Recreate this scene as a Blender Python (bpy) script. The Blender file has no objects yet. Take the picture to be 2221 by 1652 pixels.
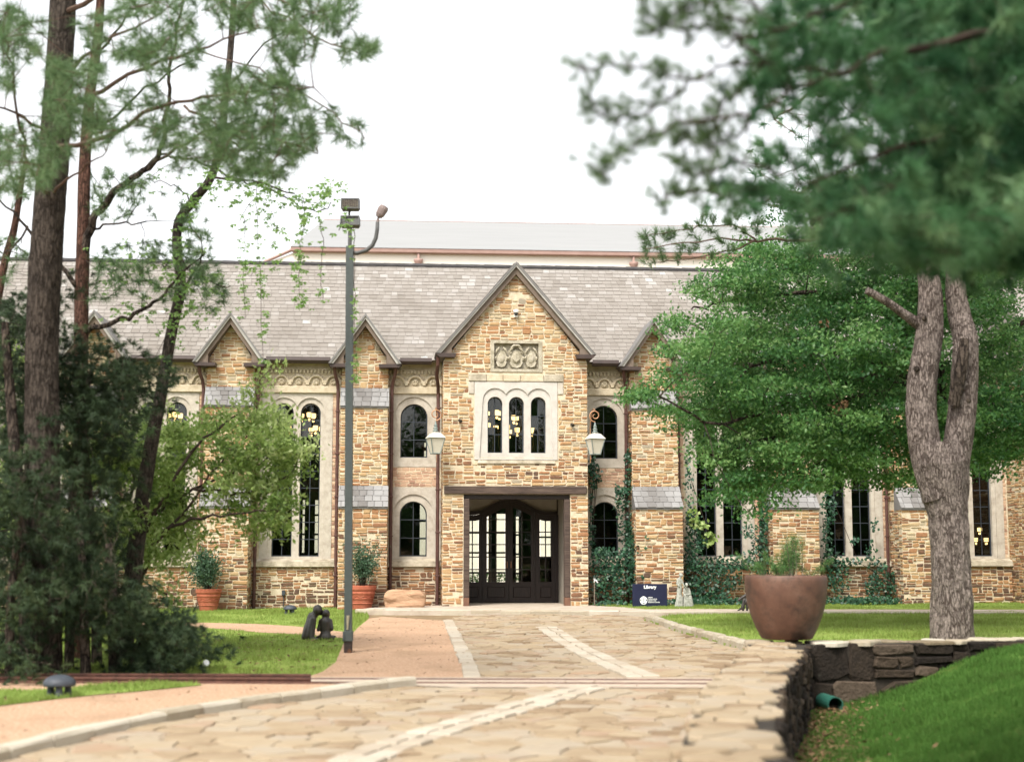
import bpy, bmesh, math, random
import numpy as np
from mathutils import Vector, Matrix, noise
from mathutils.geometry import tessellate_polygon

random.seed(7)
rng = np.random.default_rng(7)
scn = bpy.context.scene
COL = scn.collection
R = math.radians

# ------------------------------------------------------------------ camera, world, sun, exposure
FPX, CX, CY, PITCH, EYE = 3171.0, 1110.5, 826.0, R(6.63), 1.58
sP, cP = math.sin(PITCH), math.cos(PITCH)
cam_d = bpy.data.cameras.new('camera')
cam = bpy.data.objects.new('camera', cam_d)
COL.objects.link(cam)
cam.location = (0, 0, EYE)
cam.rotation_euler = (math.pi / 2 + PITCH, 0, 0)
cam_d.sensor_width = 36.0
cam_d.lens = FPX / 2221.0 * 36.0
cam_d.clip_end = 3000
cam_d.clip_start = 0.1
cam_d.dof.use_dof = True
cam_d.dof.focus_distance = 40.5
cam_d.dof.aperture_fstop = 1.1
scn.camera = cam

SUN_EL, SUN_AZ = R(52), R(205)          # soft sun high behind the camera, a little left
world = bpy.data.worlds.new('World')
scn.world = world
world.use_nodes = True
wn = world.node_tree.nodes
wl = world.node_tree.links
for n in list(wn): wn.remove(n)
wo = wn.new('ShaderNodeOutputWorld')
bg = wn.new('ShaderNodeBackground')
sky = wn.new('ShaderNodeTexSky')
sky.sky_type = 'NISHITA'
sky.sun_disc = False
sky.sun_elevation = SUN_EL
sky.sun_rotation = SUN_AZ
sky.air_density = 1.0
sky.dust_density = 3.0
sky.ozone_density = 1.0
hs = wn.new('ShaderNodeHueSaturation')   # overcast: the blue is washed out of the sky
hs.inputs['Saturation'].default_value = 0.10
hs.inputs['Value'].default_value = 1.25
wl.new(sky.outputs[0], hs.inputs['Color'])
wl.new(hs.outputs[0], bg.inputs[0])
bg.inputs[1].default_value = 0.15
wl.new(bg.outputs[0], wo.inputs[0])

sun_d = bpy.data.lights.new('sun', 'SUN')
sun_d.energy = 1.9
sun_d.angle = R(14)
sun_d.color = (1.0, 0.95, 0.86)
sun = bpy.data.objects.new('sun', sun_d)
COL.objects.link(sun)
# direction towards the sun: rotation measured from +Y towards +X
_sd = Vector((math.sin(SUN_AZ) * math.cos(SUN_EL), math.cos(SUN_AZ) * math.cos(SUN_EL), math.sin(SUN_EL)))
sun.rotation_euler = _sd.to_track_quat('Z', 'Y').to_euler()
sun.location = (0, 0, 60)

scn.view_settings.view_transform = 'Standard'
scn.view_settings.look = 'None'
scn.view_settings.gamma = 1.0
scn.view_settings.use_curve_mapping = False
scn.view_settings.exposure = 1.02
scn.render.engine = 'CYCLES'
scn.cycles.use_denoising = True
scn.cycles.max_bounces = 6
scn.cycles.diffuse_bounces = 3
scn.cycles.glossy_bounces = 3
scn.cycles.transmission_bounces = 4
scn.cycles.transparent_max_bounces = 8

# ------------------------------------------------------------------ projection helpers (photo position -> place)
def ray(u, v):
    x = (u - CX) / FPX
    z = -(v - CY) / FPX
    return Vector((x, cP - sP * z, sP + cP * z))
def gp(u, v, z=0.0):
    d = ray(u, v)
    t = (z - EYE) / d.z
    return Vector((d.x * t, d.y * t, z))
def at(u, v, Y):
    d = ray(u, v)
    t = Y / d.y
    return Vector((d.x * t, Y, EYE + d.z * t))
ZB = 0.10
TH = R(4.7)
ORG = Vector((0.08, 40.34, ZB))
BM = Matrix.Translation(ORG) @ Matrix.Rotation(TH, 4, 'Z')
BMI = BM.inverted()
def FB(u, v, y):
    d = BMI.to_3x3() @ ray(u, v)
    c = BMI @ Vector((0, 0, EYE))
    t = (y - c.y) / d.y
    return c.x + d.x * t, c.z + d.z * t
def LW(x, y, z=0.0):
    return BM @ Vector((x, y, z))

# ------------------------------------------------------------------ object helpers
def tag(o, label=None, cat=None, group=None, kind=None):
    if label: o['label'] = label
    if cat: o['category'] = cat
    if group: o['group'] = group
    if kind: o['kind'] = kind
    return o
def empty(name, loc=(0, 0, 0), rz=0.0, parent=None):
    o = bpy.data.objects.new(name, None)
    o.empty_display_size = 0.2
    COL.objects.link(o)
    o.location = loc
    o.rotation_euler = (0, 0, rz)
    if parent: o.parent = parent
    return o
def obj(name, me, mat=None, parent=None):
    o = bpy.data.objects.new(name, me)
    COL.objects.link(o)
    if mat is not None and len(me.materials) == 0: me.materials.append(mat)
    if parent: o.parent = parent
    return o
def copy_tree(o, parent=None):
    c = o.copy()
    COL.objects.link(c)
    if parent: c.parent = parent
    for ch in list(o.children): copy_tree(ch, c)
    return c

class MB:
    """collects vertices and faces; every vertex has a tint"""
    def __init__(s):
        s.v, s.f, s.t = [], [], []
    def add(s, vs, fs, tint=0.5):
        b = len(s.v)
        s.v.extend([tuple(p) for p in vs])
        s.f.extend([tuple(i + b for i in f) for f in fs])
        s.t.extend([tint] * len(vs))
    def box(s, x0, x1, y0, y1, z0, z1, tint=0.5):
        s.add([(x0, y0, z0), (x1, y0, z0), (x1, y1, z0), (x0, y1, z0), (x0, y0, z1), (x1, y0, z1), (x1, y1, z1), (x0, y1, z1)],
              [(0, 3, 2, 1), (4, 5, 6, 7), (0, 1, 5, 4), (1, 2, 6, 5), (2, 3, 7, 6), (3, 0, 4, 7)], tint)
    def bbox(s, x0, x1, y0, y1, z0, z1, b=0.01, tint=0.5):
        """box with chamfered edges (8 corners -> 24 verts)"""
        vs, idx = [], {}
        X, Y, Z = (x0, x1), (y0, y1), (z0, z1)
        for i in (0, 1):
            for j in (0, 1):
                for k in (0, 1):
                    sx, sy, sz = (1 - 2 * i), (1 - 2 * j), (1 - 2 * k)
                    for a in range(3):
                        p = [X[i] + sx * b, Y[j] + sy * b, Z[k] + sz * b]
                        p[a] = (X[i], Y[j], Z[k])[a]
                        idx[(i, j, k, a)] = len(vs)
                        vs.append(p)
        fs = []
        for i in (0, 1):
            fs.append([idx[(i, j, k, 0)] for j, k in ((0, 0), (1, 0), (1, 1), (0, 1))][::(1 if i else -1)])
            fs.append([idx[(j, i, k, 1)] for j, k in ((0, 0), (1, 0), (1, 1), (0, 1))][::(-1 if i else 1)])
            fs.append([idx[(j, k, i, 2)] for j, k in ((0, 0), (1, 0), (1, 1), (0, 1))][::(1 if i else -1)])
        for i in (0, 1):
            for j in (0, 1):
                fs.append([idx[(i, j, 0, 0)], idx[(i, j, 0, 1)], idx[(i, j, 1, 1)], idx[(i, j, 1, 0)]])
                fs.append([idx[(i, 0, j, 0)], idx[(i, 0, j, 2)], idx[(i, 1, j, 2)], idx[(i, 1, j, 0)]])
                fs.append([idx[(0, i, j, 1)], idx[(0, i, j, 2)], idx[(1, i, j, 2)], idx[(1, i, j, 1)]])
                for k in (0, 1):
                    fs.append([idx[(i, j, k, a)] for a in range(3)])
        s.add(vs, fs, tint)
    def tube(s, pts, rad, sides=8, cap=True, tint=0.5):
        pts = [Vector(p) for p in pts]
        n = len(pts)
        if not hasattr(rad, '__len__'): rad = [rad] * n
        vs, fs = [], []
        prev = None
        for i, p in enumerate(pts):
            t = (pts[min(i + 1, n - 1)] - pts[max(i - 1, 0)])
            if t.length < 1e-9: t = Vector((0, 0, 1))
            t.normalize()
            if prev is None:
                a = Vector((1, 0, 0)) if abs(t.x) < 0.8 else Vector((0, 1, 0))
                prev = (a - t * a.dot(t)).normalized()
            else:
                q = prev - t * prev.dot(t)
                prev = q.normalized() if q.length > 1e-6 else t.orthogonal().normalized()
            b = t.cross(prev)
            for k in range(sides):
                an = 2 * math.pi * k / sides
                vs.append(p + (prev * math.cos(an) + b * math.sin(an)) * rad[i])
        for i in range(n - 1):
            for k in range(sides):
                k2 = (k + 1) % sides
                fs.append((i * sides + k, i * sides + k2, (i + 1) * sides + k2, (i + 1) * sides + k))
        if cap:
            fs.append(tuple(range(sides))[::-1])
            fs.append(tuple((n - 1) * sides + k for k in range(sides)))
        s.add(vs, fs, tint)
    def lathe(s, prof, sides=32, c=(0, 0, 0), tint=0.5, sq=0.0):
        vs, fs = [], []
        for r, z in prof:
            for k in range(sides):
                an = 2 * math.pi * k / sides
                vs.append((c[0] + r * math.cos(an), c[1] + r * math.sin(an), c[2] + z))
        n = len(prof)
        for i in range(n - 1):
            for k in range(sides):
                k2 = (k + 1) % sides
                fs.append((i * sides + k, i * sides + k2, (i + 1) * sides + k2, (i + 1) * sides + k))
        fs.append(tuple(range(sides))[::-1])
        fs.append(tuple((n - 1) * sides + k for k in range(sides)))
        s.add(vs, fs, tint)
    def ball(s, c, r, seg=12, rings=8, tint=0.5):
        rx, ry, rz = (r if hasattr(r, '__len__') else (r, r, r))
        vs, fs = [(c[0], c[1], c[2] - rz)], []
        for i in range(1, rings):
            a = -math.pi / 2 + math.pi * i / rings
            for k in range(seg):
                b = 2 * math.pi * k / seg
                vs.append((c[0] + rx * math.cos(a) * math.cos(b), c[1] + ry * math.cos(a) * math.sin(b), c[2] + rz * math.sin(a)))
        vs.append((c[0], c[1], c[2] + rz))
        for k in range(seg):
            k2 = (k + 1) % seg
            fs.append((0, 1 + k2, 1 + k))
            for i in range(rings - 2):
                o = 1 + i * seg
                fs.append((o + k, o + k2, o + seg + k2, o + seg + k))
            o = 1 + (rings - 2) * seg
            fs.append((o + k, o + k2, len(vs) - 1))
        s.add(vs, fs, tint)
    def plate(s, outer, holes=(), d0=0.0, d1=0.1, fn=None, tint=0.5):
        """flat shape in (a,b) with holes, from depth d0 (front) to d1 (back); fn maps (a,b,d) to a point"""
        if fn is None: fn = lambda a, b, d: (a, d, b)
        loops = [list(outer)] + [list(h) for h in holes]
        tri = tessellate_polygon([[Vector((p[0], p[1], 0)) for p in l] for l in loops])
        flat = [p for l in loops for p in l]
        n = len(flat)
        vs = [fn(p[0], p[1], d0) for p in flat] + [fn(p[0], p[1], d1) for p in flat]
        fs = []
        for t in tri:
            a, b, c = [flat[i] for i in t]
            ar = (b[0] - a[0]) * (c[1] - a[1]) - (b[1] - a[1]) * (c[0] - a[0])
            if abs(ar) < 1e-10: continue
            t = tuple(t) if ar > 0 else (t[0], t[2], t[1])
            fs.append(t)
            fs.append((t[0] + n, t[2] + n, t[1] + n))
        o = 0
        for l in loops:
            m = len(l)
            for i in range(m):
                j = (i + 1) % m
                fs.append((o + i, o + i + n, o + j + n, o + j))
            o += m
        s.add(vs, fs, tint)
    def build(s, name, mat=None, parent=None, smooth=False, fix=True):
        me = bpy.data.meshes.new(name)
        me.from_pydata(s.v, [], s.f)
        at_ = me.attributes.new('tint', 'FLOAT', 'POINT')
        at_.data.foreach_set('value', np.array(s.t, dtype=np.float32))
        if smooth:
            me.polygons.foreach_set('use_smooth', [True] * len(me.polygons))
        me.update()
        if fix:
            b = bmesh.new(); b.from_mesh(me)
            bmesh.ops.recalc_face_normals(b, faces=b.faces)
            b.to_mesh(me); b.free()
        return obj(name, me, mat, parent)

def np_mesh(name, V, nper, T, mat, parent=None):
    """V (N, nper, 3): N separate polygons"""
    N = V.shape[0]
    me = bpy.data.meshes.new(name)
    me.vertices.add(N * nper)
    me.vertices.foreach_set('co', V.reshape(-1).astype(np.float32))
    me.loops.add(N * nper)
    me.loops.foreach_set('vertex_index', np.arange(N * nper, dtype=np.int32))
    me.polygons.add(N)
    me.polygons.foreach_set('loop_start', np.arange(0, N * nper, nper, dtype=np.int32))
    me.polygons.foreach_set('loop_total', np.full(N, nper, dtype=np.int32))
    a = me.attributes.new('tint', 'FLOAT', 'POINT')
    a.data.foreach_set('value', np.repeat(T, nper).astype(np.float32))
    me.update(calc_edges=True)
    me.validate()
    return obj(name, me, mat, parent)
def unit(a):
    return a / (np.linalg.norm(a, axis=-1, keepdims=True) + 1e-9)
def rdir(n):
    return unit(rng.normal(size=(n, 3)))

# ------------------------------------------------------------------ materials
def nodes(name):
    m = bpy.data.materials.new(name)
    m.use_nodes = True
    nt = m.node_tree
    return m, nt, nt.nodes['Principled BSDF'], nt.nodes['Material Output']
def ramp(nt, cols, pos=None, interp='LINEAR'):
    r = nt.nodes.new('ShaderNodeValToRGB')
    r.color_ramp.interpolation = interp
    n = len(cols)
    e = r.color_ramp.elements
    while len(e) < n: e.new(0.5)
    for i, c in enumerate(cols):
        e[i].position = pos[i] if pos else i / (n - 1)
        e[i].color = (*c, 1)
    return r
def M(name, cols, rough=0.8, scale=6.0, bump=0.3, bscale=None, spec=0.3, tint=False, mixn=0.35, stain=None, metal=0.0, stretch=None, bdist=0.02, pos=None, detail=6.0):
    """procedural surface: colour from noise (or per-piece tint broken by noise), relief from a second noise, optional stains"""
    m, nt, P, out = nodes(name)
    L = nt.links.new
    tc = nt.nodes.new('ShaderNodeTexCoord')
    mp = nt.nodes.new('ShaderNodeMapping')
    if stretch: mp.inputs['Scale'].default_value = stretch
    L(tc.outputs['Object'], mp.inputs[0])
    n1 = nt.nodes.new('ShaderNodeTexNoise')
    n1.inputs['Scale'].default_value = scale
    n1.inputs['Detail'].default_value = detail
    n1.inputs['Roughness'].default_value = 0.65
    L(mp.outputs[0], n1.inputs['Vector'])
    rp = ramp(nt, cols, pos)
    if tint:
        a = nt.nodes.new('ShaderNodeAttribute'); a.attribute_name = 'tint'
        mm = nt.nodes.new('ShaderNodeMath'); mm.operation = 'MULTIPLY_ADD'
        L(n1.outputs[0], mm.inputs[0]); mm.inputs[1].default_value = mixn
        s2 = nt.nodes.new('ShaderNodeMath'); s2.operation = 'SUBTRACT'
        L(a.outputs['Fac'], s2.inputs[0]); s2.inputs[1].default_value = mixn * 0.5
        L(s2.outputs[0], mm.inputs[2])
        L(mm.outputs[0], rp.inputs[0])
    else:
        mr = nt.nodes.new('ShaderNodeMapRange')
        mr.inputs[1].default_value = 0.3; mr.inputs[2].default_value = 0.7
        L(n1.outputs[0], mr.inputs[0])
        L(mr.outputs[0], rp.inputs[0])
    colout = rp.outputs[0]
    if stain:
        sc, amt, scol, thr = stain
        n3 = nt.nodes.new('ShaderNodeTexNoise')
        n3.inputs['Scale'].default_value = sc; n3.inputs['Detail'].default_value = 5; n3.inputs['Roughness'].default_value = 0.7
        L(tc.outputs['Object'], n3.inputs['Vector'])
        m3 = nt.nodes.new('ShaderNodeMapRange')
        m3.inputs[1].default_value = thr; m3.inputs[2].default_value = thr + 0.14
        m3.inputs[4].default_value = amt
        L(n3.outputs[0], m3.inputs[0])
        mx = nt.nodes.new('ShaderNodeMix'); mx.data_type = 'RGBA'
        L(m3.outputs[0], mx.inputs[0]); L(colout, mx.inputs[6]); mx.inputs[7].default_value = (*scol, 1)
        colout = mx.outputs[2]
    L(colout, P.inputs['Base Color'])
    P.inputs['Roughness'].default_value = rough
    P.inputs['Specular IOR Level'].default_value = spec
    P.inputs['Metallic'].default_value = metal
    if bump:
        n2 = nt.nodes.new('ShaderNodeTexNoise')
        n2.inputs['Scale'].default_value = bscale or scale * 4
        n2.inputs['Detail'].default_value = 5
        L(mp.outputs[0], n2.inputs['Vector'])
        b = nt.nodes.new('ShaderNodeBump')
        b.inputs['Strength'].default_value = bump; b.inputs['Distance'].default_value = bdist
        L(n2.outputs[0], b.inputs['Height'])
        L(b.outputs[0], P.inputs['Normal'])
    return m
def leafmat(name, cols, rough=0.5, trans=0.35, spec=0.25, pos=None):
    m, nt, P, out = nodes(name)
    L = nt.links.new
    a = nt.nodes.new('ShaderNodeAttribute'); a.attribute_name = 'tint'
    rp = ramp(nt, cols, pos)
    L(a.outputs['Fac'], rp.inputs[0])
    L(rp.outputs[0], P.inputs['Base Color'])
    P.inputs['Roughness'].default_value = rough
    P.inputs['Specular IOR Level'].default_value = spec
    t = nt.nodes.new('ShaderNodeBsdfTranslucent')
    L(rp.outputs[0], t.inputs[0])
    mx = nt.nodes.new('ShaderNodeMixShader'); mx.inputs[0].default_value = trans
    L(P.outputs[0], mx.inputs[1]); L(t.outputs[0], mx.inputs[2])
    L(mx.outputs[0], out.inputs[0])
    return m
def emit(name, col, strength):
    m, nt, P, out = nodes(name)
    P.inputs['Base Color'].default_value = (*col, 1)
    P.inputs['Emission Color'].default_value = (*col, 1)
    P.inputs['Emission Strength'].default_value = strength
    return m
def barkmat(name, ridge, furrow, sx=9.0, sz=2.2, bump=1.0):
    m, nt, P, out = nodes(name)
    L = nt.links.new
    tc = nt.nodes.new('ShaderNodeTexCoord')
    mp = nt.nodes.new('ShaderNodeMapping'); mp.inputs['Scale'].default_value = (sx, sx, sz)
    L(tc.outputs['Object'], mp.inputs[0])
    nz = nt.nodes.new('ShaderNodeTexNoise'); nz.inputs['Scale'].default_value = 1.3; nz.inputs['Detail'].default_value = 4
    L(mp.outputs[0], nz.inputs['Vector'])
    sb = nt.nodes.new('ShaderNodeVectorMath'); sb.operation = 'SUBTRACT'; sb.inputs[1].default_value = (.5, .5, .5)
    L(nz.outputs['Color'], sb.inputs[0])
    ad = nt.nodes.new('ShaderNodeVectorMath'); ad.operation = 'MULTIPLY_ADD'; ad.inputs[1].default_value = (1.5, 1.5, 1.5)
    L(sb.outputs[0], ad.inputs[0]); L(mp.outputs[0], ad.inputs[2])
    vo = nt.nodes.new('ShaderNodeTexVoronoi'); vo.feature = 'DISTANCE_TO_EDGE'
    vo.inputs['Scale'].default_value = 1.5
    L(ad.outputs[0], vo.inputs['Vector'])
    n5 = nt.nodes.new('ShaderNodeTexNoise'); n5.inputs['Scale'].default_value = 6; n5.inputs['Detail'].default_value = 5
    L(tc.outputs['Object'], n5.inputs['Vector'])
    m5 = nt.nodes.new('ShaderNodeMath'); m5.operation = 'MULTIPLY_ADD'; m5.inputs[1].default_value = 0.45
    L(n5.outputs[0], m5.inputs[0])
    m6 = nt.nodes.new('ShaderNodeMath'); m6.operation = 'SUBTRACT'; m6.inputs[1].default_value = 0.2
    L(vo.outputs['Distance'], m6.inputs[0]); L(m6.outputs[0], m5.inputs[2])
    mr = nt.nodes.new('ShaderNodeMapRange'); mr.inputs[2].default_value = 0.2
    L(m5.outputs[0], mr.inputs[0])
    n2 = nt.nodes.new('ShaderNodeTexNoise'); n2.inputs['Scale'].default_value = 30; n2.inputs['Detail'].default_value = 6
    L(tc.outputs['Object'], n2.inputs['Vector'])
    r2 = ramp(nt, [tuple(c * 0.65 for c in ridge), ridge, tuple(min(1, c * 1.35) for c in ridge)], [0.3, 0.5, 0.72])
    L(n2.outputs[0], r2.inputs[0])
    mx = nt.nodes.new('ShaderNodeMix'); mx.data_type = 'RGBA'
    L(mr.outputs[0], mx.inputs[0]); mx.inputs[6].default_value = (*furrow, 1); L(r2.outputs[0], mx.inputs[7])
    L(mx.outputs[2], P.inputs['Base Color'])
    P.inputs['Roughness'].default_value = 0.95
    P.inputs['Specular IOR Level'].default_value = 0.1
    sm = nt.nodes.new('ShaderNodeMath'); sm.operation = 'MULTIPLY_ADD'
    L(n2.outputs[0], sm.inputs[0]); sm.inputs[1].default_value = 0.35; L(mr.outputs[0], sm.inputs[2])
    b = nt.nodes.new('ShaderNodeBump'); b.inputs['Strength'].default_value = bump; b.inputs['Distance'].default_value = 0.03
    L(sm.outputs[0], b.inputs['Height']); L(b.outputs[0], P.inputs['Normal'])
    return m

STONE = M('rubble_stone', [(0.10, 0.064, 0.046), (0.225, 0.112, 0.062), (0.325, 0.170, 0.084), (0.375, 0.228, 0.112), (0.415, 0.285, 0.152), (0.44, 0.35, 0.22), (0.28, 0.24, 0.18)],
          rough=0.9, scale=14, bump=0.5, bscale=45, tint=True, mixn=0.38, stain=(2.2, 0.35, (0.16, 0.12, 0.08), 0.60), spec=0.15)
DSTONE = M('weathered_shaded_stone', [(0.010, 0.008, 0.007), (0.020, 0.016, 0.013), (0.033, 0.025, 0.019), (0.055, 0.04, 0.028), (0.10, 0.075, 0.055)],
           rough=0.95, scale=7, bump=0.8, bscale=22, tint=True, mixn=0.7, stain=(5, 0.5, (0.16, 0.15, 0.12), 0.66), spec=0.1, bdist=0.04)  # dark tones hold both lichen and the shade on the wall face
MORTAR = M('lime_mortar', [(0.42, 0.34, 0.23), (0.55, 0.46, 0.33), (0.62, 0.54, 0.41)], scale=9, bump=0.5, bscale=60, rough=0.95, spec=0.1,
           stain=(1.1, 0.45, (0.22, 0.17, 0.11), 0.60))
BRICK = M('pink_brick', [(0.24, 0.14, 0.10), (0.42, 0.26, 0.18), (0.50, 0.34, 0.23), (0.58, 0.44, 0.31)], tint=True, mixn=0.4, scale=12, bump=0.3, rough=0.95, spec=0.1)
LIME = M('limestone_trim', [(0.34, 0.295, 0.24), (0.44, 0.39, 0.325), (0.50, 0.455, 0.385)], scale=5, bump=0.35, bscale=40, rough=0.9, spec=0.15,
         stain=(1.6, 0.4, (0.24, 0.21, 0.16), 0.62))
LIME2 = M('pale_limestone', [(0.41, 0.375, 0.33), (0.47, 0.435, 0.39), (0.51, 0.475, 0.43)], scale=4, bump=0.2, bscale=40, rough=0.85, spec=0.15,
          stain=(2.5, 0.18, (0.4, 0.37, 0.3), 0.62))
SANDST = M('carved_sandstone', [(0.40, 0.325, 0.22), (0.50, 0.42, 0.30), (0.55, 0.48, 0.36)], scale=6, bump=0.5, bscale=50, rough=0.95, spec=0.1,
           stain=(2.4, 0.4, (0.25, 0.18, 0.11), 0.60))
DIRTYSILL = M('weathered_sill_stone', [(0.20, 0.17, 0.12), (0.38, 0.33, 0.25), (0.52, 0.46, 0.36)], scale=3.5, bump=0.5, bscale=30, rough=0.95, spec=0.1)
RELIEF = M('carved_grey_stone', [(0.22, 0.19, 0.13), (0.36, 0.32, 0.24), (0.48, 0.43, 0.35)], scale=7, bump=0.4, bscale=60, rough=0.95, spec=0.1)
SLATE = M('roof_slate', [(0.115, 0.098, 0.082), (0.182, 0.160, 0.138), (0.232, 0.209, 0.185), (0.30, 0.281, 0.26), (0.46, 0.45, 0.435)], pos=[0, 0.3, 0.6, 0.85, 1.0],
          tint=True, mixn=0.35, scale=3.0, bump=0.3, bscale=30, rough=0.85, spec=0.25)
CAPSLATE = M('cap_slate', [(0.075, 0.066, 0.058), (0.14, 0.13, 0.122), (0.205, 0.197, 0.19), (0.265, 0.258, 0.252)], tint=True, mixn=0.6, scale=2.2, bump=0.3, rough=0.75, spec=0.3)
WOODTRIM = M('taupe_painted_wood', [(0.115, 0.085, 0.062), (0.15, 0.112, 0.085), (0.175, 0.135, 0.105)], scale=8, stretch=(1, 1, 1), bump=0.15, rough=0.75)
TRIM2 = M('pale_verge_trim', [(0.30, 0.28, 0.25), (0.42, 0.40, 0.37)], scale=5, bump=0.1, rough=0.7)
GUTTER = M('brown_gutter_metal', [(0.035, 0.022, 0.018), (0.055, 0.034, 0.028)], scale=5, bump=0.05, rough=0.5, spec=0.4)
PIPE = M('oxblood_pipe_paint', [(0.05, 0.022, 0.018), (0.085, 0.036, 0.028), (0.10, 0.05, 0.04)], scale=6, bump=0.1, rough=0.55, spec=0.4)
BEAM = M('old_timber_beam', [(0.035, 0.024, 0.02), (0.07, 0.048, 0.038), (0.12, 0.085, 0.065)], scale=4, stretch=(0.5, 6, 6), bump=0.5, rough=0.85)
DOORW = M('dark_door_wood', [(0.010, 0.006, 0.006), (0.018, 0.011, 0.009), (0.028, 0.016, 0.013)], scale=6, stretch=(6, 6, 0.7), bump=0.15, rough=0.45, spec=0.35)
PLASTER = M('porch_plaster', [(0.26, 0.23, 0.19), (0.33, 0.30, 0.25)], scale=3, bump=0.2, rough=0.9)
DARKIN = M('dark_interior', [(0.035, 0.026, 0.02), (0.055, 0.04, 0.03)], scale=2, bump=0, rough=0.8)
BROWNIN = M('brown_panelling', [(0.07, 0.03, 0.02), (0.11, 0.05, 0.03)], scale=3, bump=0, rough=0.6)
FRAME = M('dark_window_lead', [(0.02, 0.025, 0.032), (0.035, 0.042, 0.052)], scale=5, bump=0, rough=0.5, spec=0.4)
IRON = M('dark_bronze', [(0.012, 0.010, 0.009), (0.028, 0.022, 0.018), (0.05, 0.04, 0.032)], scale=9, bump=0.3, bscale=30, rough=0.42, spec=0.6)
POLEM = M('grey_green_pole_paint', [(0.055, 0.065, 0.062), (0.07, 0.082, 0.078)], scale=14, bump=0.15, bscale=120, rough=0.6, spec=0.35)
RUSTB = M('rusty_pole_base', [(0.02, 0.017, 0.016), (0.045, 0.03, 0.024), (0.20, 0.075, 0.025)], pos=[0.0, 0.6, 1.0], scale=9, bump=0.4, rough=0.8)
FIXT = M('floodlight_housing', [(0.06, 0.06, 0.058), (0.085, 0.085, 0.08)], scale=10, bump=0.05, rough=0.5)
LENS = M('floodlight_lens', [(0.38, 0.34, 0.20), (0.50, 0.46, 0.30)], scale=5, bump=0.05, rough=0.25, spec=0.5)
DOME = M('blue_grey_lamp_metal', [(0.035, 0.04, 0.05), (0.05, 0.058, 0.07)], scale=14, bump=0.15, bscale=60, rough=0.55, spec=0.4)
TERRA = M('terracotta', [(0.26, 0.072, 0.04), (0.36, 0.105, 0.058), (0.42, 0.15, 0.09)], scale=5, bump=0.2, rough=0.85, stain=(4, 0.3, (0.42, 0.25, 0.18), 0.62))
BIGPOT = M('brown_glazed_pot', [(0.065, 0.032, 0.021), (0.115, 0.056, 0.036), (0.155, 0.085, 0.058)], scale=2.2, bump=0.1, bscale=40, rough=0.55, spec=0.35,
           stain=(1.9, 0.85, (0.045, 0.028, 0.021), 0.50))
SOIL = M('potting_soil', [(0.03, 0.02, 0.014), (0.07, 0.045, 0.03)], scale=30, bump=0.8, rough=1.0)
STATUE = M('weathered_statue_stone', [(0.13, 0.13, 0.105), (0.28, 0.28, 0.24), (0.40, 0.40, 0.355)], scale=9, bump=0.3, bscale=40, rough=0.9, spec=0.15)
NAVY = M('navy_sign_paint', [(0.010, 0.012, 0.035), (0.014, 0.017, 0.045)], scale=4, bump=0, rough=0.5)
WHITE = M('white_lettering', [(0.75, 0.75, 0.74), (0.8, 0.8, 0.8)], scale=4, bump=0, rough=0.6)
COPPER = M('copper_scroll', [(0.30, 0.15, 0.08), (0.42, 0.22, 0.12)], scale=7, bump=0.1, rough=0.45, metal=0.3)
VERDI = M('verdigris_metal', [(0.12, 0.15, 0.14), (0.22, 0.25, 0.23)], scale=9, bump=0.1, rough=0.6)
LANTGL = M('frosted_lantern_glass', [(0.50, 0.46, 0.38), (0.58, 0.54, 0.45)], scale=4, bump=0, rough=0.35, spec=0.4)
GREENPL = M('teal_green_drain', [(0.02, 0.10, 0.075), (0.035, 0.14, 0.10)], scale=5, bump=0, rough=0.5)
CREAM = M('cream_render', [(0.80, 0.76, 0.66), (0.84, 0.80, 0.71)], scale=2, bump=0.05, rough=0.9)
FARROOF = M('far_grey_roof', [(0.235, 0.236, 0.234), (0.258, 0.258, 0.255)], scale=0.8, stretch=(0.4, 3, 3), bump=0.0, rough=0.85)
FARTRIM = M('far_copper_fascia', [(0.26, 0.165, 0.135), (0.33, 0.22, 0.185)], scale=2, bump=0, rough=0.7)
CONC = M('concrete_strip', [(0.36, 0.285, 0.22), (0.44, 0.365, 0.29)], scale=6, bump=0.3, bscale=80, rough=0.95, spec=0.1, stain=(1.2, 0.4, (0.32, 0.22, 0.16), 0.58))
RAILM = M('rusty_rail_steel', [(0.045, 0.022, 0.018), (0.10, 0.045, 0.032), (0.15, 0.07, 0.05)], scale=7, bump=0.3, rough=0.75)
TERRACE = M('pale_terrace_paving', [(0.31, 0.255, 0.195), (0.40, 0.335, 0.265), (0.46, 0.40, 0.335)], scale=2.2, bump=0.3, bscale=25, rough=0.95, spec=0.1)
KERB = M('kerb_stone', [(0.16, 0.125, 0.08), (0.30, 0.25, 0.175), (0.40, 0.35, 0.27), (0.46, 0.415, 0.34)], tint=True, mixn=0.6, scale=7, bump=0.5, bscale=30, rough=0.95, spec=0.1,
         stain=(3.0, 0.5, (0.14, 0.09, 0.05), 0.6))
FLAG = M('flagstone', [(0.19, 0.13, 0.08), (0.275, 0.205, 0.13), (0.31, 0.24, 0.155), (0.325, 0.26, 0.18), (0.31, 0.26, 0.195), (0.295, 0.205, 0.135)], tint=True, mixn=1.0, scale=3.2, stretch=(1, 2.4, 1), bump=0.4,
         bscale=22, rough=0.9, spec=0.15, stain=(1.3, 0.4, (0.22, 0.16, 0.11), 0.60))
JOINT = M('driveway_joint', [(0.27, 0.21, 0.145), (0.35, 0.285, 0.205)], scale=5, bump=0.4, bscale=60, rough=1.0, spec=0.05, stain=(0.9, 0.4, (0.26, 0.2, 0.14), 0.58))
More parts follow.
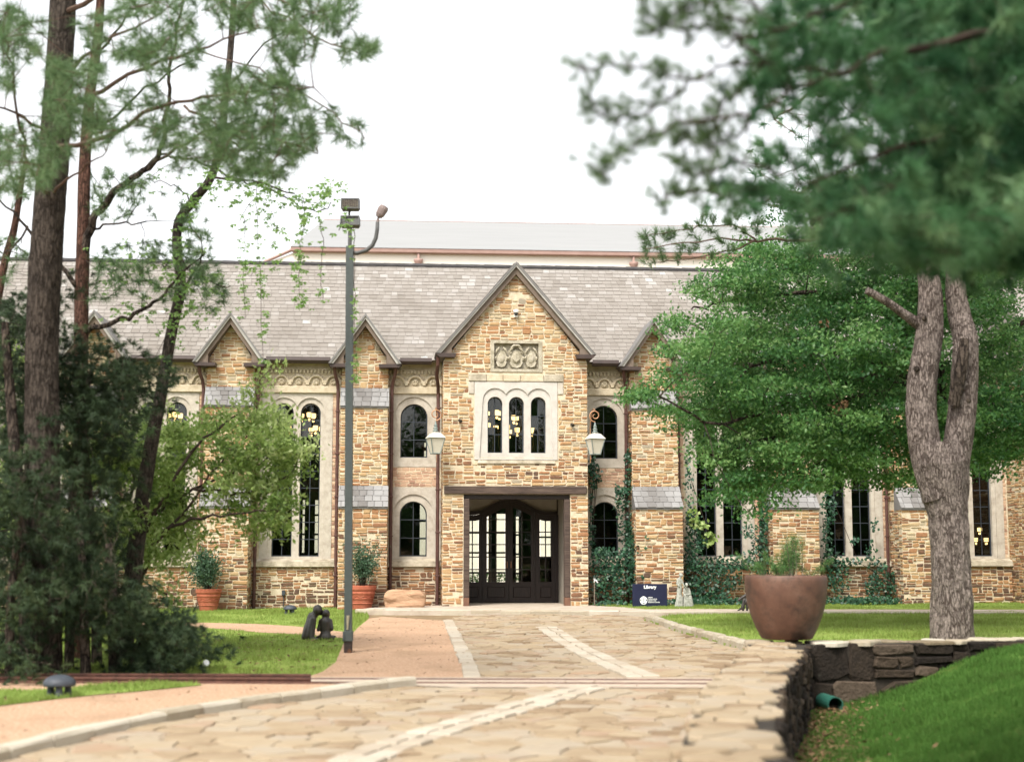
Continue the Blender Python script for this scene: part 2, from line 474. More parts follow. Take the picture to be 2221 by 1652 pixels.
BAND = M('white_band_stone', [(0.28, 0.225, 0.165), (0.36, 0.305, 0.235), (0.42, 0.37, 0.30)], tint=True, mixn=0.5, scale=6, bump=0.3, rough=0.95, spec=0.1)
GRAVEL = M('pink_pea_gravel', [(0.20, 0.11, 0.065), (0.41, 0.255, 0.16), (0.48, 0.325, 0.22), (0.62, 0.50, 0.39)], scale=26, detail=8, bump=0.9, bscale=38, rough=1.0, spec=0.05, bdist=0.03,
           stain=(0.8, 0.55, (0.30, 0.20, 0.125), 0.50))
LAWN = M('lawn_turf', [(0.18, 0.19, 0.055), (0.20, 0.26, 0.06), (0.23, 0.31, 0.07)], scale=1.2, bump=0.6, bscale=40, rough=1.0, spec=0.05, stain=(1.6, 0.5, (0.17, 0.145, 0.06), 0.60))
SHLAWN = M('shaded_turf', [(0.05, 0.075, 0.016), (0.065, 0.11, 0.022), (0.075, 0.13, 0.025)], scale=1.2, bump=0.6, bscale=40, rough=1.0, spec=0.05, stain=(1.6, 0.6, (0.10, 0.065, 0.03), 0.62))  # darker copy of lawn_turf, the bank's shade put into the colour
EARTH = M('bare_earth', [(0.13, 0.09, 0.055), (0.21, 0.15, 0.09), (0.26, 0.2, 0.12)], scale=2.0, bump=0.6, bscale=20, rough=1.0, spec=0.05)
ROCK = M('sandstone_boulder', [(0.26, 0.15, 0.09), (0.38, 0.235, 0.145), (0.45, 0.31, 0.20)], scale=4, stretch=(0.6, 1, 4), bump=0.5, bscale=14, rough=0.95, spec=0.1)
WHITEP = M('white_plastic', [(0.72, 0.72, 0.72), (0.78, 0.78, 0.78)], scale=4, bump=0, rough=0.5)

GRASSM = leafmat('grass_blade', [(0.19, 0.22, 0.055), (0.23, 0.32, 0.07), (0.31, 0.40, 0.12)], trans=0.35, rough=0.6, spec=0.1)
SHGRASS = leafmat('shade_grass_blade', [(0.06, 0.105, 0.022), (0.07, 0.165, 0.03), (0.12, 0.22, 0.05)], trans=0.35, rough=0.6, spec=0.1)  # darker copy of grass_blade, tree shade put into the colour
OAKM = leafmat('oak_leaf', [(0.03, 0.10, 0.03), (0.07, 0.18, 0.048), (0.14, 0.28, 0.078), (0.30, 0.44, 0.17)], trans=0.45, rough=0.42, spec=0.35)
PINEM = leafmat('pine_needle', [(0.075, 0.135, 0.06), (0.12, 0.20, 0.085), (0.20, 0.28, 0.13)], trans=0.45, rough=0.5)
NEARM = leafmat('near_pine_needle', [(0.024, 0.085, 0.036), (0.075, 0.185, 0.075), (0.30, 0.44, 0.23)], trans=0.42, rough=0.45)
CEDARM = leafmat('cedar_spray', [(0.016, 0.030, 0.013), (0.036, 0.062, 0.026), (0.09, 0.125, 0.052)], trans=0.12, rough=0.6)
SHRUBM = leafmat('shrub_leaf', [(0.10, 0.165, 0.038), (0.21, 0.31, 0.075), (0.36, 0.46, 0.15), (0.52, 0.60, 0.29)], trans=0.45, rough=0.45)
VINEM = leafmat('vine_leaf', [(0.10, 0.20, 0.04), (0.17, 0.30, 0.07), (0.24, 0.37, 0.11)], trans=0.45, rough=0.5)
IVYM = leafmat('ivy_leaf', [(0.008, 0.03, 0.015), (0.015, 0.055, 0.028), (0.03, 0.09, 0.045), (0.06, 0.14, 0.06)], trans=0.15, rough=0.4, spec=0.35)
POTSHR = leafmat('potted_shrub_leaf', [(0.025, 0.06, 0.03), (0.05, 0.10, 0.055), (0.12, 0.18, 0.11)], trans=0.2, rough=0.4)
FERNM = leafmat('fern_frond', [(0.07, 0.16, 0.045), (0.12, 0.24, 0.07), (0.25, 0.20, 0.08)], trans=0.4, rough=0.6)
DEADLF = leafmat('fallen_leaf', [(0.06, 0.032, 0.016), (0.13, 0.07, 0.032), (0.26, 0.17, 0.09)], trans=0.1, rough=0.8)
BARK_PINE = barkmat('grey_pine_bark', (0.20, 0.162, 0.142), (0.06, 0.044, 0.037), 17.0, 3.6, 0.8)
BARK_DARK = barkmat('dark_bark', (0.075, 0.058, 0.046), (0.018, 0.014, 0.012))
BARK_RED = barkmat('reddish_bark', (0.105, 0.055, 0.04), (0.03, 0.018, 0.013), 20, 4, .7)
BARK_MID = barkmat('brown_bark', (0.062, 0.05, 0.041), (0.02, 0.016, 0.013), 16.0, 3.2, 0.7)
TWIG = M('twig_bark', [(0.035, 0.025, 0.02), (0.07, 0.05, 0.04)], scale=12, bump=0.2, rough=0.95, spec=0.1)
PTWIG = M('pine_twig_bark', [(0.075, 0.05, 0.038), (0.12, 0.08, 0.06)], scale=12, bump=0.2, rough=0.95, spec=0.1)
DEADTWIG = M('dead_twig', [(0.11, 0.09, 0.07), (0.19, 0.155, 0.12)], scale=12, bump=0.1, rough=0.95, spec=0.1)

def glassmat(name, tr, rough=0.02):
    m, nt, P, out = nodes(name)
    L = nt.links.new
    t = nt.nodes.new('ShaderNodeBsdfTransparent'); t.inputs[0].default_value = (*tr, 1)
    g = nt.nodes.new('ShaderNodeBsdfGlossy'); g.inputs['Roughness'].default_value = rough
    lw = nt.nodes.new('ShaderNodeFresnel'); lw.inputs[0].default_value = 1.5
    tc = nt.nodes.new('ShaderNodeTexCoord')
    nz = nt.nodes.new('ShaderNodeTexNoise'); nz.inputs['Scale'].default_value = 3.0
    L(tc.outputs['Object'], nz.inputs['Vector'])
    b = nt.nodes.new('ShaderNodeBump'); b.inputs['Strength'].default_value = 0.05; b.inputs['Distance'].default_value = 0.02
    L(nz.outputs[0], b.inputs['Height']); L(b.outputs[0], g.inputs['Normal'])
    mx = nt.nodes.new('ShaderNodeMixShader')
    L(lw.outputs[0], mx.inputs[0]); L(t.outputs[0], mx.inputs[1]); L(g.outputs[0], mx.inputs[2])
    L(mx.outputs[0], out.inputs[0])
    return m
GLASS = glassmat('old_window_glass', (0.62, 0.64, 0.60))
DGLASS = glassmat('door_glass', (0.8, 0.82, 0.78))

# ------------------------------------------------------------------ rubble masonry
STONES = []      # (area, weight, parent, verts, faces, tint, material)
def stone_geo(fn, a0, a1, b0, b1, hp, jit):
    """rounded, slightly irregular block on a plane: fn(a,b,h)"""
    w, h = a1 - a0, b1 - b0
    c = min(0.16 * w, 0.22 * h) * random.uniform(0.5, 1.3)
    J = lambda: random.uniform(-jit, jit)
    ring = [(a0 + c * random.uniform(.5, 1.3), b0), (a1 - c * random.uniform(.5, 1.3), b0), (a1, b0 + c * random.uniform(.5, 1.1)), (a1, b1 - c * random.uniform(.5, 1.1)),
            (a1 - c * random.uniform(.5, 1.3), b1), (a0 + c * random.uniform(.5, 1.3), b1), (a0, b1 - c * random.uniform(.5, 1.1)), (a0, b0 + c * random.uniform(.5, 1.1))]
    sk, sl_ = random.gauss(0, .10) * h, random.gauss(0, .012) * w
    ring = [(p[0] + J() * 1.3 + sk * ((p[1] - b0) / h - .5), p[1] + J() + sl_ * ((p[0] - a0) / w - .5) * 2) for p in ring]
    ca, cb = (a0 + a1) / 2, (b0 + b1) / 2
    ins = min(0.22 * h, 0.02)
    kx, kz = 1 - 2 * ins / w, 1 - 2 * ins / h
    vs = [fn(p[0], p[1], -0.012) for p in ring]
    vs += [fn(p[0], p[1], hp * 0.55) for p in ring]
    vs += [fn(ca + (p[0] - ca) * kx, cb + (p[1] - cb) * kz, hp + J() * 0.3) for p in ring]
    fs = []
    for r in (0, 8):
        for i in range(8):
            j = (i + 1) % 8
            fs.append((r + i, r + j, r + 8 + j, r + 8 + i))
    fs.append(tuple(range(16, 24)))
    return vs, fs
def rubble(fn, a0, a1, b0, b1, parent, excl=(), clip=None, wr=(0.15, 0.36), hr=(0.15, 0.25), joint=0.024, proud=(0.006, 0.028), mat=None, weight=1.0, tr=(0.05, 0.98), single=0.03, store=None, jit=0.011, dirt=None):
    store = STONES if store is None else store
    mat = mat or STONE
    b = b0
    while b < b1 - 0.03:
        H = random.uniform(*hr)
        if b1 - b - H < 0.06: H = b1 - b
        a = a0 - random.uniform(0, wr[0] * 0.5)
        while a < a1 - 0.02:
            w = random.uniform(*wr)
            if a1 - a - w < 0.10: w = a1 - a
            r = random.random()
            cells = []
            if r < single or H < 0.11:
                cells.append((a, a + w * 0.8, 0, 1)); w *= 0.8
            elif r < 0.60:
                k = random.uniform(0.34, 0.66)
                for (q0, q1) in ((0, k), (k, 1)):
                    if random.random() < 0.35 and w > 0.3:
                        m = random.uniform(0.35, 0.65)
                        cells += [(a, a + w * m, q0, q1), (a + w * m, a + w, q0, q1)]
                    else:
                        cells.append((a, a + w, q0, q1))
            else:
                k1, k2 = random.uniform(0.26, 0.4), random.uniform(0.6, 0.74)
                for (q0, q1) in ((0, k1), (k1, k2), (k2, 1)):
                    if random.random() < 0.4 and w > 0.26:
                        m = random.uniform(0.3, 0.7)
                        cells += [(a, a + w * m, q0, q1), (a + w * m, a + w, q0, q1)]
                    else:
                        cells.append((a, a + w, q0, q1))
            for (x0, x1, q0, q1) in cells:
                z0, z1 = b + H * q0, b + H * q1
                x0, x1 = max(x0, a0), min(x1, a1)
                x0 += joint * random.uniform(.3, .7); x1 -= joint * random.uniform(.3, .7)
                z0 += joint * random.uniform(.3, .7); z1 -= joint * random.uniform(.3, .7)
                ok = True
                for (e0, e1, f0, f1) in excl:
                    if x0 < e1 and x1 > e0 and z0 < f1 and z1 > f0:
                        opts = [(e0 - 0.005, 'x1', (e0 - x0) * (z1 - z0)), (e1 + 0.005, 'x0', (x1 - e1) * (z1 - z0)), (f0 - 0.005, 'z1', (f0 - z0) * (x1 - x0)), (f1 + 0.005, 'z0', (z1 - f1) * (x1 - x0))]
                        val, k, ar = max(opts, key=lambda q: q[2])
                        if k == 'x1': x1 = val
                        elif k == 'x0': x0 = val
                        elif k == 'z1': z1 = val
                        else: z0 = val
                        if x1 - x0 < 0.05 or z1 - z0 < 0.035: ok = False; break
                if not ok: continue
                if clip:
                    l, r_ = clip((z0 + z1) / 2)
                    x0, x1 = max(x0, l), min(x1, r_)
                if x1 - x0 < 0.045 or z1 - z0 < 0.03: continue
                vs, fs = stone_geo(fn, x0, x1, z0, z1, random.uniform(*proud), min(jit, (z1 - z0) * 0.14))
                t = tr[0] + (tr[1] - tr[0]) * random.betavariate(1.4, 1.5)
                if dirt: t = max(0.02, t - dirt(z0))
                store.append(((x1 - x0) * (z1 - z0) * weight, parent, vs, fs, t, mat))
            a += w
        b += H
def flush_stones(store, root, nmax, name, restname, skip_mat=None):
    """largest stones become parts of their own; the rest one joined part per material"""
    pick = sorted([s for s in store if s[5] is not skip_mat], key=lambda s: -s[0])[:nmax]
    ids = set(id(s) for s in pick)
    for s in pick:
        b = MB(); b.add(s[2], s[3], s[4])
        b.build(name, s[5], s[1], fix=False)
    rest = {}
    for s in store:
        if id(s) in ids: continue
        rest.setdefault(s[5].name, (MB(), s[5]))[0].add(s[2], s[3], s[4])
    for k, (b, m) in rest.items():
        nm = restname if len(rest) == 1 or m is STONE else ('brick_masonry' if m is BRICK else restname)
        tag(b.build(nm, m, root, fix=False), kind='stuff')
# ================================================================== LIBRARY BUILDING
lib = empty('library_building', ORG, TH)
tag(lib, 'long ochre rubble stone library with steep slate roof, buttresses and a gabled porch', 'building')
I = lambda a, b, d: (a, d, b)
def arch(x0, x1, z0, z1, n=14):
    r = (x1 - x0) / 2; sp = z1 - r; c = (x0 + x1) / 2
    return [(x0, z0), (x1, z0)] + [(c + r * math.cos(math.pi * i / n), sp + r * math.sin(math.pi * i / n)) for i in range(n + 1)]
def clip_poly(poly, x0, x1, z0, z1):
    def cut(P, ax, val, keep):
        o = []
        for i in range(len(P)):
            a, b = P[i], P[(i + 1) % len(P)]
            ia, ib = keep * (a[ax] - val) >= 0, keep * (b[ax] - val) >= 0
            if ia: o.append(a)
            if ia != ib:
                t = (val - a[ax]) / (b[ax] - a[ax])
                q = [0, 0]; q[ax] = val; q[1 - ax] = a[1 - ax] + t * (b[1 - ax] - a[1 - ax])
                o.append(tuple(q))
        return o
    for ax, val, k in ((0, x0, 1), (0, x1, -1), (1, z0, 1), (1, z1, -1)):
        poly = cut(poly, ax, val, k)
        if len(poly) < 3: return None
    o = [poly[0]]
    for p in poly[1:]:
        if abs(p[0] - o[-1][0]) + abs(p[1] - o[-1][1]) > 1e-4: o.append(p)
    if abs(o[0][0] - o[-1][0]) + abs(o[0][1] - o[-1][1]) < 1e-4: o.pop()
    ar = sum(o[i][0] * o[(i + 1) % len(o)][1] - o[(i + 1) % len(o)][0] * o[i][1] for i in range(len(o)))
    return o if len(o) >= 3 and abs(ar) > 4e-4 else None
def make_panes(poly, xs, zs, y, parent, mat, gap=0.008, tilt=0.012):
    for i in range(len(xs) - 1):
        for j in range(len(zs) - 1):
            q = clip_poly(poly, xs[i] + gap, xs[i + 1] - gap, zs[j] + gap, zs[j + 1] - gap)
            if not q: continue
            ta, tb = random.gauss(0, tilt), random.gauss(0, tilt)
            ca, cb = (xs[i] + xs[i + 1]) / 2, (zs[j] + zs[j + 1]) / 2
            b = MB()
            b.plate(q, (), y, y + 0.005, lambda a, c, d: (a, d + ta * (a - ca) + tb * (c - cb), c))
            b.build('pane', mat, parent)
def window(outline, x0, x1, z0, z1, y, nrows, ncols=2, bar=0.011):
    """metal-framed light: ring, bars, panes"""
    b = MB()
    inner = arch(x0 + 0.03, x1 - 0.03, z0 + 0.03, z1 - 0.03)
    b.plate(arch(x0 - 0.03, x1 + 0.03, z0 - 0.03, z1 + 0.03), [inner], y - 0.02, y + 0.03)
    xs = [x0 + (x1 - x0) * i / ncols for i in range(ncols + 1)]
    zs = [z0 + (z1 - z0) * i / nrows for i in range(nrows + 1)]
    r = (x1 - x0) / 2
    for x in xs[1:-1]:
        b.box(x - bar, x + bar, y - 0.012, y + 0.02, z0 + 0.02, z1 - 0.02)
    for z in zs[1:-1]:
        hw = r if z < z1 - r else math.sqrt(max(0.0, r * r - (z - (z1 - r)) ** 2))
        if hw > 0.05: b.box((x0 + x1) / 2 - hw + 0.01, (x0 + x1) / 2 + hw - 0.01, y - 0.0135, y + 0.018, z - bar, z + bar)
    o = b.build('window', FRAME, lib)
    make_panes(inner, xs, zs, y, o, GLASS)
    return o

dirtlow = lambda z: 0.42 * max(0.0, 1 - (z + 0.1) / 1.9) * random.uniform(.5, 1.1)
def slates(b, org, U, N, A, length, width, ex, sw, tint, keep=None):
    """courses of slates: U up-slope, N normal, A along; every slate its own wedge"""
    rows = int(length / ex) + 1
    for r in range(rows):
        off = random.uniform(0, sw)
        s = -off
        while s < width:
            w = sw * random.uniform(0.8, 1.2)
            s0, s1 = max(0, s), min(width, s + w)
            s += w
            if s1 - s0 < 0.03: continue
            l0, l1 = r * ex + random.uniform(-.008, .008), min(length, r * ex + ex * 1.2)
            if l1 - l0 < 0.04: continue
            mid = org + U * ((l0 + l1) / 2) + A * ((s0 + s1) / 2)
            if keep and not keep(mid): continue
            h0, h1, t = random.uniform(0.015, 0.024), 0.005, 0.016
            g = 0.008
            P = [org + A * a + U * l + N * h for (a, l, h) in ((s0 + g, l0, h0 - t), (s1 - g, l0, h0 - t), (s1 - g, l0, h0), (s0 + g, l0, h0), (s0 + g, l1, h1), (s1 - g, l1, h1))]
            yield (P, [(0, 1, 2, 3), (3, 2, 5, 4), (0, 3, 4), (1, 5, 2)], tint(mid))

# ---- bays between buttresses
BC = [-15.4, -11.65, -7.92, -4.16, 4.06, 7.94, 11.65]      # buttress centres
HW = 0.66
def frieze(xl, xr):
    b = MB()
    b.plate([(xl, 5.93), (xr, 5.93), (xr, 6.95), (xl, 6.95)], (), 1.42, 1.6)
    b.bbox(xl, xr, 1.345, 1.43, 5.93, 6.13, 0.012)
    b.box(xl, xr, 1.395, 1.425, 6.46, 6.49); b.box(xl, xr, 1.385, 1.425, 6.60, 6.64)
    n = max(3, int((xr - xl) / 0.1))
    for i in range(n):
        x = xl + (xr - xl) * (i + .5) / n
        b.bbox(x - 0.028, x + 0.028, 1.34, 1.425, 6.495, 6.595, 0.008)
    k = max(3, round((xr - xl) / 0.45)); w = (xr - xl) / k
    for i in range(k):
        c = xl + w * (i + .5); r = w * 0.40
        pts = [(c + r * math.cos(math.pi * q / 12), 1.40, 6.23 + r * math.sin(math.pi * q / 12)) for q in range(13)]
        b.tube([(p[0], 1.375, p[2]) for p in pts], 0.042, 6)
        b.tube([(c, 1.43, 6.255), (c, 1.37, 6.255)], [0.105, 0.09], 14)
        for q in range(6):
            an = q * math.pi / 3
            b.ball((c + 0.055 * math.cos(an), 1.36, 6.255 + 0.055 * math.sin(an)), 0.024, 6, 4)
    for i in range(k + 1):
        x = min(max(xl + w * i, xl + .05), xr - .05)
        b.bbox(x - 0.05, x + 0.05, 1.33, 1.425, 6.155, 6.30, 0.012)
    b.build('frieze', SANDST, lib)
def twin_bay(xl, xr, xc, rows=9):
    hx = min(1.0, xc - xl, xr - xc)
    wins = [(xc - 0.66, xc - 0.10), (xc + 0.10, xc + 0.66)]
    outer = [(xc - hx, 1.22), (xc + hx, 1.22), (xc + hx, 5.93), (xc - hx, 5.93)]
    r, cx = 0.40, 0.375
    a0 = math.acos(-cx / r)
    hood = [(xc - cx - r, 1.26), (xc + cx + r, 1.26)] + [(xc + cx + r * math.cos(a0 * i / 14), 5.40 + r * math.sin(a0 * i / 14)) for i in range(15)]
    hood += [(xc - cx + r * math.cos(math.pi - a0 + a0 * i / 14), 5.40 + r * math.sin(math.pi - a0 + a0 * i / 14)) for i in range(1, 15)]
    b = MB()
    b.plate(outer, [hood], 1.415, 1.4595)
    b.plate(outer, [arch(w[0], w[1], 1.33, 5.65) for w in wins], 1.46, 1.66)
    b.build('window_surround', LIME, lib)
    s = MB()
    s.add([I(xl, 1.05, 1.17), I(xr, 1.05, 1.17), I(xr, 1.19, 1.19), I(xl, 1.19, 1.19), I(xr, 1.27, 1.46), I(xl, 1.27, 1.46), I(xl, 1.05, 1.46), I(xr, 1.05, 1.46)],
          [(0, 1, 2, 3), (3, 2, 4, 5), (0, 3, 5, 6), (1, 7, 4, 2), (0, 6, 7, 1), (5, 4, 7, 6)])
    s.build('window_sill', DIRTYSILL, lib)
    w = MB()
    holes = [[(xc - hx + .02, 1.24), (xc + hx - .02, 1.24), (xc + hx - .02, 5.91), (xc - hx + .02, 5.91)]]
    w.plate([(xl, -0.3), (xr, -0.3), (xr, 5.93), (xl, 5.93)], holes, 1.44, 1.7)
    w.build('wall', MORTAR, lib)
    w = MB(); w.box(xl, xr, 1.27, 1.438, -0.3, 1.045)
    w.build('plinth', MORTAR, lib)
    rubble(lambda a, c, h: (a, 1.27 - h, c), xl, xr, -0.12, 1.03, lib, tr=(0.0, 0.6), dirt=lambda z: 0.15 * max(0, 1 - z))
    for (p, q) in ((xl, xc - hx), (xc + hx, xr)):
        if q - p > 0.06: rubble(lambda a, c, h: (a, 1.44 - h, c), p, q, 1.28, 5.9, lib, hr=(0.09, 0.12), wr=(0.2, 0.26), single=1, joint=0.012, proud=(0.004, 0.016), mat=BRICK, weight=0.1)
    for (p, q) in wins: window(None, p, q, 1.33, 5.65, 1.60, rows)
    frieze(xl, xr)
def single_bay(xl, xr, xc):
    b = MB()
    ups, los = (xc - 0.385, xc + 0.385, 4.12, 5.65), (xc - 0.385, xc + 0.385, 1.33, 2.88)
    for (z0, z1, wdw) in ((1.22, 3.28, los), (3.85, 5.93, ups)):
        rect = [(xl, z0), (xr, z0), (xr, z1), (xl, z1)]
        hx = min(xc - xl, xr - xc) - 0.03
        b.plate(rect, [arch(xc - min(.56, hx), xc + min(.56, hx), z0 + 0.04, wdw[3] + 0.20)], 1.415, 1.4595)
        b.plate(rect, [arch(*wdw)], 1.46, 1.66)
    b.build('window_surround', LIME, lib)
    s = MB()
    s.add([I(xl, 1.05, 1.17), I(xr, 1.05, 1.17), I(xr, 1.19, 1.19), I(xl, 1.19, 1.19), I(xr, 1.27, 1.46), I(xl, 1.27, 1.46), I(xl, 1.05, 1.46), I(xr, 1.05, 1.46)],
          [(0, 1, 2, 3), (3, 2, 4, 5), (0, 3, 5, 6), (1, 7, 4, 2), (0, 6, 7, 1), (5, 4, 7, 6)])
    s.build('window_sill', DIRTYSILL, lib)
    w = MB()
    w.plate([(xl, 3.28), (xr, 3.28), (xr, 3.85), (xl, 3.85)], (), 1.43, 1.66)
    w.build('wall', MORTAR, lib)
    w = MB(); w.box(xl, xr, 1.27, 1.66, -0.3, 1.045)
    w.build('plinth', MORTAR, lib)
    rubble(lambda a, c, h: (a, 1.27 - h, c), xl, xr, -0.12, 1.03, lib, tr=(0.0, 0.55), dirt=lambda z: 0.15 * max(0, 1 - z))
    rubble(lambda a, c, h: (a, 1.43 - h, c), xl, xr, 3.29, 3.84, lib, hr=(0.08, 0.10), wr=(0.16, 0.30), single=1, joint=0.012, proud=(0.003, 0.015), mat=BRICK, weight=0.1)
    window(None, *ups, 1.60, 3)
    window(None, *los, 1.60, 3)
    frieze(xl, xr)
for i in range(3):
    xl, xr = BC[i] + HW, BC[i + 1] - HW
    twin_bay(xl, xr, (xl + xr) / 2 - (0.03 if i else 0))
single_bay(BC[3] + HW, -1.98, -2.765)
single_bay(2.02, BC[4] - HW, 2.71)
for i in (4, 5):
    xl, xr = BC[i] + HW, BC[i + 1] - HW
    twin_bay(xl, xr, (xl + xr) / 2 + 0.05)
twin_bay(BC[6] + HW, 14.6, 13.47)

# ---- buttresses, each with its slate caps and little gable
CAPN = []
def buttress(c, gable=True):
    x0, x1 = c - HW, c + HW
    b = MB()
    b.box(x0, x1, 0.25, 1.72, -0.3, 2.68); b.box(x0 + .004, x1 - .004, 0.80, 1.715, 2.68, 5.50)
    b.plate([(x0 + .008, 5.5), (x1 - .008, 5.5), (x1 - .008, 6.78), (c, 7.83), (x0 + .008, 6.78)], (), 1.10, 1.71)
    bt = b.build('buttress', MORTAR, lib)
    k = 1.0 if abs(c) < 9 else 0.8
    rubble(lambda a, z, h: (a, 0.25 - h, z), x0 - .01, x1 + .01, -0.12, 2.64, bt, weight=k, dirt=dirtlow)
    rubble(lambda a, z, h: (a, 0.80 - h, z), x0 - .005, x1 + .005, 3.28, 5.48, bt, weight=k, tr=(0.15, 1.0))
    rubble(lambda a, z, h: (a, 1.10 - h, z), x0, x1, 6.04, 7.75, bt, weight=k, tr=(0.2, 1.0),
           clip=lambda z: (c - min(HW, max(0.02, (7.83 - z) / 1.05 * HW)), c + min(HW, max(0.02, (7.83 - z) / 1.05 * HW))) if z > 6.7 else (x0, x1))
    for sx, xx in ((-1, x0), (1, x1)):
        for (ya, yb, za, zb) in ((0.25, 1.27, -0.12, 2.66), (0.80, 1.44, 2.9, 5.48), (1.10, 1.42, 6.0, 6.6)):
            rubble(lambda a, z, h: (xx + sx * h, a, z), ya, yb, za, zb, bt, weight=0.3, dirt=dirtlow, joint=0.03)
    for (ya, za, yb, zb) in ((0.80, 3.29, 0.185, 2.68), (1.10, 6.06, 0.73, 5.50)):
        o = Vector((x0 - 0.03, yb, zb)); U = Vector((0, ya - yb, za - zb)); L_ = U.length; U.normalize()
        N = Vector((0, -U.z, U.y))
        cb = MB()
        cb.add([(x0 - .02, yb + .02, zb - .045), (x1 + .02, yb + .02, zb - .045), (x1 + .02, ya, za - .02), (x0 - .02, ya, za - .02), (x0 - .02, ya, zb - .045), (x1 + .02, ya, zb - .045), (x0 - .02, yb + .02, zb), (x1 + .02, yb + .02, zb)],
               [(0, 1, 7, 6), (6, 7, 2, 3), (0, 6, 3, 4), (1, 5, 2, 7), (0, 4, 5, 1), (4, 3, 2, 5)])
        cp = cb.build('buttress_cap', CAPSLATE, lib)
        for P, F, t in slates(None, o, U, N, Vector((1, 0, 0)), L_, 2 * HW + 0.06, L_ / 3.9, 0.22, lambda m: min(0.95, max(0.15, 0.82 - 0.45 * math.exp(-((m.x - c + .1) / .3) ** 2) + random.gauss(0, .08)))):
            q = MB(); q.add(P, F, t); q.build('slate', CAPSLATE, cp)
    # verge boards and eave boxes of the little gable
    g = MB(); tr = MB(); eb = MB(); rf = MB()
    for s in (-1, 1):
        f = lambda a, z, d: (c + s * a, d, z)
        g.plate([(0.0, 7.98), (0.0, 7.78), (0.60, 6.94), (0.60, 6.70), (0.90, 6.70)], (), 0.74, 1.14, f)
        tr.plate([(-0.0, 8.08), (0.0, 7.965), (0.885, 6.70), (0.97, 6.70)], (), 0.66, 0.80, f)
        rf.plate([(0.0, 8.12), (0.0, 8.05), (0.965, 6.70), (1.02, 6.70)], (), 0.62, 2.6, f)
        eb = MB(); eb.plate([(0.38, 6.695), (0.40, 6.60), (0.95, 6.60), (1.03, 6.70)], (), 0.70, 1.22, f); eb.build('eave_box', GUTTER, lib)
    g.build('verge_board', WOODTRIM, lib); tr.build('verge_trim', TRIM2, lib); rf.build('gable_roof', CAPSLATE, lib)
    for s in (-1, 1):
        p = MB()
        x = c + s * 0.76
        p.tube([(c + s * 0.86, 0.9, 6.62), (c + s * 0.84, 0.98, 6.42), (c + s * 0.78, 1.14, 6.22), (x, 1.20, 6.02), (x, 1.20, 0.5), (x, 1.20, -0.1)], 0.047, 10)
        for z in (5.4, 4.2, 3.0, 1.9, 0.8):
            p.bbox(x - 0.062, x + 0.062, 1.14, 1.27, z - 0.02, z + 0.02, 0.005)
        p.build('downpipe', PIPE, lib, smooth=False)
for c in BC: buttress(c)

# ---- porch
DX0, DX1 = -1.41, 1.53
PX0, PX1 = -1.98, 2.02
PC = 0.02
gable = [(PX0, -0.3), (DX0, -0.3), (DX0, 3.03), (DX1, 3.03), (DX1, -0.3), (PX1, -0.3), (PX1, 6.72), (PC, 9.22), (PX0, 6.72)]
SW0, SW1, SZ0, SZ1 = -1.12, 1.18, 3.98, 6.14
b = MB()
b.plate(gable, [[(SW0 + .03, SZ0 + .03), (SW1 - .03, SZ0 + .03), (SW1 - .03, SZ1 - .03), (SW0 + .03, SZ1 - .03)], [(-0.60, 6.50), (0.68, 6.50), (0.68, 7.24), (-0.60, 7.24)]], 0.0, 0.45)
b.box(PX0 + .01, PX0 + .4, 0.451, 1.7, -0.3, 6.72); b.box(PX1 - .4, PX1 - .01, 0.451, 1.7, -0.3, 6.72)
porch = b.build('porch', MORTAR, lib)
ex = [(DX0 - .005, DX1 + .005, -1, 3.26), (SW0 - .03, SW1 + .03, SZ0 - 0.11, SZ1 + .05), (-1.30, 1.36, 6.10, 6.37), (-0.69, 0.77, 6.41, 7.31), (1.17, 1.36, 5.78, 6.2), (-1.30, -1.1, 5.78, 6.2)]
gc = lambda z: (PX0 - .01, PX1 + .01) if z < 6.7 else (PC - max(0.02, (9.2 - z) / 2.48 * 2.0), PC + max(0.02, (9.2 - z) / 2.48 * 2.0))
rubble(lambda a, z, h: (a, -h, z), PX0 - .01, PX1 + .01, 3.26, 9.05, porch, ex, gc, weight=1.4, tr=(0.12, 1.0), joint=0.026, dirt=lambda z: random.uniform(0, .42) if 3.45 < z < 3.9 else 0)
for (p, q) in ((PX0 - .01, DX0 - .01), (DX1 + .01, PX1 + .01)):
    rubble(lambda a, z, h: (a, -h, z), p, q, -0.12, 3.0, porch, weight=1.4, wr=(0.18, 0.36), dirt=dirtlow, joint=0.026)
for sx, xx in ((-1, PX0 + .01), (1, PX1 - .01)):
    rubble(lambda a, z, h: (xx + sx * h, a, z), 0.0, 1.4, -0.12, 6.6, porch, weight=0.3, dirt=dirtlow, joint=0.03)
q = MB(); q.bbox(-1.95, 1.99, -0.07, 0.44, 3.035, 3.25, 0.015); q.build('timber_beam', BEAM, lib)
q = MB(); q.bbox(DX0 + .01, DX1 - .01, 0.06, 0.30, 2.90, 3.03, 0.01); q.build('lintel_board', DOORW, lib)
for (p, r_) in ((DX0 + .005, DX0 + .16), (DX1 - .16, DX1 - .005)):
    q = MB(); q.bbox(p, r_, -0.01, 0.28, 0.22, 2.90, 0.01); po = q.build('door_post', BEAM, lib)
    q = MB(); q.bbox(p - 0.0, r_ + 0.0, -0.03, 0.30, -0.1, 0.218, 0.01); q.build('post_base', M('rusty_post_base', [(0.12, 0.06, 0.04), (0.18, 0.09, 0.055)], scale=6), po)
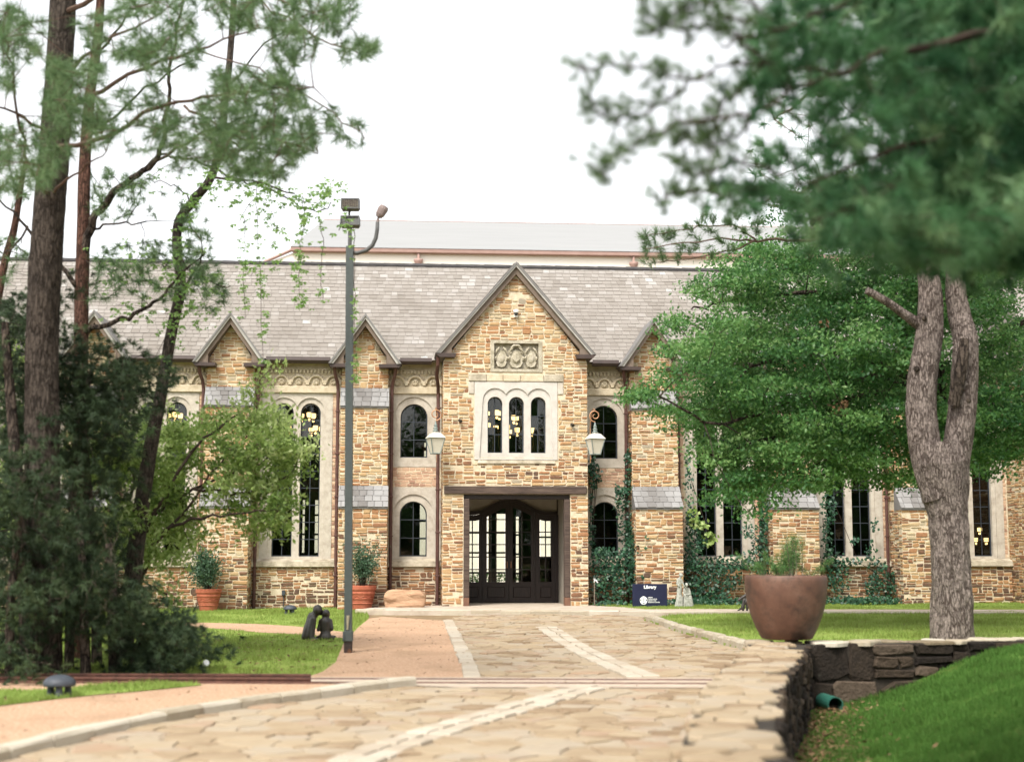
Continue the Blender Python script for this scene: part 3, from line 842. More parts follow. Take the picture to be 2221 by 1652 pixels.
# lintel stones, limestone blocks beside the triple window
xs = [-1.29, -0.79, -0.33, 0.16, 0.80, 1.35]
for i in range(5):
    q = MB(); q.bbox(xs[i] + .004, xs[i + 1] - .004, -0.055 + 0.01 * (i % 2), 0.2, 6.15, 6.355, 0.014, 0.5)
    q.build('lintel_stone', DIRTYSILL if i in (0, 4) else SANDST, lib)
for (p, r_) in ((-1.29, -1.13), (1.19, 1.35)):
    q = MB(); q.bbox(p, r_, -0.03, 0.2, 5.80, 6.14, 0.014); q.build('quoin_stone', LIME, lib)
# triple window
ws = [(-0.755, -0.345), (-0.165, 0.255), (0.445, 0.865)]
rect = [(SW0, SZ0), (SW1, SZ0), (SW1, SZ1), (SW0, SZ1)]
hood = [(-0.98, 4.02), (1.09, 4.02)]
cs = [(w[0] + w[1]) / 2 for w in ws][::-1]
rr = 0.345
for i, c in enumerate(cs):
    a_s = 0 if i == 0 else math.acos(min(1, ((cs[i - 1] - c) / 2) / rr))
    a_e = math.pi if i == 2 else math.pi - math.acos(min(1, ((c - cs[i + 1]) / 2) / rr))
    for k in range(13):
        a = a_s + (a_e - a_s) * k / 12
        hood.append((c + rr * math.cos(a), 5.62 + rr * math.sin(a)))
b = MB()
b.plate(rect, [hood], -0.025, 0.014)
b.plate([(SW0 + .03, SZ0), (SW1 - .03, SZ0), (SW1 - .03, SZ1 - .02), (SW0 + .03, SZ1 - .02)], [arch(w[0], w[1], 4.17, 5.73) for w in ws], 0.0145, 0.30)
b.build('window_surround', LIME2, lib)
q = MB()
f = [(-0.78, 4.17), (0.86, 4.17), (0.98, 4.10), (1.10, 4.0), (1.13, 3.88), (-1.04, 3.88), (-1.01, 4.0), (-0.90, 4.10)]
q.plate(f, (), -0.045, 0.1, lambda a, z, d: (a, d + (0.10 * (z - 3.88) / 0.29 if d < 0 else 0), z))
q.build('window_sill', DIRTYSILL, lib)
for w in ws: window(None, w[0], w[1], 4.17, 5.73, 0.20, 3)
# carved relief panel
q = MB()
q.plate([(-0.68, 6.42), (0.76, 6.42), (0.76, 7.30), (-0.68, 7.30)], [[(-0.58, 6.50), (0.66, 6.50), (0.66, 7.22), (-0.58, 7.22)]], -0.03, 0.06)
q.plate([(-0.60, 6.48), (0.68, 6.48), (0.68, 7.24), (-0.60, 7.24)], (), 0.12, 0.2)
rp = q.build('relief_panel', RELIEF, lib)
def cartouche(cx, w, h, mid):
    s = MB()
    z = 6.84
    sh = [(0, -.5), (.28, -.46), (.46, -.25), (.5, .05), (.44, .22), (.34, .34), (.18, .30), (0, .38)]
    pts = [(cx + p[0] * w, z + p[1] * h) for p in sh] + [(cx - p[0] * w, z + p[1] * h) for p in sh[::-1][1:-1]]
    s.plate(pts, (), 0.06, 0.13)
    s.ball((cx, 0.075, z - 0.02), (w * 0.36, 0.055, h * 0.30), 16, 8)
    for sx in (-1, 1):
        s.tube([(cx + sx * w * .18, 0.03, z + h * .50), (cx + sx * w * .40, 0.015, z + h * .36), (cx + sx * w * .52, 0.03, z + h * .22)], [0.022, 0.034, 0.02], 7)
        s.tube([(cx + sx * w * .50, 0.05, z + .02 * h), (cx + sx * w * .56, 0.02, z - .06 * h), (cx + sx * w * .50, 0.04, z - .15 * h)], [0.02, 0.03, 0.02], 7)
        s.tube([(cx + sx * w * .46, 0.04, z - h * .26), (cx + sx * w * .26, 0.02, z - h * .47), (cx, 0.03, z - h * .52)], [0.018, 0.032, 0.022], 7)
    if mid:
        s.tube([(cx - .13, 0.03, z + h * .44), (cx - .07, 0.0, z + h * .56), (cx + .07, 0.0, z + h * .56), (cx + .13, 0.03, z + h * .44)], 0.035, 7)
        s.plate([(cx - .10, z - .06), (cx, z - .15), (cx + .10, z - .06)], (), -0.005, 0.06)
        s.box(cx - 0.008, cx + 0.008, 0.0, 0.06, z - 0.05, z + 0.08)
        for sx in (-1, 1):
            pts = [(cx + sx * (0.17 + 0.045 * (1 - i / 14) * math.cos(i * .75)), 0.03, z + 0.13 + 0.045 * (1 - i / 14) * math.sin(i * .75)) for i in range(12)]
            s.tube(pts, 0.016, 6)
    s.build('cartouche', RELIEF, rp)
cartouche(-0.375, 0.30, 0.54, False); cartouche(0.04, 0.38, 0.58, True); cartouche(0.455, 0.30, 0.54, False)
# porch gable verge, roof, eave returns, pipe
g = MB(); tr = MB(); eb = MB(); rf = MB()
for s in (-1, 1):
    f = lambda a, z, d: (PC + s * a, d, z)
    g.plate([(0.0, 9.36), (0.0, 9.15), (1.78, 7.06), (1.78, 6.90), (2.10, 6.90)], (), -0.17, 0.02, f)
    tr.plate([(0.0, 9.43), (0.0, 9.35), (2.09, 6.90), (2.16, 6.90)], (), -0.25, -0.10, f)
    rf.plate([(0.0, 9.48), (0.0, 9.42), (2.155, 6.90), (2.20, 6.90)], (), -0.28, 4.1, f)
    eb = MB(); eb.plate([(1.66, 6.895), (1.70, 6.79), (2.12, 6.79), (2.24, 6.90)], (), -0.26, 0.95, f); eb.build('eave_box', GUTTER, lib)
g.build('verge_board', WOODTRIM, lib); tr.build('verge_trim', TRIM2, lib); rf.build('gable_roof', CAPSLATE, lib)
q = MB()
q.tube([(-2.14, -0.14, 6.80), (-2.14, -0.08, 6.6), (-2.16, 0.4, 6.35), (-2.10, 0.95, 6.1), (-2.09, 1.1, 5.9), (-2.09, 1.1, -0.1)], 0.05, 10)
for z in (5.5, 4.4, 3.2, 2.0, 0.8): q.bbox(-2.155, -2.0, 1.04, 1.18, z - .02, z + .02, .005)
q.build('downpipe', PIPE, lib)
# porch recess: plaster sides, soffit, floor
q = MB()
q.box(DX0 - .3, DX0 + .02, 0.46, 2.6, -0.2, 3.04); q.box(DX1 - .06, DX1 + .3, 0.46, 2.6, -0.2, 3.04); q.box(DX0 - .3, DX1 + .3, 0.461, 2.6, 3.041, 3.16)
def dtop(x): return 2.62 + 0.38 * 0.5 * (1 + math.cos(math.pi * min(1, abs(x - 0.06) / 1.08)))
curve = [DX0 + .03 + (DX1 - .09 - DX0 - .03) * i / 28 for i in range(29)]
def strip(q, xs, lo, hi, d0, d1):
    n = len(xs)
    vs = [(x, d, f(x)) for d in (d0, d1) for f in (lo, hi) for x in xs]
    fs = []
    for i in range(n - 1):
        fs += [(i, i + 1, n + i + 1, n + i), (2 * n + i, 3 * n + i, 3 * n + i + 1, 2 * n + i + 1), (i, 2 * n + i, 2 * n + i + 1, i + 1), (n + i, n + i + 1, 3 * n + i + 1, 3 * n + i)]
    fs += [(0, n, 3 * n, 2 * n), (n - 1, 3 * n - 1, 4 * n - 1, 2 * n - 1)]
    q.add(vs, fs)
strip(q, curve, lambda x: dtop(x) - .03, lambda x: 3.045, 2.46, 2.58)
q.build('porch_reveal', PLASTER, lib)
q = MB(); q.box(DX0 - .05, DX1 + .05, -0.05, 2.6, -0.12, -0.005); q.build('porch_floor', TERRACE, lib)
# doors
zb = [0.59 + 0.36 * i for i in range(7)]
leaves_ = [(-1.34, -0.745, 'sidelight'), (-0.715, 0.022, 'door'), (0.034, 0.775, 'door'), (0.805, 1.375, 'sidelight')]
def topcurve(x0, x1, off, n=8): return [(x1 + (x0 - x1) * i / n, dtop(x1 + (x0 - x1) * i / n) - off) for i in range(n + 1)]
q = MB()
strip(q, curve, lambda x: dtop(x) - .10, dtop, 2.36, 2.455)
fx = [DX0 + .03] + [v for l in leaves_ for v in (l[0] - .004, l[1] + .004)] + [DX1 - .07]
for i in range(0, len(fx), 2):
    if fx[i + 1] - fx[i] > 0.002: q.box(fx[i], fx[i + 1], 2.361, 2.454, -0.02, dtop((fx[i] + fx[i + 1]) / 2) - .09)
q.build('door_frame', DOORW, lib)
for (x0, x1, nm) in leaves_:
    w_ = x1 - x0
    m0, m1 = (0.10, 0.10) if nm == 'door' else (0.12, 0.105)
    gx0, gx1 = x0 + m0, x1 - m1
    glass = [(gx0, 0.59), (gx1, 0.59)] + topcurve(gx0, gx1, 0.27)
    q = MB()
    q.box(x0, gx0, 2.385, 2.435, 0.01, dtop(x0) - .12 if x0 < 0 else dtop(gx0) - .12); q.box(gx1, x1, 2.385, 2.435, 0.01, dtop(x1) - .12 if x1 > 0 else dtop(gx1) - .12)
    q.box(gx0, gx1, 2.3855, 2.4345, 0.01, 0.59)
    cx_ = [x0 + w_ * i / 10 for i in range(11)]
    strip(q, cx_, lambda x: dtop(x) - 0.27, lambda x: dtop(x) - 0.103, 2.3845, 2.4355)
    xm = (gx0 + gx1) / 2
    q.box(xm - .016, xm + .016, 2.39, 2.43, 0.58, dtop(xm) - 0.26)
    for z in zb[1:]:
        if z < dtop(xm) - 0.30: q.box(gx0 - .01, gx1 + .01, 2.392, 2.428, z - .016, z + .016)
    q.bbox(gx0 + .01, gx1 - .01, 2.368, 2.40, 0.14, 0.46, 0.02)
    d = q.build(nm, DOORW, lib)
    make_panes(glass, [gx0, xm, gx1], zb + [2.9], 2.41, d, DGLASS, 0.018, 0.01)
    if nm == 'door':
        h = MB(); hx = x1 - .05 if x0 < -.5 else x0 + .05
        h.tube([(hx, 2.36, 1.00), (hx, 2.33, 1.02), (hx, 2.33, 1.16), (hx, 2.36, 1.18)], 0.012, 6); h.build('handle', COPPER, d)

# ---- main roof, ridge, gutters
Ye, Ze, Yr, Zr = 1.12, 6.88, 5.0, 10.33
XL, XR = -19.0, 20.0
U = Vector((0, Yr - Ye, Zr - Ze)); RL = U.length; U.normalize(); N = Vector((0, -U.z, U.y))
b = MB()
poly = [(XL, RL), (XL, 0)]
nl = (1.76 - Ye) / U.y
poly += [(XR, 0), (XR, RL)]
b.plate(poly, (), 0.0, -0.09, lambda a, l, d: tuple(Vector((0, Ye, Ze)) + Vector((1, 0, 0)) * a + U * l + N * d), 0.4)
b.add([(XL, Yr, Zr), (XR, Yr, Zr), (XL, 9.3, Ze), (XR, 9.3, Ze), (XL, 9.3, Ze - .1), (XR, 9.3, Ze - .1)], [(0, 1, 3, 2), (2, 3, 5, 4)], 0.4)
roof = b.build('roof', SLATE, lib)
sm = MB()
def slate_tint(m):
    f = (m.z - Ze) / (Zr - Ze)
    n_ = noise.noise(Vector((m.x * 0.55, m.z * 0.9, 3.1))) + 0.5 * noise.noise(Vector((m.x * 2.3, m.z * 2.3, 8)))
    t = 0.50 + 0.16 * n_ + random.gauss(0, 0.075) + 0.16 * max(0, f - 0.55)
    if random.random() < (0.015 + 0.12 * max(0, f - 0.5) * 2 + (0.16 if n_ > 0.4 else 0)): t = random.uniform(0.68, 0.9)
    return t
def roof_keep(m):
    if abs(m.x - PC) < 2.3 and m.z < 9.45 - 1.187 * abs(m.x - PC): return False
    for c in BC:
        if m.y < 2.6 and abs(m.x - c) < 0.98 and m.z < 8.05 - 1.4 * abs(m.x - c): return False
        if m.y < 1.75 and abs(m.x - c) < max(.1, (7.95 - m.z) / 1.05 * .70): return False
    return True
for P, F, t in slates(None, Vector((XL, Ye - .03, Ze - .024)), U, N, Vector((1, 0, 0)), RL + 0.03, XR - XL, 0.205, 0.225, slate_tint, roof_keep): sm.add(P, F, t)
for s in (-1, 1):
    A = Vector((0, 1, 0)); Us = Vector((-s * 2.20, 0, 2.58)).normalized(); Ns = Vector((s * 2.58, 0, 2.20)).normalized()
    for P, F, t in slates(None, Vector((PC + s * 2.21, -0.28, 6.90)), Us, Ns, A, 3.36, 4.3, 0.205, 0.225, lambda m: 0.5 + random.gauss(0, .1)): sm.add(P, F, t)
tag(sm.build('roof_slates', SLATE, roof, fix=False), kind='stuff')
q = MB()
x = XL
while x < XR:
    q.tube([(x, Yr, Zr + .02), (x + .46, Yr, Zr + .02 + random.uniform(-.006, .006))], [0.085, 0.075], 8); x += 0.45
q.build('ridge_tile', M('dark_ridge_tile', [(0.04, 0.038, 0.038), (0.07, 0.065, 0.065)], scale=6, bump=0.2), lib)
edges = [XL] + [v for c in BC[:4] for v in (c - .98, c + .98)] + [-2.3 + PC, 2.3 + PC] + [v for c in BC[4:] for v in (c - .98, c + .98)] + [XR]
for i in range(0, len(edges), 2):
    x0, x1 = edges[i], edges[i + 1]
    if x1 - x0 < 0.1: continue
    q = MB()
    q.add([(xx, y, z) for xx in (x0, x1) for (y, z) in ((1.0, 6.92), (0.98, 6.82), (1.03, 6.75), (1.14, 6.74), (1.18, 6.82), (1.16, 6.92), (1.13, 6.90), (1.08, 6.78), (1.03, 6.90))],
          [(k, (k + 1) % 9, 9 + (k + 1) % 9, 9 + k) for k in range(9)] + [tuple(range(9))[::-1], tuple(range(9, 18))])
    q.build('gutter', GUTTER, lib)

# ---- interior, back wall with its own windows, floors
q = MB()
holes = []
for (u0, u1, v0, v1) in ((1012, 1100, 1112, 1285), (1117, 1127, 1118, 1285), (1163, 1196, 1120, 1209), (653, 664, 1075, 1200), (680, 693, 1075, 1200), (908, 927, 1092, 1205), (918, 926, 958, 992), (1058, 1066, 915, 952)):
    x0, z0 = FB(u0, v1, 8.9); x1, z1 = FB(u1, v0, 8.9)
    holes.append([(x0, max(0.1, z0)), (x1, max(0.1, z0)), (x1, z1), (x0, z1)])
q.plate([(XL, -0.3), (XR, -0.3), (XR, 6.85), (XL, 6.85)], holes, 8.9, 9.1)
bw = MB()
for h_ in holes:
    (hx0, hz0), (hx1, hz1) = h_[0], h_[2]
    nx_b = max(1, int((hx1 - hx0) / .42)); nz_b = max(2, int((hz1 - hz0) / .55))
    for i in range(nx_b + 1):
        x_ = hx0 + (hx1 - hx0) * i / nx_b; w_b = .09 if i % 2 == 0 and nx_b > 1 else .03
        bw.box(x_ - w_b, x_ + w_b, 8.84, 8.95, hz0, hz1)
    for i in range(nz_b + 1):
        z_ = hz0 + (hz1 - hz0) * i / nz_b; bw.box(hx0, hx1, 8.85, 8.94, z_ - .03, z_ + .03)
bw.build('rear_window_bars', FRAME, lib)
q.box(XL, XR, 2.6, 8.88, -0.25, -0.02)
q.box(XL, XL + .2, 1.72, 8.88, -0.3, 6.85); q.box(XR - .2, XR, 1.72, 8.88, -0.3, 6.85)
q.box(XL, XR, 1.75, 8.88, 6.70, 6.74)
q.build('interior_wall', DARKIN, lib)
q = MB(); q.box(XL + .2, DX0 - .35, 1.85, 8.88, 3.16, 3.5); q.box(DX1 + .35, XR - .2, 1.85, 8.88, 3.16, 3.5); q.box(DX0 - .349, DX1 + .349, 0.46, 8.88, 3.165, 3.499)
q.build('upper_floor', BROWNIN, lib)
q = MB()
for x in np.arange(-7, 8, 0.16): q.box(x - .014, x + .014, 2.0, 2.03, 3.5, 4.4)
q.box(-7, 8, 1.98, 2.05, 4.4, 4.46); q.box(-7, 8, 2.0, 2.03, 3.56, 3.6)
q.build('balustrade', DARKIN, lib)
# ---- projecting wing at the right end
q = MB(); q.box(14.6, 21.5, -3.2, 1.8, -0.3, 6.9)
wing = q.build('wing', MORTAR, lib)
rubble(lambda a, z, h: (14.6 - h, a, z), -3.2, 1.4, -0.12, 6.7, wing, weight=0.25, dirt=dirtlow, tr=(0.1, .95))
rubble(lambda a, z, h: (a, -3.2 - h, z), 14.6, 17, -0.12, 6.7, wing, weight=0.2, dirt=dirtlow)
q = MB(); q.add([(14.3, -3.5, 6.9), (21.7, -3.5, 6.9), (21.7, 5, 10.3), (14.3, 5, 10.3), (14.3, 5, 6.9), (21.7, 5, 6.9)], [(0, 1, 2, 3), (0, 3, 4), (1, 5, 2), (0, 4, 5, 1), (3, 2, 5, 4)]); q.build('wing_roof', SLATE, lib)
# stones: the 300 largest are parts of their wall, the rest one part
flush_stones(STONES, lib, 300, 'stone', 'rubble_masonry', skip_mat=BRICK)

# ================================================================== BACKGROUND BUILDING
bb = empty('background_building', at(640, 620, 75) * Vector((1, 1, 0)) if False else Vector((at(640, 620, 75).x, 75, 0)), R(4.2))
tag(bb, 'large cream rendered building with pale grey roof rising behind the library', 'building')
zt = at(640, 546, 75).z
q = MB(); q.box(0, 36, 0, 14, 0, zt); q.build('wall', CREAM, bb)
q = MB(); q.bbox(-0.25, 36, -0.35, 0.02, zt - 0.02, zt + 0.20, 0.02); q.build('fascia', FARTRIM, bb)
q = MB(); rz_ = at(680, 476, 81).z
q.add([(-0.25, -0.38, zt + .2), (36, -0.38, zt + .2), (36, 6.0, rz_), (1.1, 6.0, rz_), (36, 13, zt + .2), (-0.25, 13, zt + .2)], [(0, 1, 2, 3), (3, 2, 4, 5), (0, 3, 5), (0, 5, 4, 1)])
q.build('roof', FARROOF, bb)
q = MB(); q.tube([(1.1, 6, rz_), (36, 6, rz_)], 0.035, 6); q.build('ridge', FARTRIM, bb)
q = MB(); wl_ = at(575, 572, 75)
dx = wl_.x - at(640, 620, 75).x
q.plate([(dx, 0), (-0.01, 0), (-0.01, zt), (dx, wl_.z)], (), 0.05, 12); q.build('side_wall', CREAM, bb)
q = MB(); q.tube([(dx - .1, -.05, wl_.z + .02), (-0.2, -.05, zt + .08)], 0.09, 6); q.tube([(dx, -.05, wl_.z), (dx, -.05, wl_.z - .5)], 0.07, 6); q.build('fascia', FARTRIM, bb)
for u in (907, 1375):
    d_ = ray(u, 562)
    x_ = (at(u, 562, 75.4).x - bb.location.x)
    q = MB(); q.lathe([(0.05, 0), (0.07, .1), (0.16, .28), (0.16, .34), (0.23, .45), (0.25, .58), (0.07, .60), (0.07, .95)], 10, (x_ * 1.004, -0.22, zt - 0.93))
    q.build('rain_head', FARTRIM, bb, smooth=True)
# ================================================================== GROUND
def P2(pts, z=0.0): return [gp(u, v, 0.0).xy for (u, v) in pts]
def sheet(name, poly, z, mat, holes=(), thick=None):
    b = MB()
    b.plate([tuple(p) for p in poly], [[tuple(p) for p in h] for h in holes], z, z - (thick or 0.0) if thick else z, lambda a, c, d: (a, c, d))
    if not thick:
        n = len(b.v) // 2
        b.v = b.v[:n]; b.t = b.t[:n]
        b.f = [f for f in b.f if max(f) < n]
    o = b.build(name, mat, None, fix=False)
    o['kind'] = 'structure'
    return o
def in_poly(x, y, poly):
    """vectorised point in polygon"""
    x = np.asarray(x); y = np.asarray(y)
    r = np.zeros(x.shape, bool)
    n = len(poly); j = n - 1
    for i in range(n):
        xi, yi, xj, yj = poly[i][0], poly[i][1], poly[j][0], poly[j][1]
        c = ((yi > y) != (yj > y)) & (x < (xj - xi) * (y - yi) / ((yj - yi) if yj != yi else 1e-9) + xi)
        r ^= c
        j = i
    return r
def resample(pts, step):
    pts = [Vector(p) for p in pts]
    o, acc = [pts[0].copy()], 0.0
    for i in range(len(pts) - 1):
        a, b = pts[i], pts[i + 1]
        L = (b - a).length; d = step - acc
        while d < L:
            o.append(a.lerp(b, d / L)); d += step
        acc = L - (d - step)
    o.append(pts[-1].copy())
    return o
def smoothline(pts, n=6):
    pts = [Vector(p) for p in pts]; o = []
    for i in range(len(pts) - 1):
        p0, p1, p2, p3 = pts[max(i - 1, 0)], pts[i], pts[i + 1], pts[min(i + 2, len(pts) - 1)]
        for k in range(n):
            t = k / n
            o.append(0.5 * ((2 * p1) + (p2 - p0) * t + (2 * p0 - 5 * p1 + 4 * p2 - p3) * t * t + (3 * p1 - p0 - 3 * p2 + p3) * t ** 3))
    o.append(pts[-1])
    return o
WT = 0.30                                  # top of the low wall
# right and left edge of the near wall leg (seen from the drive), from far to near
legR = smoothline([gp(u, v, WT).xy for (u, v) in ((1752, 1394), (1736, 1420), (1703, 1465), (1690, 1500), (1684, 1550), (1690, 1595), (1712, 1652))] + [Vector((1.66, 7.2)), Vector((1.75, 5.0))], 5)
legL = smoothline([gp(u, v, WT).xy for (u, v) in ((1632, 1397), (1580, 1436), (1556, 1456), (1520, 1510), (1494, 1570), (1470, 1652))] + [Vector((0.95, 7.2)), Vector((1.0, 5.0))], 5)
corner = legR[0]
wallF = [corner, gp(1900, 1391, WT).xy, gp(2221, 1384, WT).xy, Vector((14.0, 24.6))]      # front face of the long wall
sunk = [tuple(p) for p in legR[::-1]] + [tuple(p) for p in wallF[1:]] + [(14.0, 5.0)]
BIG = 900
sheet('ground', [(-BIG, -BIG), (BIG, -BIG), (BIG, BIG), (-BIG, BIG)], -0.03, EARTH, [sunk])

# lawns
lawnL = P2([(-700, 1314), (600, 1313.5), (775, 1318), (800, 1333), (800, 1341), (775, 1362), (745, 1395), (728, 1436), (700, 1456), (660, 1470), (300, 1469), (-700, 1466)])
sheet('lawn', lawnL, 0.0, LAWN)
pathL = P2([(250, 1349), (400, 1350), (480, 1351), (560, 1353), (640, 1358), (745, 1370), (790, 1374), (790, 1383), (745, 1384), (690, 1379), (620, 1374), (560, 1371), (470, 1363), (380, 1359), (250, 1357)])
sheet('gravel_path', pathL, 0.006, GRAVEL)
gravR = P2([(800, 1341), (830, 1337), (972, 1346), (1000, 1400), (1030, 1470), (640, 1471.5), (660, 1470), (700, 1456), (728, 1436), (745, 1395), (775, 1362)])
sheet('gravel_forecourt', gravR, 0.003, GRAVEL)
kerbR_px = [(1397, 1347), (1420, 1353), (1470, 1371), (1530, 1388), (1575, 1401), (1625, 1415)]
kerbR = smoothline([gp(u, v).xy for u, v in kerbR_px], 5)
lawnR = [tuple(p) for p in kerbR] + [tuple(legL[0]), tuple(corner + Vector((0.0, 0.35))), tuple(wallF[2] + Vector((0, .35))), (14.0, 24.9), (22, 37.8), tuple(gp(1480, 1336).xy)]
sheet('lawn_island', lawnR, 0.05, LAWN, thick=0.2)
stripR = [tuple(gp(1395, 1328.5).xy), tuple(LW(16, -2.2).xy), tuple(LW(16, 1.3).xy), tuple(LW(2.2, 1.3).xy), tuple(LW(2.2, 0.15).xy)]
sheet('grass_strip', stripR, 0.085, LAWN, thick=0.25)
# terrace in front of the porch and the path to the right
t_front = [gp(u, v).xy for u, v in ((770, 1330), (860, 1331), (1117, 1332), (1330, 1334), (1420, 1335))]
terr = [tuple(p) for p in t_front] + [tuple(LW(3.15, -1.3).xy), tuple(LW(2.2, 0.6).xy), tuple(LW(-2.15, 0.6).xy), tuple(LW(-3.9, -0.9).xy)]
sheet('terrace', terr, 0.094, TERRACE, thick=0.2)
pth = [tuple(gp(1420, 1335).xy), tuple(gp(1600, 1334.5).xy), tuple(gp(2221, 1336).xy), tuple(gp(2900, 1338).xy), tuple(gp(2900, 1331).xy), tuple(gp(2221, 1329).xy), tuple(gp(1600, 1328).xy), tuple(LW(3.16, -1.31).xy)]
sheet('footpath', pth, 0.090, TERRACE, thick=0.2)

def kerb_run(line, label, step, w, h, mat, tint=(0.3, 0.9), ztop=None, cat='kerb', jag=0.02, side=1):
    k = empty('kerb', (line[0][0], line[0][1], 0))
    tag(k, label, cat)
    inv = Vector((line[0][0], line[0][1], 0))
    pts = resample(line, step)
    for i in range(len(pts) - 1):
        a, b = pts[i], pts[i + 1]
        d = (b - a)
        if d.length < 0.05: continue
        L = d.length; d = d.normalized(); n = Vector((-d.y, d.x)) * side
        g = 0.008
        hh = h + random.uniform(-jag, jag) * 0.5
        w0, w1 = w + random.uniform(-jag, jag), w + random.uniform(-jag, jag)
        q = MB()
        ring = []
        m = 3
        for (e, ww) in ((g, w0), (L - g, w1)):
            p = a + d * e
            for (o_, z_) in ((0, -.08), (0.0, hh * 0.75), (0.025, hh), (ww - 0.02, hh + random.uniform(-.008, .008)), (ww, hh * .8), (ww, -.08)):
                x_ = p + n * (o_ + random.uniform(-.008, .008))
                ring.append((x_.x - inv.x, x_.y - inv.y, z_))
        q.add(ring, [(j, j + 1, 7 + j, 6 + j) for j in range(5)] + [(0, 5, 4, 3, 2, 1), (6, 7, 8, 9, 10, 11)], random.uniform(*tint))
        q.build('kerb_stone', mat, k)
    return k
kerbL = smoothline([gp(u, v).xy for u, v in ((-220, 1735), (-120, 1690), (0, 1652), (140, 1618), (270, 1587), (400, 1559), (550, 1534), (700, 1515), (800, 1500), (905, 1488))], 5)
kerb_run(kerbL, 'long low curved kerb of mossy stones between pink gravel and flagstone drive', 0.62, 0.17, 0.105, KERB, (0.45, 1.0))
kerb_run(kerbR, 'curved grey kerb along the lawn island on the right of the drive', 0.45, 0.16, 0.15, KERB, (0.35, 0.8))
kerb_run(t_front, 'low stone edge along the front of the porch terrace', 0.75, 0.28, 0.104, KERB, (0.45, 0.95))
kerb_run([gp(u, v).xy for u, v in ((1420, 1335), (1600, 1334.5), (2221, 1336), (2900, 1338))], 'pale straight edging along the footpath beyond the lawn island', 0.8, 0.2, 0.100, KERB, (0.5, 0.95))

# ---- drive: flagstones
drive = [tuple(p) for p in kerbL] + [tuple(gp(u, v).xy) for u, v in ((1000, 1489), (1000, 1470), (1030, 1470), (1000, 1400), (972, 1347), (1000, 1336))] + [tuple(gp(u, v).xy) for u, v in ((1117, 1333), (1330, 1335), (1390, 1337))] \
        + [tuple(p) for p in kerbR] + [tuple(p) for p in legL] + [(-4.5, 5.0)]
road = sheet('driveway', drive, 0.004, JOINT)
bandA = smoothline([gp(u, v).xy for u, v in ((600, 1730), (700, 1685), (800, 1642), (930, 1595), (1060, 1555), (1170, 1524), (1260, 1498), (1300, 1490))], 4)
bandB = smoothline([gp(u, v).xy for u, v in ((1395, 1470), (1340, 1447), (1290, 1425), (1240, 1398), (1210, 1378), (1185, 1361))], 4)
bandC = smoothline([gp(u, v).xy for u, v in ((1024, 1470), (1016, 1440), (1000, 1408), (985, 1375), (972, 1346))], 4)
bandW = {0: 0.42, 1: 0.44, 2: 0.26}
cross0, cross1 = gp(1117, 1491).y, gp(1117, 1470).y       # concrete crossing strip
def seg_dist(px, py, line):
    d = np.full(px.shape, 1e9)
    for i in range(len(line) - 1):
        a, b = line[i], line[i + 1]
        ab = b - a; L2 = ab.length_squared + 1e-9
        t = np.clip(((px - a.x) * ab.x + (py - a.y) * ab.y) / L2, 0, 1)
        d = np.minimum(d, np.hypot(px - a.x - t * ab.x, py - a.y - t * ab.y))
    return d
def voronoi_cells(poly, s, jitter=0.42, seed=3):
    r_ = random.Random(seed)
    xs = [p[0] for p in poly]; ys = [p[1] for p in poly]
    nx, ny = int((max(xs) - min(xs)) / s) + 3, int((max(ys) - min(ys)) / s) + 3
    G = {}
    for i in range(nx):
        for j in range(ny):
            G[i, j] = (min(xs) + (i - 1 + (0.5 if j % 2 else 0) + r_.uniform(-jitter, jitter)) * s, min(ys) + (j - 1 + r_.uniform(-jitter, jitter)) * s)
    for (i, j), c in G.items():
        cell = [(c[0] - 2 * s, c[1] - 2 * s), (c[0] + 2 * s, c[1] - 2 * s), (c[0] + 2 * s, c[1] + 2 * s), (c[0] - 2 * s, c[1] + 2 * s)]
        for di in (-2, -1, 0, 1, 2):
            for dj in (-2, -1, 0, 1, 2):
                o = G.get((i + di, j + dj))
                if o is None or (di == 0 and dj == 0): continue
                mx_, my_ = (c[0] + o[0]) / 2, (c[1] + o[1]) / 2
                nx_, ny_ = o[0] - c[0], o[1] - c[1]
                out = []
                for k in range(len(cell)):
                    a, b = cell[k], cell[(k + 1) % len(cell)]
                    da = (a[0] - mx_) * nx_ + (a[1] - my_) * ny_; db = (b[0] - mx_) * nx_ + (b[1] - my_) * ny_
                    if da <= 0: out.append(a)
                    if (da < 0) != (db < 0) and da != db:
                        t = da / (da - db); out.append((a[0] + t * (b[0] - a[0]), a[1] + t * (b[1] - a[1])))
                cell = out
                if len(cell) < 3: break
            if len(cell) < 3: break
        if len(cell) >= 3: yield c, cell
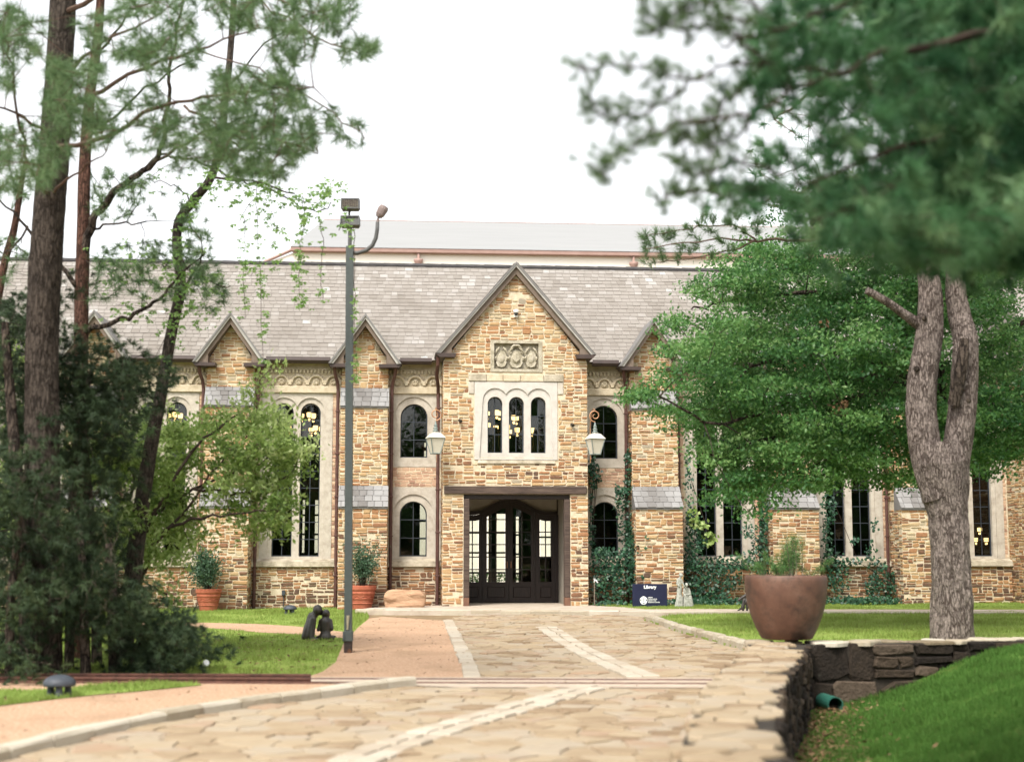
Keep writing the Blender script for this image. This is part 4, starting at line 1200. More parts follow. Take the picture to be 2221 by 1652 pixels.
def flag_geo(cell, c, z, joint, hp):
    cx = sum(p[0] for p in cell) / len(cell); cy = sum(p[1] for p in cell) / len(cell)
    pts = []
    for k in range(len(cell)):          # one wobble point per long edge
        a, b = cell[k], cell[(k + 1) % len(cell)]
        pts.append(a)
        L = math.hypot(b[0] - a[0], b[1] - a[1])
        if L > 0.18: pts.append(((a[0] + b[0]) / 2 + random.uniform(-.03, .03), (a[1] + b[1]) / 2 + random.uniform(-.03, .03)))
    def sh(p, d):
        v = Vector((p[0] - cx, p[1] - cy)); L = max(v.length, 1e-4)
        k = max(0.3, (L - d) / L)
        return cx + v.x * k, cy + v.y * k
    ta, tb = random.gauss(0, .012), random.gauss(0, .012)
    n = len(pts)
    lv = [(joint, -0.02), (joint * 1.1, hp * .6), (joint * 1.1 + 0.015, hp)]
    vs = []
    for d, h in lv:
        for p in pts:
            x, y = sh(p, d)
            vs.append((x, y, z + h + (ta * (x - cx) + tb * (y - cy) if h > 0 else 0)))
    fs = [(r * n + i, r * n + (i + 1) % n, (r + 1) * n + (i + 1) % n, (r + 1) * n + i) for r in (0, 1) for i in range(n)]
    fs.append(tuple(range(2 * n, 3 * n)))
    return vs, fs
flags = []
for c, cell in voronoi_cells(drive, 0.36):
    px, py = np.array([c[0]]), np.array([c[1]])
    if not in_poly(px, py, drive)[0]: continue
    if cross0 - 0.12 < c[1] < cross1 + 0.12: continue
    if seg_dist(px, py, bandA)[0] < 0.27 or seg_dist(px, py, bandB)[0] < 0.28 or seg_dist(px, py, bandC)[0] < 0.2: continue
    vs, fs = flag_geo(cell, c, 0.004, 0.016, random.uniform(0.008, 0.022))
    flags.append((c[1], vs, fs, random.random()))
flags.sort(key=lambda f: f[0])
vis = [f for f in flags if 7.4 < f[0]]
for f in vis[:300]:
    q = MB(); q.add(f[1], f[2], f[3]); q.build('flagstone', FLAG, road, fix=False)
rest = MB()
for f in flags[:len(flags) - len(vis)] + vis[300:]: rest.add(f[1], f[2], f[3])
tag(rest.build('flagstone_paving', FLAG, road, fix=False), kind='stuff')
def band(line, w, rows, step):
    pts = resample(line, step)
    for r_ in range(rows):
        for i in range(len(pts) - 1):
            a, b = pts[i], pts[i + 1]; d = b - a
            if d.length < 0.08: continue
            L = d.length; d.normalize(); n = Vector((-d.y, d.x))
            o0 = -w / 2 + w * r_ / rows + 0.01 + random.uniform(-.012, .012); o1 = -w / 2 + w * (r_ + 1) / rows - 0.01 + random.uniform(-.012, .012)
            e0, e1 = 0.012 + (random.uniform(0, .05) if rows > 1 else 0), L - 0.012
            ring = [a + d * e0 + n * o0, a + d * e1 + n * o0, a + d * e1 + n * o1, a + d * e0 + n * o1]
            ring = [Vector((p.x + random.uniform(-.012, .012), p.y + random.uniform(-.012, .012))) for p in ring]
            c = sum(ring, Vector((0, 0))) / 4; hp = random.uniform(0.022, 0.036)
            vs = [(p.x, p.y, -0.015) for p in ring] + [(p.x, p.y, hp * .6) for p in ring] + [(c.x + (p.x - c.x) * .93, c.y + (p.y - c.y) * .93, hp) for p in ring]
            fs = [(4 * k + i_, 4 * k + (i_ + 1) % 4, 4 * k + 4 + (i_ + 1) % 4, 4 * k + 4 + i_) for k in (0, 1) for i_ in range(4)] + [(8, 9, 10, 11)]
            q = MB(); q.add(vs, fs, random.uniform(.3, 1)); q.build('band_stone', BAND, road, fix=True)
band(bandA, 0.42, 2, 0.36); band(bandB, 0.44, 2, 0.42); band(bandC, 0.24, 1, 0.6)

# ---- crossing strip and rails
def tilt(x, y0): return y0 - 0.058 * 0 * x + (-0.057) * (x + 0.0) * 0
strip = [tuple(gp(u, v).xy) for u, v in ((610, 1472), (700, 1469.5), (1100, 1470), (1640, 1472), (1640, 1493), (1000, 1492), (905, 1488.5), (850, 1485), (640, 1481.5))]
sheet('concrete_crossing', strip, 0.013, CONC)
trk = empty('rail_track', (-6, 18.3, 0))
tag(trk, 'pair of narrow rusty rails running across the drive from the cedar trees', 'rail track')
for (v0, v1) in ((1471.5, 1476.5), (1479.5, 1484.5)):
    a, b = gp(-500, v0 - 1.5), gp(1580, v1)
    m = a.lerp(b, 0.57)
    for (p0, p1, prof) in ((a, m, ((-.07, -.02), (-.07, .012), (-.018, .025), (-.018, .045), (-.034, .05), (-.034, .072), (.034, .072), (.034, .05), (.018, .045), (.018, .025), (.07, .012), (.07, -.02))),
                           (m, b, ((-.035, -.02), (-.035, .020), (-.025, .024), (.025, .024), (.035, .020), (.035, -.02)))):
        d = (p1 - p0).normalized(); n = Vector((-d.y, d.x, 0))
        q = MB(); k = len(prof)
        vs = [tuple(p + n * o_ + Vector((0, 0, z_)) - Vector((-6, 18.3, 0))) for p in (p0, p1) for (o_, z_) in prof]
        q.add(vs, [(i, (i + 1) % k, k + (i + 1) % k, k + i) for i in range(k)] + [tuple(range(k))[::-1], tuple(range(k, 2 * k))])
        q.build('rail', RAILM, trk)
# ---- gravel and grass left of the drive
gravN = P2([(-500, 1486), (905, 1486.5)]) + [Vector((p.x, p.y)) for p in kerbL[::-1]] + P2([(-900, 1735)])
gravN = P2([(905, 1487)]) + P2([(850, 1484.5), (640, 1481), (300, 1478), (-700, 1474)]) + [Vector((-12, 9.0))] + [p for p in kerbL]
sheet('gravel_verge', gravN, 0.002, GRAVEL)
gravT = P2([(-700, 1466.5), (300, 1469.5), (660, 1470.5), (640, 1480.5), (300, 1477.5), (-700, 1473.5)])
sheet('rail_bed', gravT, 0.001, GRAVEL)
vergeG = P2([(-300, 1500), (100, 1497), (230, 1486), (420, 1482.5), (440, 1486), (330, 1497), (200, 1508), (90, 1520), (0, 1531), (-100, 1545), (-300, 1570)])
sheet('grass_verge', vergeG, 0.009, LAWN)

# ---- low retaining wall with flat stone top, and the sunken lawn
rw = empty('retaining_wall', (0, 0, 0))
tag(rw, 'low dark rubble retaining wall with a rough flagged top, right foreground', 'wall')
NL = 40
def even(line, n):
    line = [Vector(p) for p in line]
    L = [0]
    for i in range(len(line) - 1): L.append(L[-1] + (line[i + 1] - line[i]).length)
    o = []
    for k in range(n):
        s = L[-1] * k / (n - 1)
        i = max(0, min(len(line) - 2, next((j for j in range(len(L) - 1) if L[j + 1] >= s), len(line) - 2)))
        o.append(line[i].lerp(line[i + 1], (s - L[i]) / max(1e-6, L[i + 1] - L[i])))
    return o
extR = [corner + Vector((-.02, .62))] + legR
extL = [legL[0] + Vector((.02, .75))] + legL
eR, eL = even(extR, NL), even(extL, NL)
b = MB()
vs = [(p.x, p.y, WT - .03) for p in eL] + [(p.x, p.y, WT - .03) for p in eR] + [(p.x, p.y, -1.0) for p in eL] + [(p.x, p.y, -1.0) for p in eR]
fs = []
for i in range(NL - 1):
    fs += [(i, i + 1, NL + i + 1, NL + i), (2 * NL + i, 3 * NL + i, 3 * NL + i + 1, 2 * NL + i + 1), (i, 2 * NL + i, 2 * NL + i + 1, i + 1), (NL + i, NL + i + 1, 3 * NL + i + 1, 3 * NL + i)]
fs += [(0, NL, 3 * NL, 2 * NL), (NL - 1, 3 * NL - 1, 4 * NL - 1, 2 * NL - 1)]
b.add(vs, fs)
wf = [Vector(p) for p in wallF]
nb = [p + Vector((-0.05, 0.42)) for p in wf]
nb[0] = wf[0] + Vector((-0.1, 0.42))
m = len(wf)
vs = [(p.x, p.y, WT - .03) for p in wf] + [(p.x, p.y, WT - .03) for p in nb] + [(p.x, p.y, -1.0) for p in wf] + [(p.x, p.y, -1.0) for p in nb]
fs = []
for i in range(m - 1):
    fs += [(i, i + 1, m + i + 1, m + i), (i, 2 * m + i, 2 * m + i + 1, i + 1), (m + i, m + i + 1, 3 * m + i + 1, 3 * m + i)]
fs += [(0, m, 3 * m, 2 * m)]
b.add(vs, fs)
core = b.build('wall_core', M('dark_wall_joint', [(0.02, 0.016, 0.012), (0.05, 0.04, 0.03)], scale=6, bump=0.5, rough=1), rw)
WS = []
def along(line, z0, z1, wr, hr, joint, proud, flip=1, mat=DSTONE, single=0.45):
    L = [0]
    for i in range(len(line) - 1): L.append(L[-1] + (line[i + 1] - line[i]).length)
    def fn(a, z, h):
        a = min(max(a, 0), L[-1] - 1e-4)
        i = next(j for j in range(len(L) - 1) if L[j + 1] >= a)
        d = (line[i + 1] - line[i]).normalized(); n = Vector((-d.y, d.x)) * flip
        p = line[i] + d * (a - L[i]) + n * h
        return (p.x, p.y, z)
    rubble(fn, 0, L[-1], z0, z1, rw, wr=wr, hr=hr, joint=joint, proud=proud, mat=mat, store=WS, single=single, jit=0.03, weight=1)
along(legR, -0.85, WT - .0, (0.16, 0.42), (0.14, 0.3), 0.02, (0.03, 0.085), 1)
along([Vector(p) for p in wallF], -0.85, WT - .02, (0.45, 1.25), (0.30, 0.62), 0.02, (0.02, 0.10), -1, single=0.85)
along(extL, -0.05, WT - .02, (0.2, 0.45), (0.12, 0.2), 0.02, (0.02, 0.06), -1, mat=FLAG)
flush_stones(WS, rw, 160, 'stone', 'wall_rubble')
# flat stones on top of the leg and of the long wall
topP = [tuple(p) for p in eL] + [tuple(p) for p in eR[::-1]]
cap = MB(); nc = 0
for c, cell in voronoi_cells(topP, 0.36, seed=9):
    if not in_poly(np.array([c[0]]), np.array([c[1]]), topP)[0]: continue
    ysL = [p.y for p in eL[::-1]]; xsL = [p.x for p in eL[::-1]]; ysR = [p.y for p in eR[::-1]]; xsR = [p.x for p in eR[::-1]]
    cell = [(min(max(p[0], float(np.interp(p[1], ysL, xsL)) - random.uniform(0, .04)), float(np.interp(p[1], ysR, xsR)) + random.uniform(0, .06)), p[1]) for p in cell]
    vs, fs = flag_geo(cell, c, WT - .03, 0.008, random.uniform(0.025, 0.05))
    q = MB(); q.add(vs, fs, random.random() * 0.8); q.build('cap_stone', FLAG, rw, fix=False)
longP = [tuple(p + Vector((0, -0.04))) for p in wf] + [tuple(p) for p in nb[::-1]]
for c, cell in voronoi_cells(longP, 0.42, seed=4):
    if not in_poly(np.array([c[0]]), np.array([c[1]]), longP)[0]: continue
    vs, fs = flag_geo(cell, c, WT - .035, 0.012, random.uniform(0.02, 0.06))
    q = MB(); q.add(vs, fs, random.random()); q.build('cap_stone', KERB, rw, fix=False)
# sunken lawn: a bank rising to the right
def legx(y):
    ys = np.array([p.y for p in legR[::-1]]); xs = np.array([p.x for p in legR[::-1]])
    return np.interp(y, ys, xs)
def bank(x, y):
    d = np.clip(x - legx(y), 0, None)
    t = np.clip(d / 3.6, 0, 1)
    s = t * t * (3 - 2 * t)
    return -0.60 + 0.80 * s + 0.03 * np.clip(d - 3, 0, 6) + 0.02 * np.sin(x * 1.7 + y) + 0.10 * np.clip((14 - y) / 8, 0, 1) * s
nx_, ny_ = 50, 70
b = MB()
GX = np.linspace(-0.05, 1, nx_); GY = np.linspace(4.8, 24.6, ny_)
vs = []
for y in GY:
    x0 = float(legx(y)) - 0.05; x1 = 14.0
    for g in GX:
        x = x0 + (x1 - x0) * max(0, g) ** 1.3
        vs.append((x, float(y), float(bank(np.array(x), np.array(y)))))
keepv = []
fs = [(j * nx_ + i, j * nx_ + i + 1, (j + 1) * nx_ + i + 1, (j + 1) * nx_ + i) for j in range(ny_ - 1) for i in range(nx_ - 1)]
# stop under the long wall
wy = lambda x: float(np.interp(x, [p.x for p in wf], [p.y for p in wf])) + 0.2
fs = [f for f in fs if min(vs[i][1] - wy(vs[i][0]) for i in f) < 0]
b.add(vs, fs)
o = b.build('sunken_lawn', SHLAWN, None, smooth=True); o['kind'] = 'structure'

# ---- grass blades
def grass(name, pts, z, mat, label, h=(0.03, 0.065), w=0.007, cl=None):
    n = len(pts)
    P = np.column_stack([pts, z])
    an = rng.uniform(0, 2 * np.pi, n); H = rng.uniform(*h, n)
    side = np.column_stack([np.cos(an), np.sin(an), np.zeros(n)]) * (w * rng.uniform(.7, 1.4, n))[:, None]
    lean = np.column_stack([rng.normal(0, .35, n), rng.normal(0, .35, n), np.ones(n)]) * H[:, None]
    V = np.stack([P - side, P + side, P + lean], axis=1)
    nz = np.array([noise.noise(Vector((a * .9, c * .9, 1.7))) + .6 * noise.noise(Vector((a * 3.1, c * 3.1, 5))) for a, c in pts]) if n else np.zeros(0)
    keep = rng.uniform(size=n) < np.clip(.9 + 1.2 * nz, .25, 1)
    V = V * 1.0; V[:, 2] = V[:, 0] * .5 + V[:, 1] * .5 + (V[:, 2] - V[:, 0] * .5 - V[:, 1] * .5) * np.clip(1 + nz * .9, .45, 1.9)[:, None]
    t = np.clip(0.5 + 0.2 * rng.normal(size=n) - 0.45 * nz, 0, 1)
    V, t = V[keep], t[keep]
    tag(np_mesh(name, V, 3, t, mat), label, 'grass', kind='stuff')
def scatter(poly, n, excl=(), gamma=None):
    xs = [p[0] for p in poly]; ys = [p[1] for p in poly]
    x = rng.uniform(min(xs), max(xs), n); y = rng.uniform(min(ys), max(ys), n)
    k = in_poly(x, y, poly)
    for e in excl: k &= ~in_poly(x, y, e)
    return np.column_stack([x[k], y[k]])
def seen(p, m=60):
    """only where the picture can plausibly see, with some margin to the sides"""
    u = CX + FPX * p[:, 0] / p[:, 1] / 1.01
    return p[(u > -m * 6) & (u < 2221 + m * 6)]
p = seen(scatter([(q[0], q[1]) for q in lawnL], 230000, [[(q[0], q[1]) for q in pathL]]))
grass('grass', p, np.zeros(len(p)), GRASSM, 'short green grass of the lawn left of the drive')
p = seen(scatter(lawnR, 130000)); grass('grass', p, np.full(len(p), .05), GRASSM, 'short green grass of the kerbed lawn island on the right')
p = seen(scatter(stripR, 60000)); grass('grass', p, np.full(len(p), .085), GRASSM, 'narrow green grass strip below the ivy on the right', h=(.03, .06))
p = seen(scatter([(q[0], q[1]) for q in vergeG], 45000)); grass('grass', p, np.full(len(p), .009), GRASSM, 'thin ragged grass verge beside the near mushroom lamp', h=(.02, .06), w=0.006)
x = rng.uniform(1.5, 9.5, 330000); y = 6.5 + 15.5 * rng.uniform(0, 1, 330000) ** 1.0
d_ = x - legx(y)
k = (d_ > 0.12) & (y < np.interp(x, [q.x for q in wf], [q.y for q in wf]) - 0.05) & (rng.uniform(size=x.size) < np.clip((d_ - 0.1) / 0.9, 0.04, 1)) & (x / y < 0.42)
p = np.column_stack([x[k], y[k]])
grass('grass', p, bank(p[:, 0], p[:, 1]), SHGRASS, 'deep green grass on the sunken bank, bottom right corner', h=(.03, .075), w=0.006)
# fallen leaves
def litter(pts, z, label, s=(0.02, 0.045)):
    n = len(pts)
    P = np.column_stack([pts, z + rng.uniform(.01, .05, n)])
    a = rng.uniform(0, 2 * np.pi, n); L = rng.uniform(*s, n)[:, None]
    d = np.column_stack([np.cos(a), np.sin(a), rng.normal(0, .25, n)]) * L
    e = np.column_stack([-np.sin(a), np.cos(a), rng.normal(0, .25, n)]) * L * .5
    V = np.stack([P - d, P + e, P + d, P - e], axis=1)
    tag(np_mesh('fallen_leaves', V, 4, rng.uniform(0, 1, n), DEADLF), label, 'leaves', kind='stuff')
y = rng.uniform(14, 21.4, 1700); x = legx(y) + np.abs(rng.normal(0, .42, 1700)) + .08
litter(np.column_stack([x, y]), bank(x, y), 'brown fallen leaves heaped at the foot of the dark wall')
p = scatter([tuple(gp(u, v).xy) for u, v in ((420, 1375), (740, 1385), (700, 1455), (430, 1466))], 500)
litter(p, np.zeros(len(p)), 'scattered dry leaves on the lawn near the bronze couple', s=(.02, .05))

p = scatter([(q[0], q[1]) for q in gravN], 900); p = p[p[:, 1] < 19]
litter(p, np.full(len(p), 0.0), 'dry leaf bits strewn over the gravel verge left of the drive', s=(.012, .03))
p = scatter([(q[0], q[1]) for q in gravR], 350)
litter(p, np.full(len(p), 0.0), 'dry leaf bits strewn over the gravel beside the floodlight pole', s=(.015, .035))
p = scatter(drive, 800); p = p[(p[:, 1] > 8)]
litter(p, np.full(len(p), 0.02), 'small brown leaf bits on the flagstone drive', s=(.01, .03))
# ================================================================== OBJECTS
# ---- floodlight pole
lp = empty('floodlight_pole', gp(755, 1415))
tag(lp, 'tall grey-green square pole with two floodlights and a curved side arm, left of the drive', 'lamp post')
PY = lp.location.y
def pl(u, v): return at(u, v, PY) - lp.location
top = pl(745, 535).z
lean = Vector(((pl(745, 535).x - pl(755, 1415).x), 0, 0)) * 0.35
hw = 0.058
q = MB()
q.add([(sx * hw + lean.x * (z / top), sy * hw, z) for z in (0.28, top) for sx, sy in ((-1, -1), (1, -1), (1, 1), (-1, 1))], [(0, 1, 5, 4), (1, 2, 6, 5), (2, 3, 7, 6), (3, 0, 4, 7), (4, 5, 6, 7)])
pole = q.build('pole', POLEM, lp)
q = MB(); q.bbox(-hw - .004, hw + .004, -hw - .004, hw + .004, -0.05, 0.29, 0.006); q.build('pole_base', RUSTB, lp)
q = MB(); q.bbox(-.078, .072, -.078, .078, 0.18, 0.34, 0.008); q.bbox(-.078, -.05, -.10, -.07, 0.20, 0.3, .004); q.build('collar', POLEM, lp)
q = MB(); q.tube([(-.006, -hw - .012, 0.36), (-.006, -hw - .012, 0.47), (0.0, -hw - .012, 0.58)], [.012, .02, .028], 8); q.build('cable_cover', M('pale_cable_cover', [(0.30, 0.26, 0.17), (0.42, 0.38, 0.28)], scale=20), lp)
tx = lean.x
q = MB(); q.tube([(tx, 0, top - .25), (tx, 0, top + .40)], 0.032, 10); q.build('mast', FIXT, lp)
def flood(z, w, h, name_l, tiltx):
    q = MB()
    f = lambda a, c, d: (tx + a, d * math.cos(tiltx) + c * math.sin(tiltx), z + c * math.cos(tiltx) - d * math.sin(tiltx))
    q.plate([(-w * .86, -h), (w * .86, -h), (w, -h * .6), (w, h), (-w, h), (-w, -h * .6)], (), -0.04, 0.09, f)
    q.plate([(-w, -h), (w, -h), (w, h), (-w, h)], [[(-w + .02, -h + .02), (w - .02, -h + .02), (w - .02, h - .02), (-w + .02, h - .02)]], -0.075, -0.04, f)
    o = q.build('floodlight', FIXT, lp)
    g = MB(); g.plate([(-w + .021, -h + .021), (w - .021, -h + .021), (w - .021, h - .021), (-w + .021, h - .021)], (), -0.05, -0.042, f); g.build('lens', LENS if name_l else FIXT, o)
    if name_l:
        g = MB()
        for i in range(1, 9):
            x = -w + .02 + (2 * w - .04) * i / 9
            g.plate([(x - .004, -h + .02), (x + .004, -h + .02), (x + .004, h - .02), (x - .004, h - .02)], (), -0.066, -0.055, f)
        for i in range(1, 5):
            c = -h + .02 + (2 * h - .04) * i / 5
            g.plate([(-w + .02, c - .004), (w - .02, c - .004), (w - .02, c + .004), (-w + .02, c + .004)], (), -0.069, -0.058, f)
        g.build('grille', GUTTER, o)
flood(pl(752, 481).z, 0.155, 0.082, False, 0.15)
flood(pl(744, 444).z, 0.150, 0.088, True, 0.10)
q = MB(); zz = pl(752, 463).z; q.tube([(tx - .02, 0.03, zz - .09), (tx - .02, 0.06, zz + .12)], 0.018, 6); q.build('bracket', FIXT, lp)
arm = [(756, 548), (775, 549), (795, 543), (808, 532), (815, 517), (818, 500), (819, 482)]
q = MB(); q.tube([pl(*a) for a in arm], [0.032, .034, .034, .034, .033, .032, .030], 10); q.build('side_arm', FIXT, lp, smooth=True)
q = MB(); q.tube([pl(819, 486), pl(820, 474)], 0.022, 8); q.tube([pl(820, 478), pl(822, 462)], 0.018, 8)
a0, a1 = pl(821, 471), pl(833, 450)
d = (a1 - a0).normalized()
q.tube([a0, a0 + d * .05, a1 - d * .03, a1 + d * .02], [0.05, .075, .085, .07], 12); q.build('arm_lamp', M('taupe_lamp_head', [(0.17, 0.13, 0.12), (0.23, 0.18, 0.165)], scale=8), lp)

# ---- mushroom lamps
def mushroom(loc, label, s=1.0, rz=0.0):
    m = empty('garden_lamp', loc, rz); tag(m, label, 'garden lamp', 'mushroom garden lamps')
    q = MB(); q.lathe([(0.165, .118), (0.172, .128), (0.168, .165), (0.145, .195), (0.10, .222), (0.045, .235), (0.004, .238)], 28); q.build('lamp_cap', DOME, m, smooth=True)
    for k in range(3):
        an = 2 * math.pi * k / 3 + 0.5
        q = MB(); c, s_ = math.cos(an), math.sin(an)
        q.tube([(.105 * c, .105 * s_, -.02), (.10 * c, .10 * s_, .125)], [0.042, 0.036], 8); q.build('leg', DOME, m)
    q = MB(); q.lathe([(0.15, -.02), (0.15, .012), (0.135, .02)], 24); q.build('base_ring', DOME, m)
    m.scale = (s, s, s)
    return m
ml = mushroom(gp(128, 1511), 'near blue-grey mushroom lamp on the grass verge, bottom left', 1.02, 0.3)
ml2 = copy_tree(ml); ml2.location = gp(629, 1331.5); ml2.rotation_euler = (0, 0, 1.0); ml2.scale = (0.98, 0.98, 0.98)
ml2['label'] = 'small distant mushroom lamp on the lawn behind the bronze couple'
sp = empty('ground_spotlight', gp(443, 1452)); tag(sp, 'small white spotlight half hidden under the cedar bush', 'spotlight')
q = MB(); q.tube([(0, 0, -.02), (0, 0, .06)], .012, 6); q.build('stake', DOME, sp)
q = MB(); q.tube([(-.03, .03, .05), (.02, -.03, .09), (.04, -.05, .10)], [.022, .04, .042], 10); q.build('lamp_head', WHITEP, sp)

# ---- smooth sculpted figures: capsules fused by a voxel remesh into one continuous surface
def sculpt(name, caps, mat, parent, vox=0.012, smooth_it=4):
    b = MB()
    for c in caps:
        if c[0] == 'e':
            _, p, r = c; b.ball(p, r, 14, 10)
        else:
            p0, p1, r0, r1 = c
            p0, p1 = Vector(p0), Vector(p1)
            b.tube([p0, p0.lerp(p1, .33), p0.lerp(p1, .66), p1], [r0, r0 + (r1 - r0) * .33, r0 + (r1 - r0) * .66, r1], 12)
            b.ball(p0, r0, 12, 8); b.ball(p1, r1, 12, 8)
    o = b.build(name, mat, parent)
    md = o.modifiers.new('fuse', 'REMESH'); md.mode = 'VOXEL'; md.voxel_size = vox; md.use_smooth_shade = True
    sm_ = o.modifiers.new('soften', 'SMOOTH'); sm_.iterations = smooth_it; sm_.factor = 0.5
    return o
# bronze couple seen from behind (about 0.6 m high)
bc = empty('bronze_sculpture', gp(688, 1387), 0.0)
tag(bc, 'dark bronze sculpture of two figures sitting close with heads together on the lawn', 'sculpture')
sculpt('larger_figure', [
    ('e', (0.0, 0.0, 0.53), (0.088, 0.092, 0.098)),                           # head bowed to the right
    ('e', (0.055, 0.01, 0.49), (0.045, 0.045, 0.06)),
    ((-0.03, 0.0, 0.48), (-0.085, 0.0, 0.41), 0.065, 0.075),
    ((-0.10, 0.0, 0.41), (-0.15, 0.0, 0.20), 0.085, 0.095),                    # back
    ((-0.15, 0.0, 0.22), (-0.17, 0.0, 0.06), 0.10, 0.11),
    ((-0.115, -0.05, 0.34), (-0.235, -0.06, 0.06), 0.06, 0.045),               # arm
    ((-0.06, -0.11, 0.37), (-0.12, -0.05, 0.10), 0.058, 0.085),                # raised knee and shin
    ((-0.055, -0.12, 0.38), (-0.07, -0.13, 0.03), 0.048, 0.036),
    ((-0.075, -0.13, 0.03), (0.02, -0.16, 0.02), 0.036, 0.028),
    ((-0.22, -0.02, 0.03), (-0.10, -0.05, 0.03), 0.06, 0.07)], IRON, bc, 0.011)
sculpt('smaller_figure', [
    ('e', (0.145, 0.02, 0.455), (0.078, 0.082, 0.09)),
    ('e', (0.15, -0.02, 0.475), (0.07, 0.065, 0.065)),
    ((0.145, 0.02, 0.41), (0.145, 0.02, 0.34), 0.055, 0.07),
    ((0.075, 0.02, 0.32), (0.215, 0.02, 0.32), 0.062, 0.06),
    ((0.145, 0.0, 0.32), (0.145, 0.0, 0.12), 0.10, 0.085),
    ((0.145, 0.0, 0.12), (0.145, 0.0, 0.05), 0.095, 0.115),
    ((0.225, 0.0, 0.32), (0.262, -0.02, 0.20), 0.045, 0.036),
    ((0.262, -0.02, 0.19), (0.20, 0.06, 0.17), 0.033, 0.028),
    ((0.065, 0.0, 0.32), (0.02, -0.02, 0.18), 0.043, 0.034),
    ((0.19, -0.02, 0.05), (0.27, 0.05, 0.03), 0.06, 0.04),
    ((0.08, -0.02, 0.05), (-0.01, 0.02, 0.03), 0.05, 0.035),
    ((0.26, 0.12, 0.05), (0.30, 0.16, 0.05), 0.03, 0.02)], IRON, bc, 0.011)

# ---- pale statue by the buttress: standing girl and seated reader
st = empty('stone_statue', LW(4.46, -1.0, -0.02), TH)
tag(st, 'weathered pale stone statue of a standing girl leaning over a seated reader, beside the sign', 'statue')
fold = lambda n, c, r, z0, z1, r0, r1: [((c[0] + r * math.cos(a), c[1] + r * .7 * math.sin(a), z0), (c[0] + r * .45 * math.cos(a), c[1] + r * .35 * math.sin(a), z1), r0, r1) for a in [2 * math.pi * i / n for i in range(n)]]
sculpt('standing_figure', [
    ('e', (-0.055, -0.01, 0.86), (0.045, 0.05, 0.055)), ('e', (-0.035, -0.035, 0.845), (0.032, 0.03, 0.042)), ('e', (-0.075, 0.01, 0.875), (0.04, 0.045, 0.045)),
    ((-0.07, 0, 0.82), (-0.09, 0, 0.76), 0.026, 0.03),
    ((-0.145, 0, 0.74), (-0.055, 0, 0.735), 0.032, 0.032),
    ((-0.10, 0, 0.73), (-0.09, 0, 0.58), 0.062, 0.05), ((-0.09, 0, 0.58), (-0.10, 0, 0.50), 0.052, 0.068),
    ((-0.10, 0, 0.50), (-0.125, 0, 0.26), 0.07, 0.065), ((-0.15, -.02, 0.3), (-0.19, -.02, 0.24), 0.03, 0.014),
    ((-0.155, -.01, .74), (-.175, -.02, .62), .026, .022), ((-.175, -.02, .62), (-.12, -.07, .55), .022, .018),
    ((-.05, -.02, .73), (.0, -.05, .60), .026, .02), ((0, -.05, .6), (.05, -.05, .52), .02, .016),
    ((-0.10, 0.0, 0.26), (-0.13, 0.0, 0.02), 0.085, 0.12), ((-0.06, -0.03, 0.24), (-0.06, -0.04, 0.02), 0.05, 0.075), ((-0.17, -0.03, 0.2), (-0.20, -0.03, 0.02), 0.03, 0.05)]
    + fold(9, (-0.11, 0), 0.075, 0.28, 0.5, 0.014, 0.012), STATUE, st, 0.011, 3)
sculpt('seated_figure', [
    ('e', (0.09, -0.02, 0.60), (0.042, 0.048, 0.05)), ('e', (0.09, -0.055, 0.585), (0.03, 0.025, 0.04)), ('e', (0.09, 0.0, 0.615), (0.046, 0.045, 0.042)),
    ((0.09, 0, 0.56), (0.09, 0.02, 0.52), 0.026, 0.03),
    ((0.04, 0.02, 0.49), (0.145, 0.02, 0.49), 0.035, 0.035),
    ((0.09, 0.02, 0.48), (0.09, 0.03, 0.32), 0.062, 0.07),
    ((0.025, 0.01, 0.48), (0.0, -0.05, 0.35), 0.026, 0.022), ((0.0, -0.05, 0.35), (0.07, -0.13, 0.34), 0.022, 0.018),
    ((0.16, 0.01, 0.48), (0.185, -0.05, 0.35), 0.026, 0.022), ((0.185, -0.05, 0.35), (0.11, -0.13, 0.34), 0.022, 0.018),
    ((0.05, 0.0, 0.28), (0.04, -0.15, 0.28), 0.065, 0.055), ((0.14, 0.0, 0.28), (0.15, -0.15, 0.28), 0.065, 0.055),
    ((0.04, -0.15, 0.27), (0.02, -0.16, 0.03), 0.055, 0.06), ((0.15, -0.15, 0.27), (0.18, -0.16, 0.03), 0.055, 0.065),
    ((0.09, 0.0, 0.25), (0.10, 0.0, 0.02), 0.10, 0.14), ((0.2, -0.08, 0.15), (0.235, -0.08, 0.02), 0.04, 0.045)]
    + [((0.03 + .03 * i, -0.20, 0.24 - 0.01 * (i % 2)), (0.0 + .045 * i, -0.21, 0.03), 0.014, 0.018) for i in range(5)], STATUE, st, 0.011, 3)
q = MB(); q.plate([(0.03, 0.34), (0.09, 0.325), (0.15, 0.34), (0.15, 0.355), (0.09, 0.34), (0.03, 0.355)], (), -0.19, -0.11); q.build('open_book', STATUE, st)
q = MB(); q.lathe([(0.29, -.1), (0.27, 0.0), (0.25, .025)], 20, (-.0, -.04, 0)); q.build('plinth', STATUE, st)

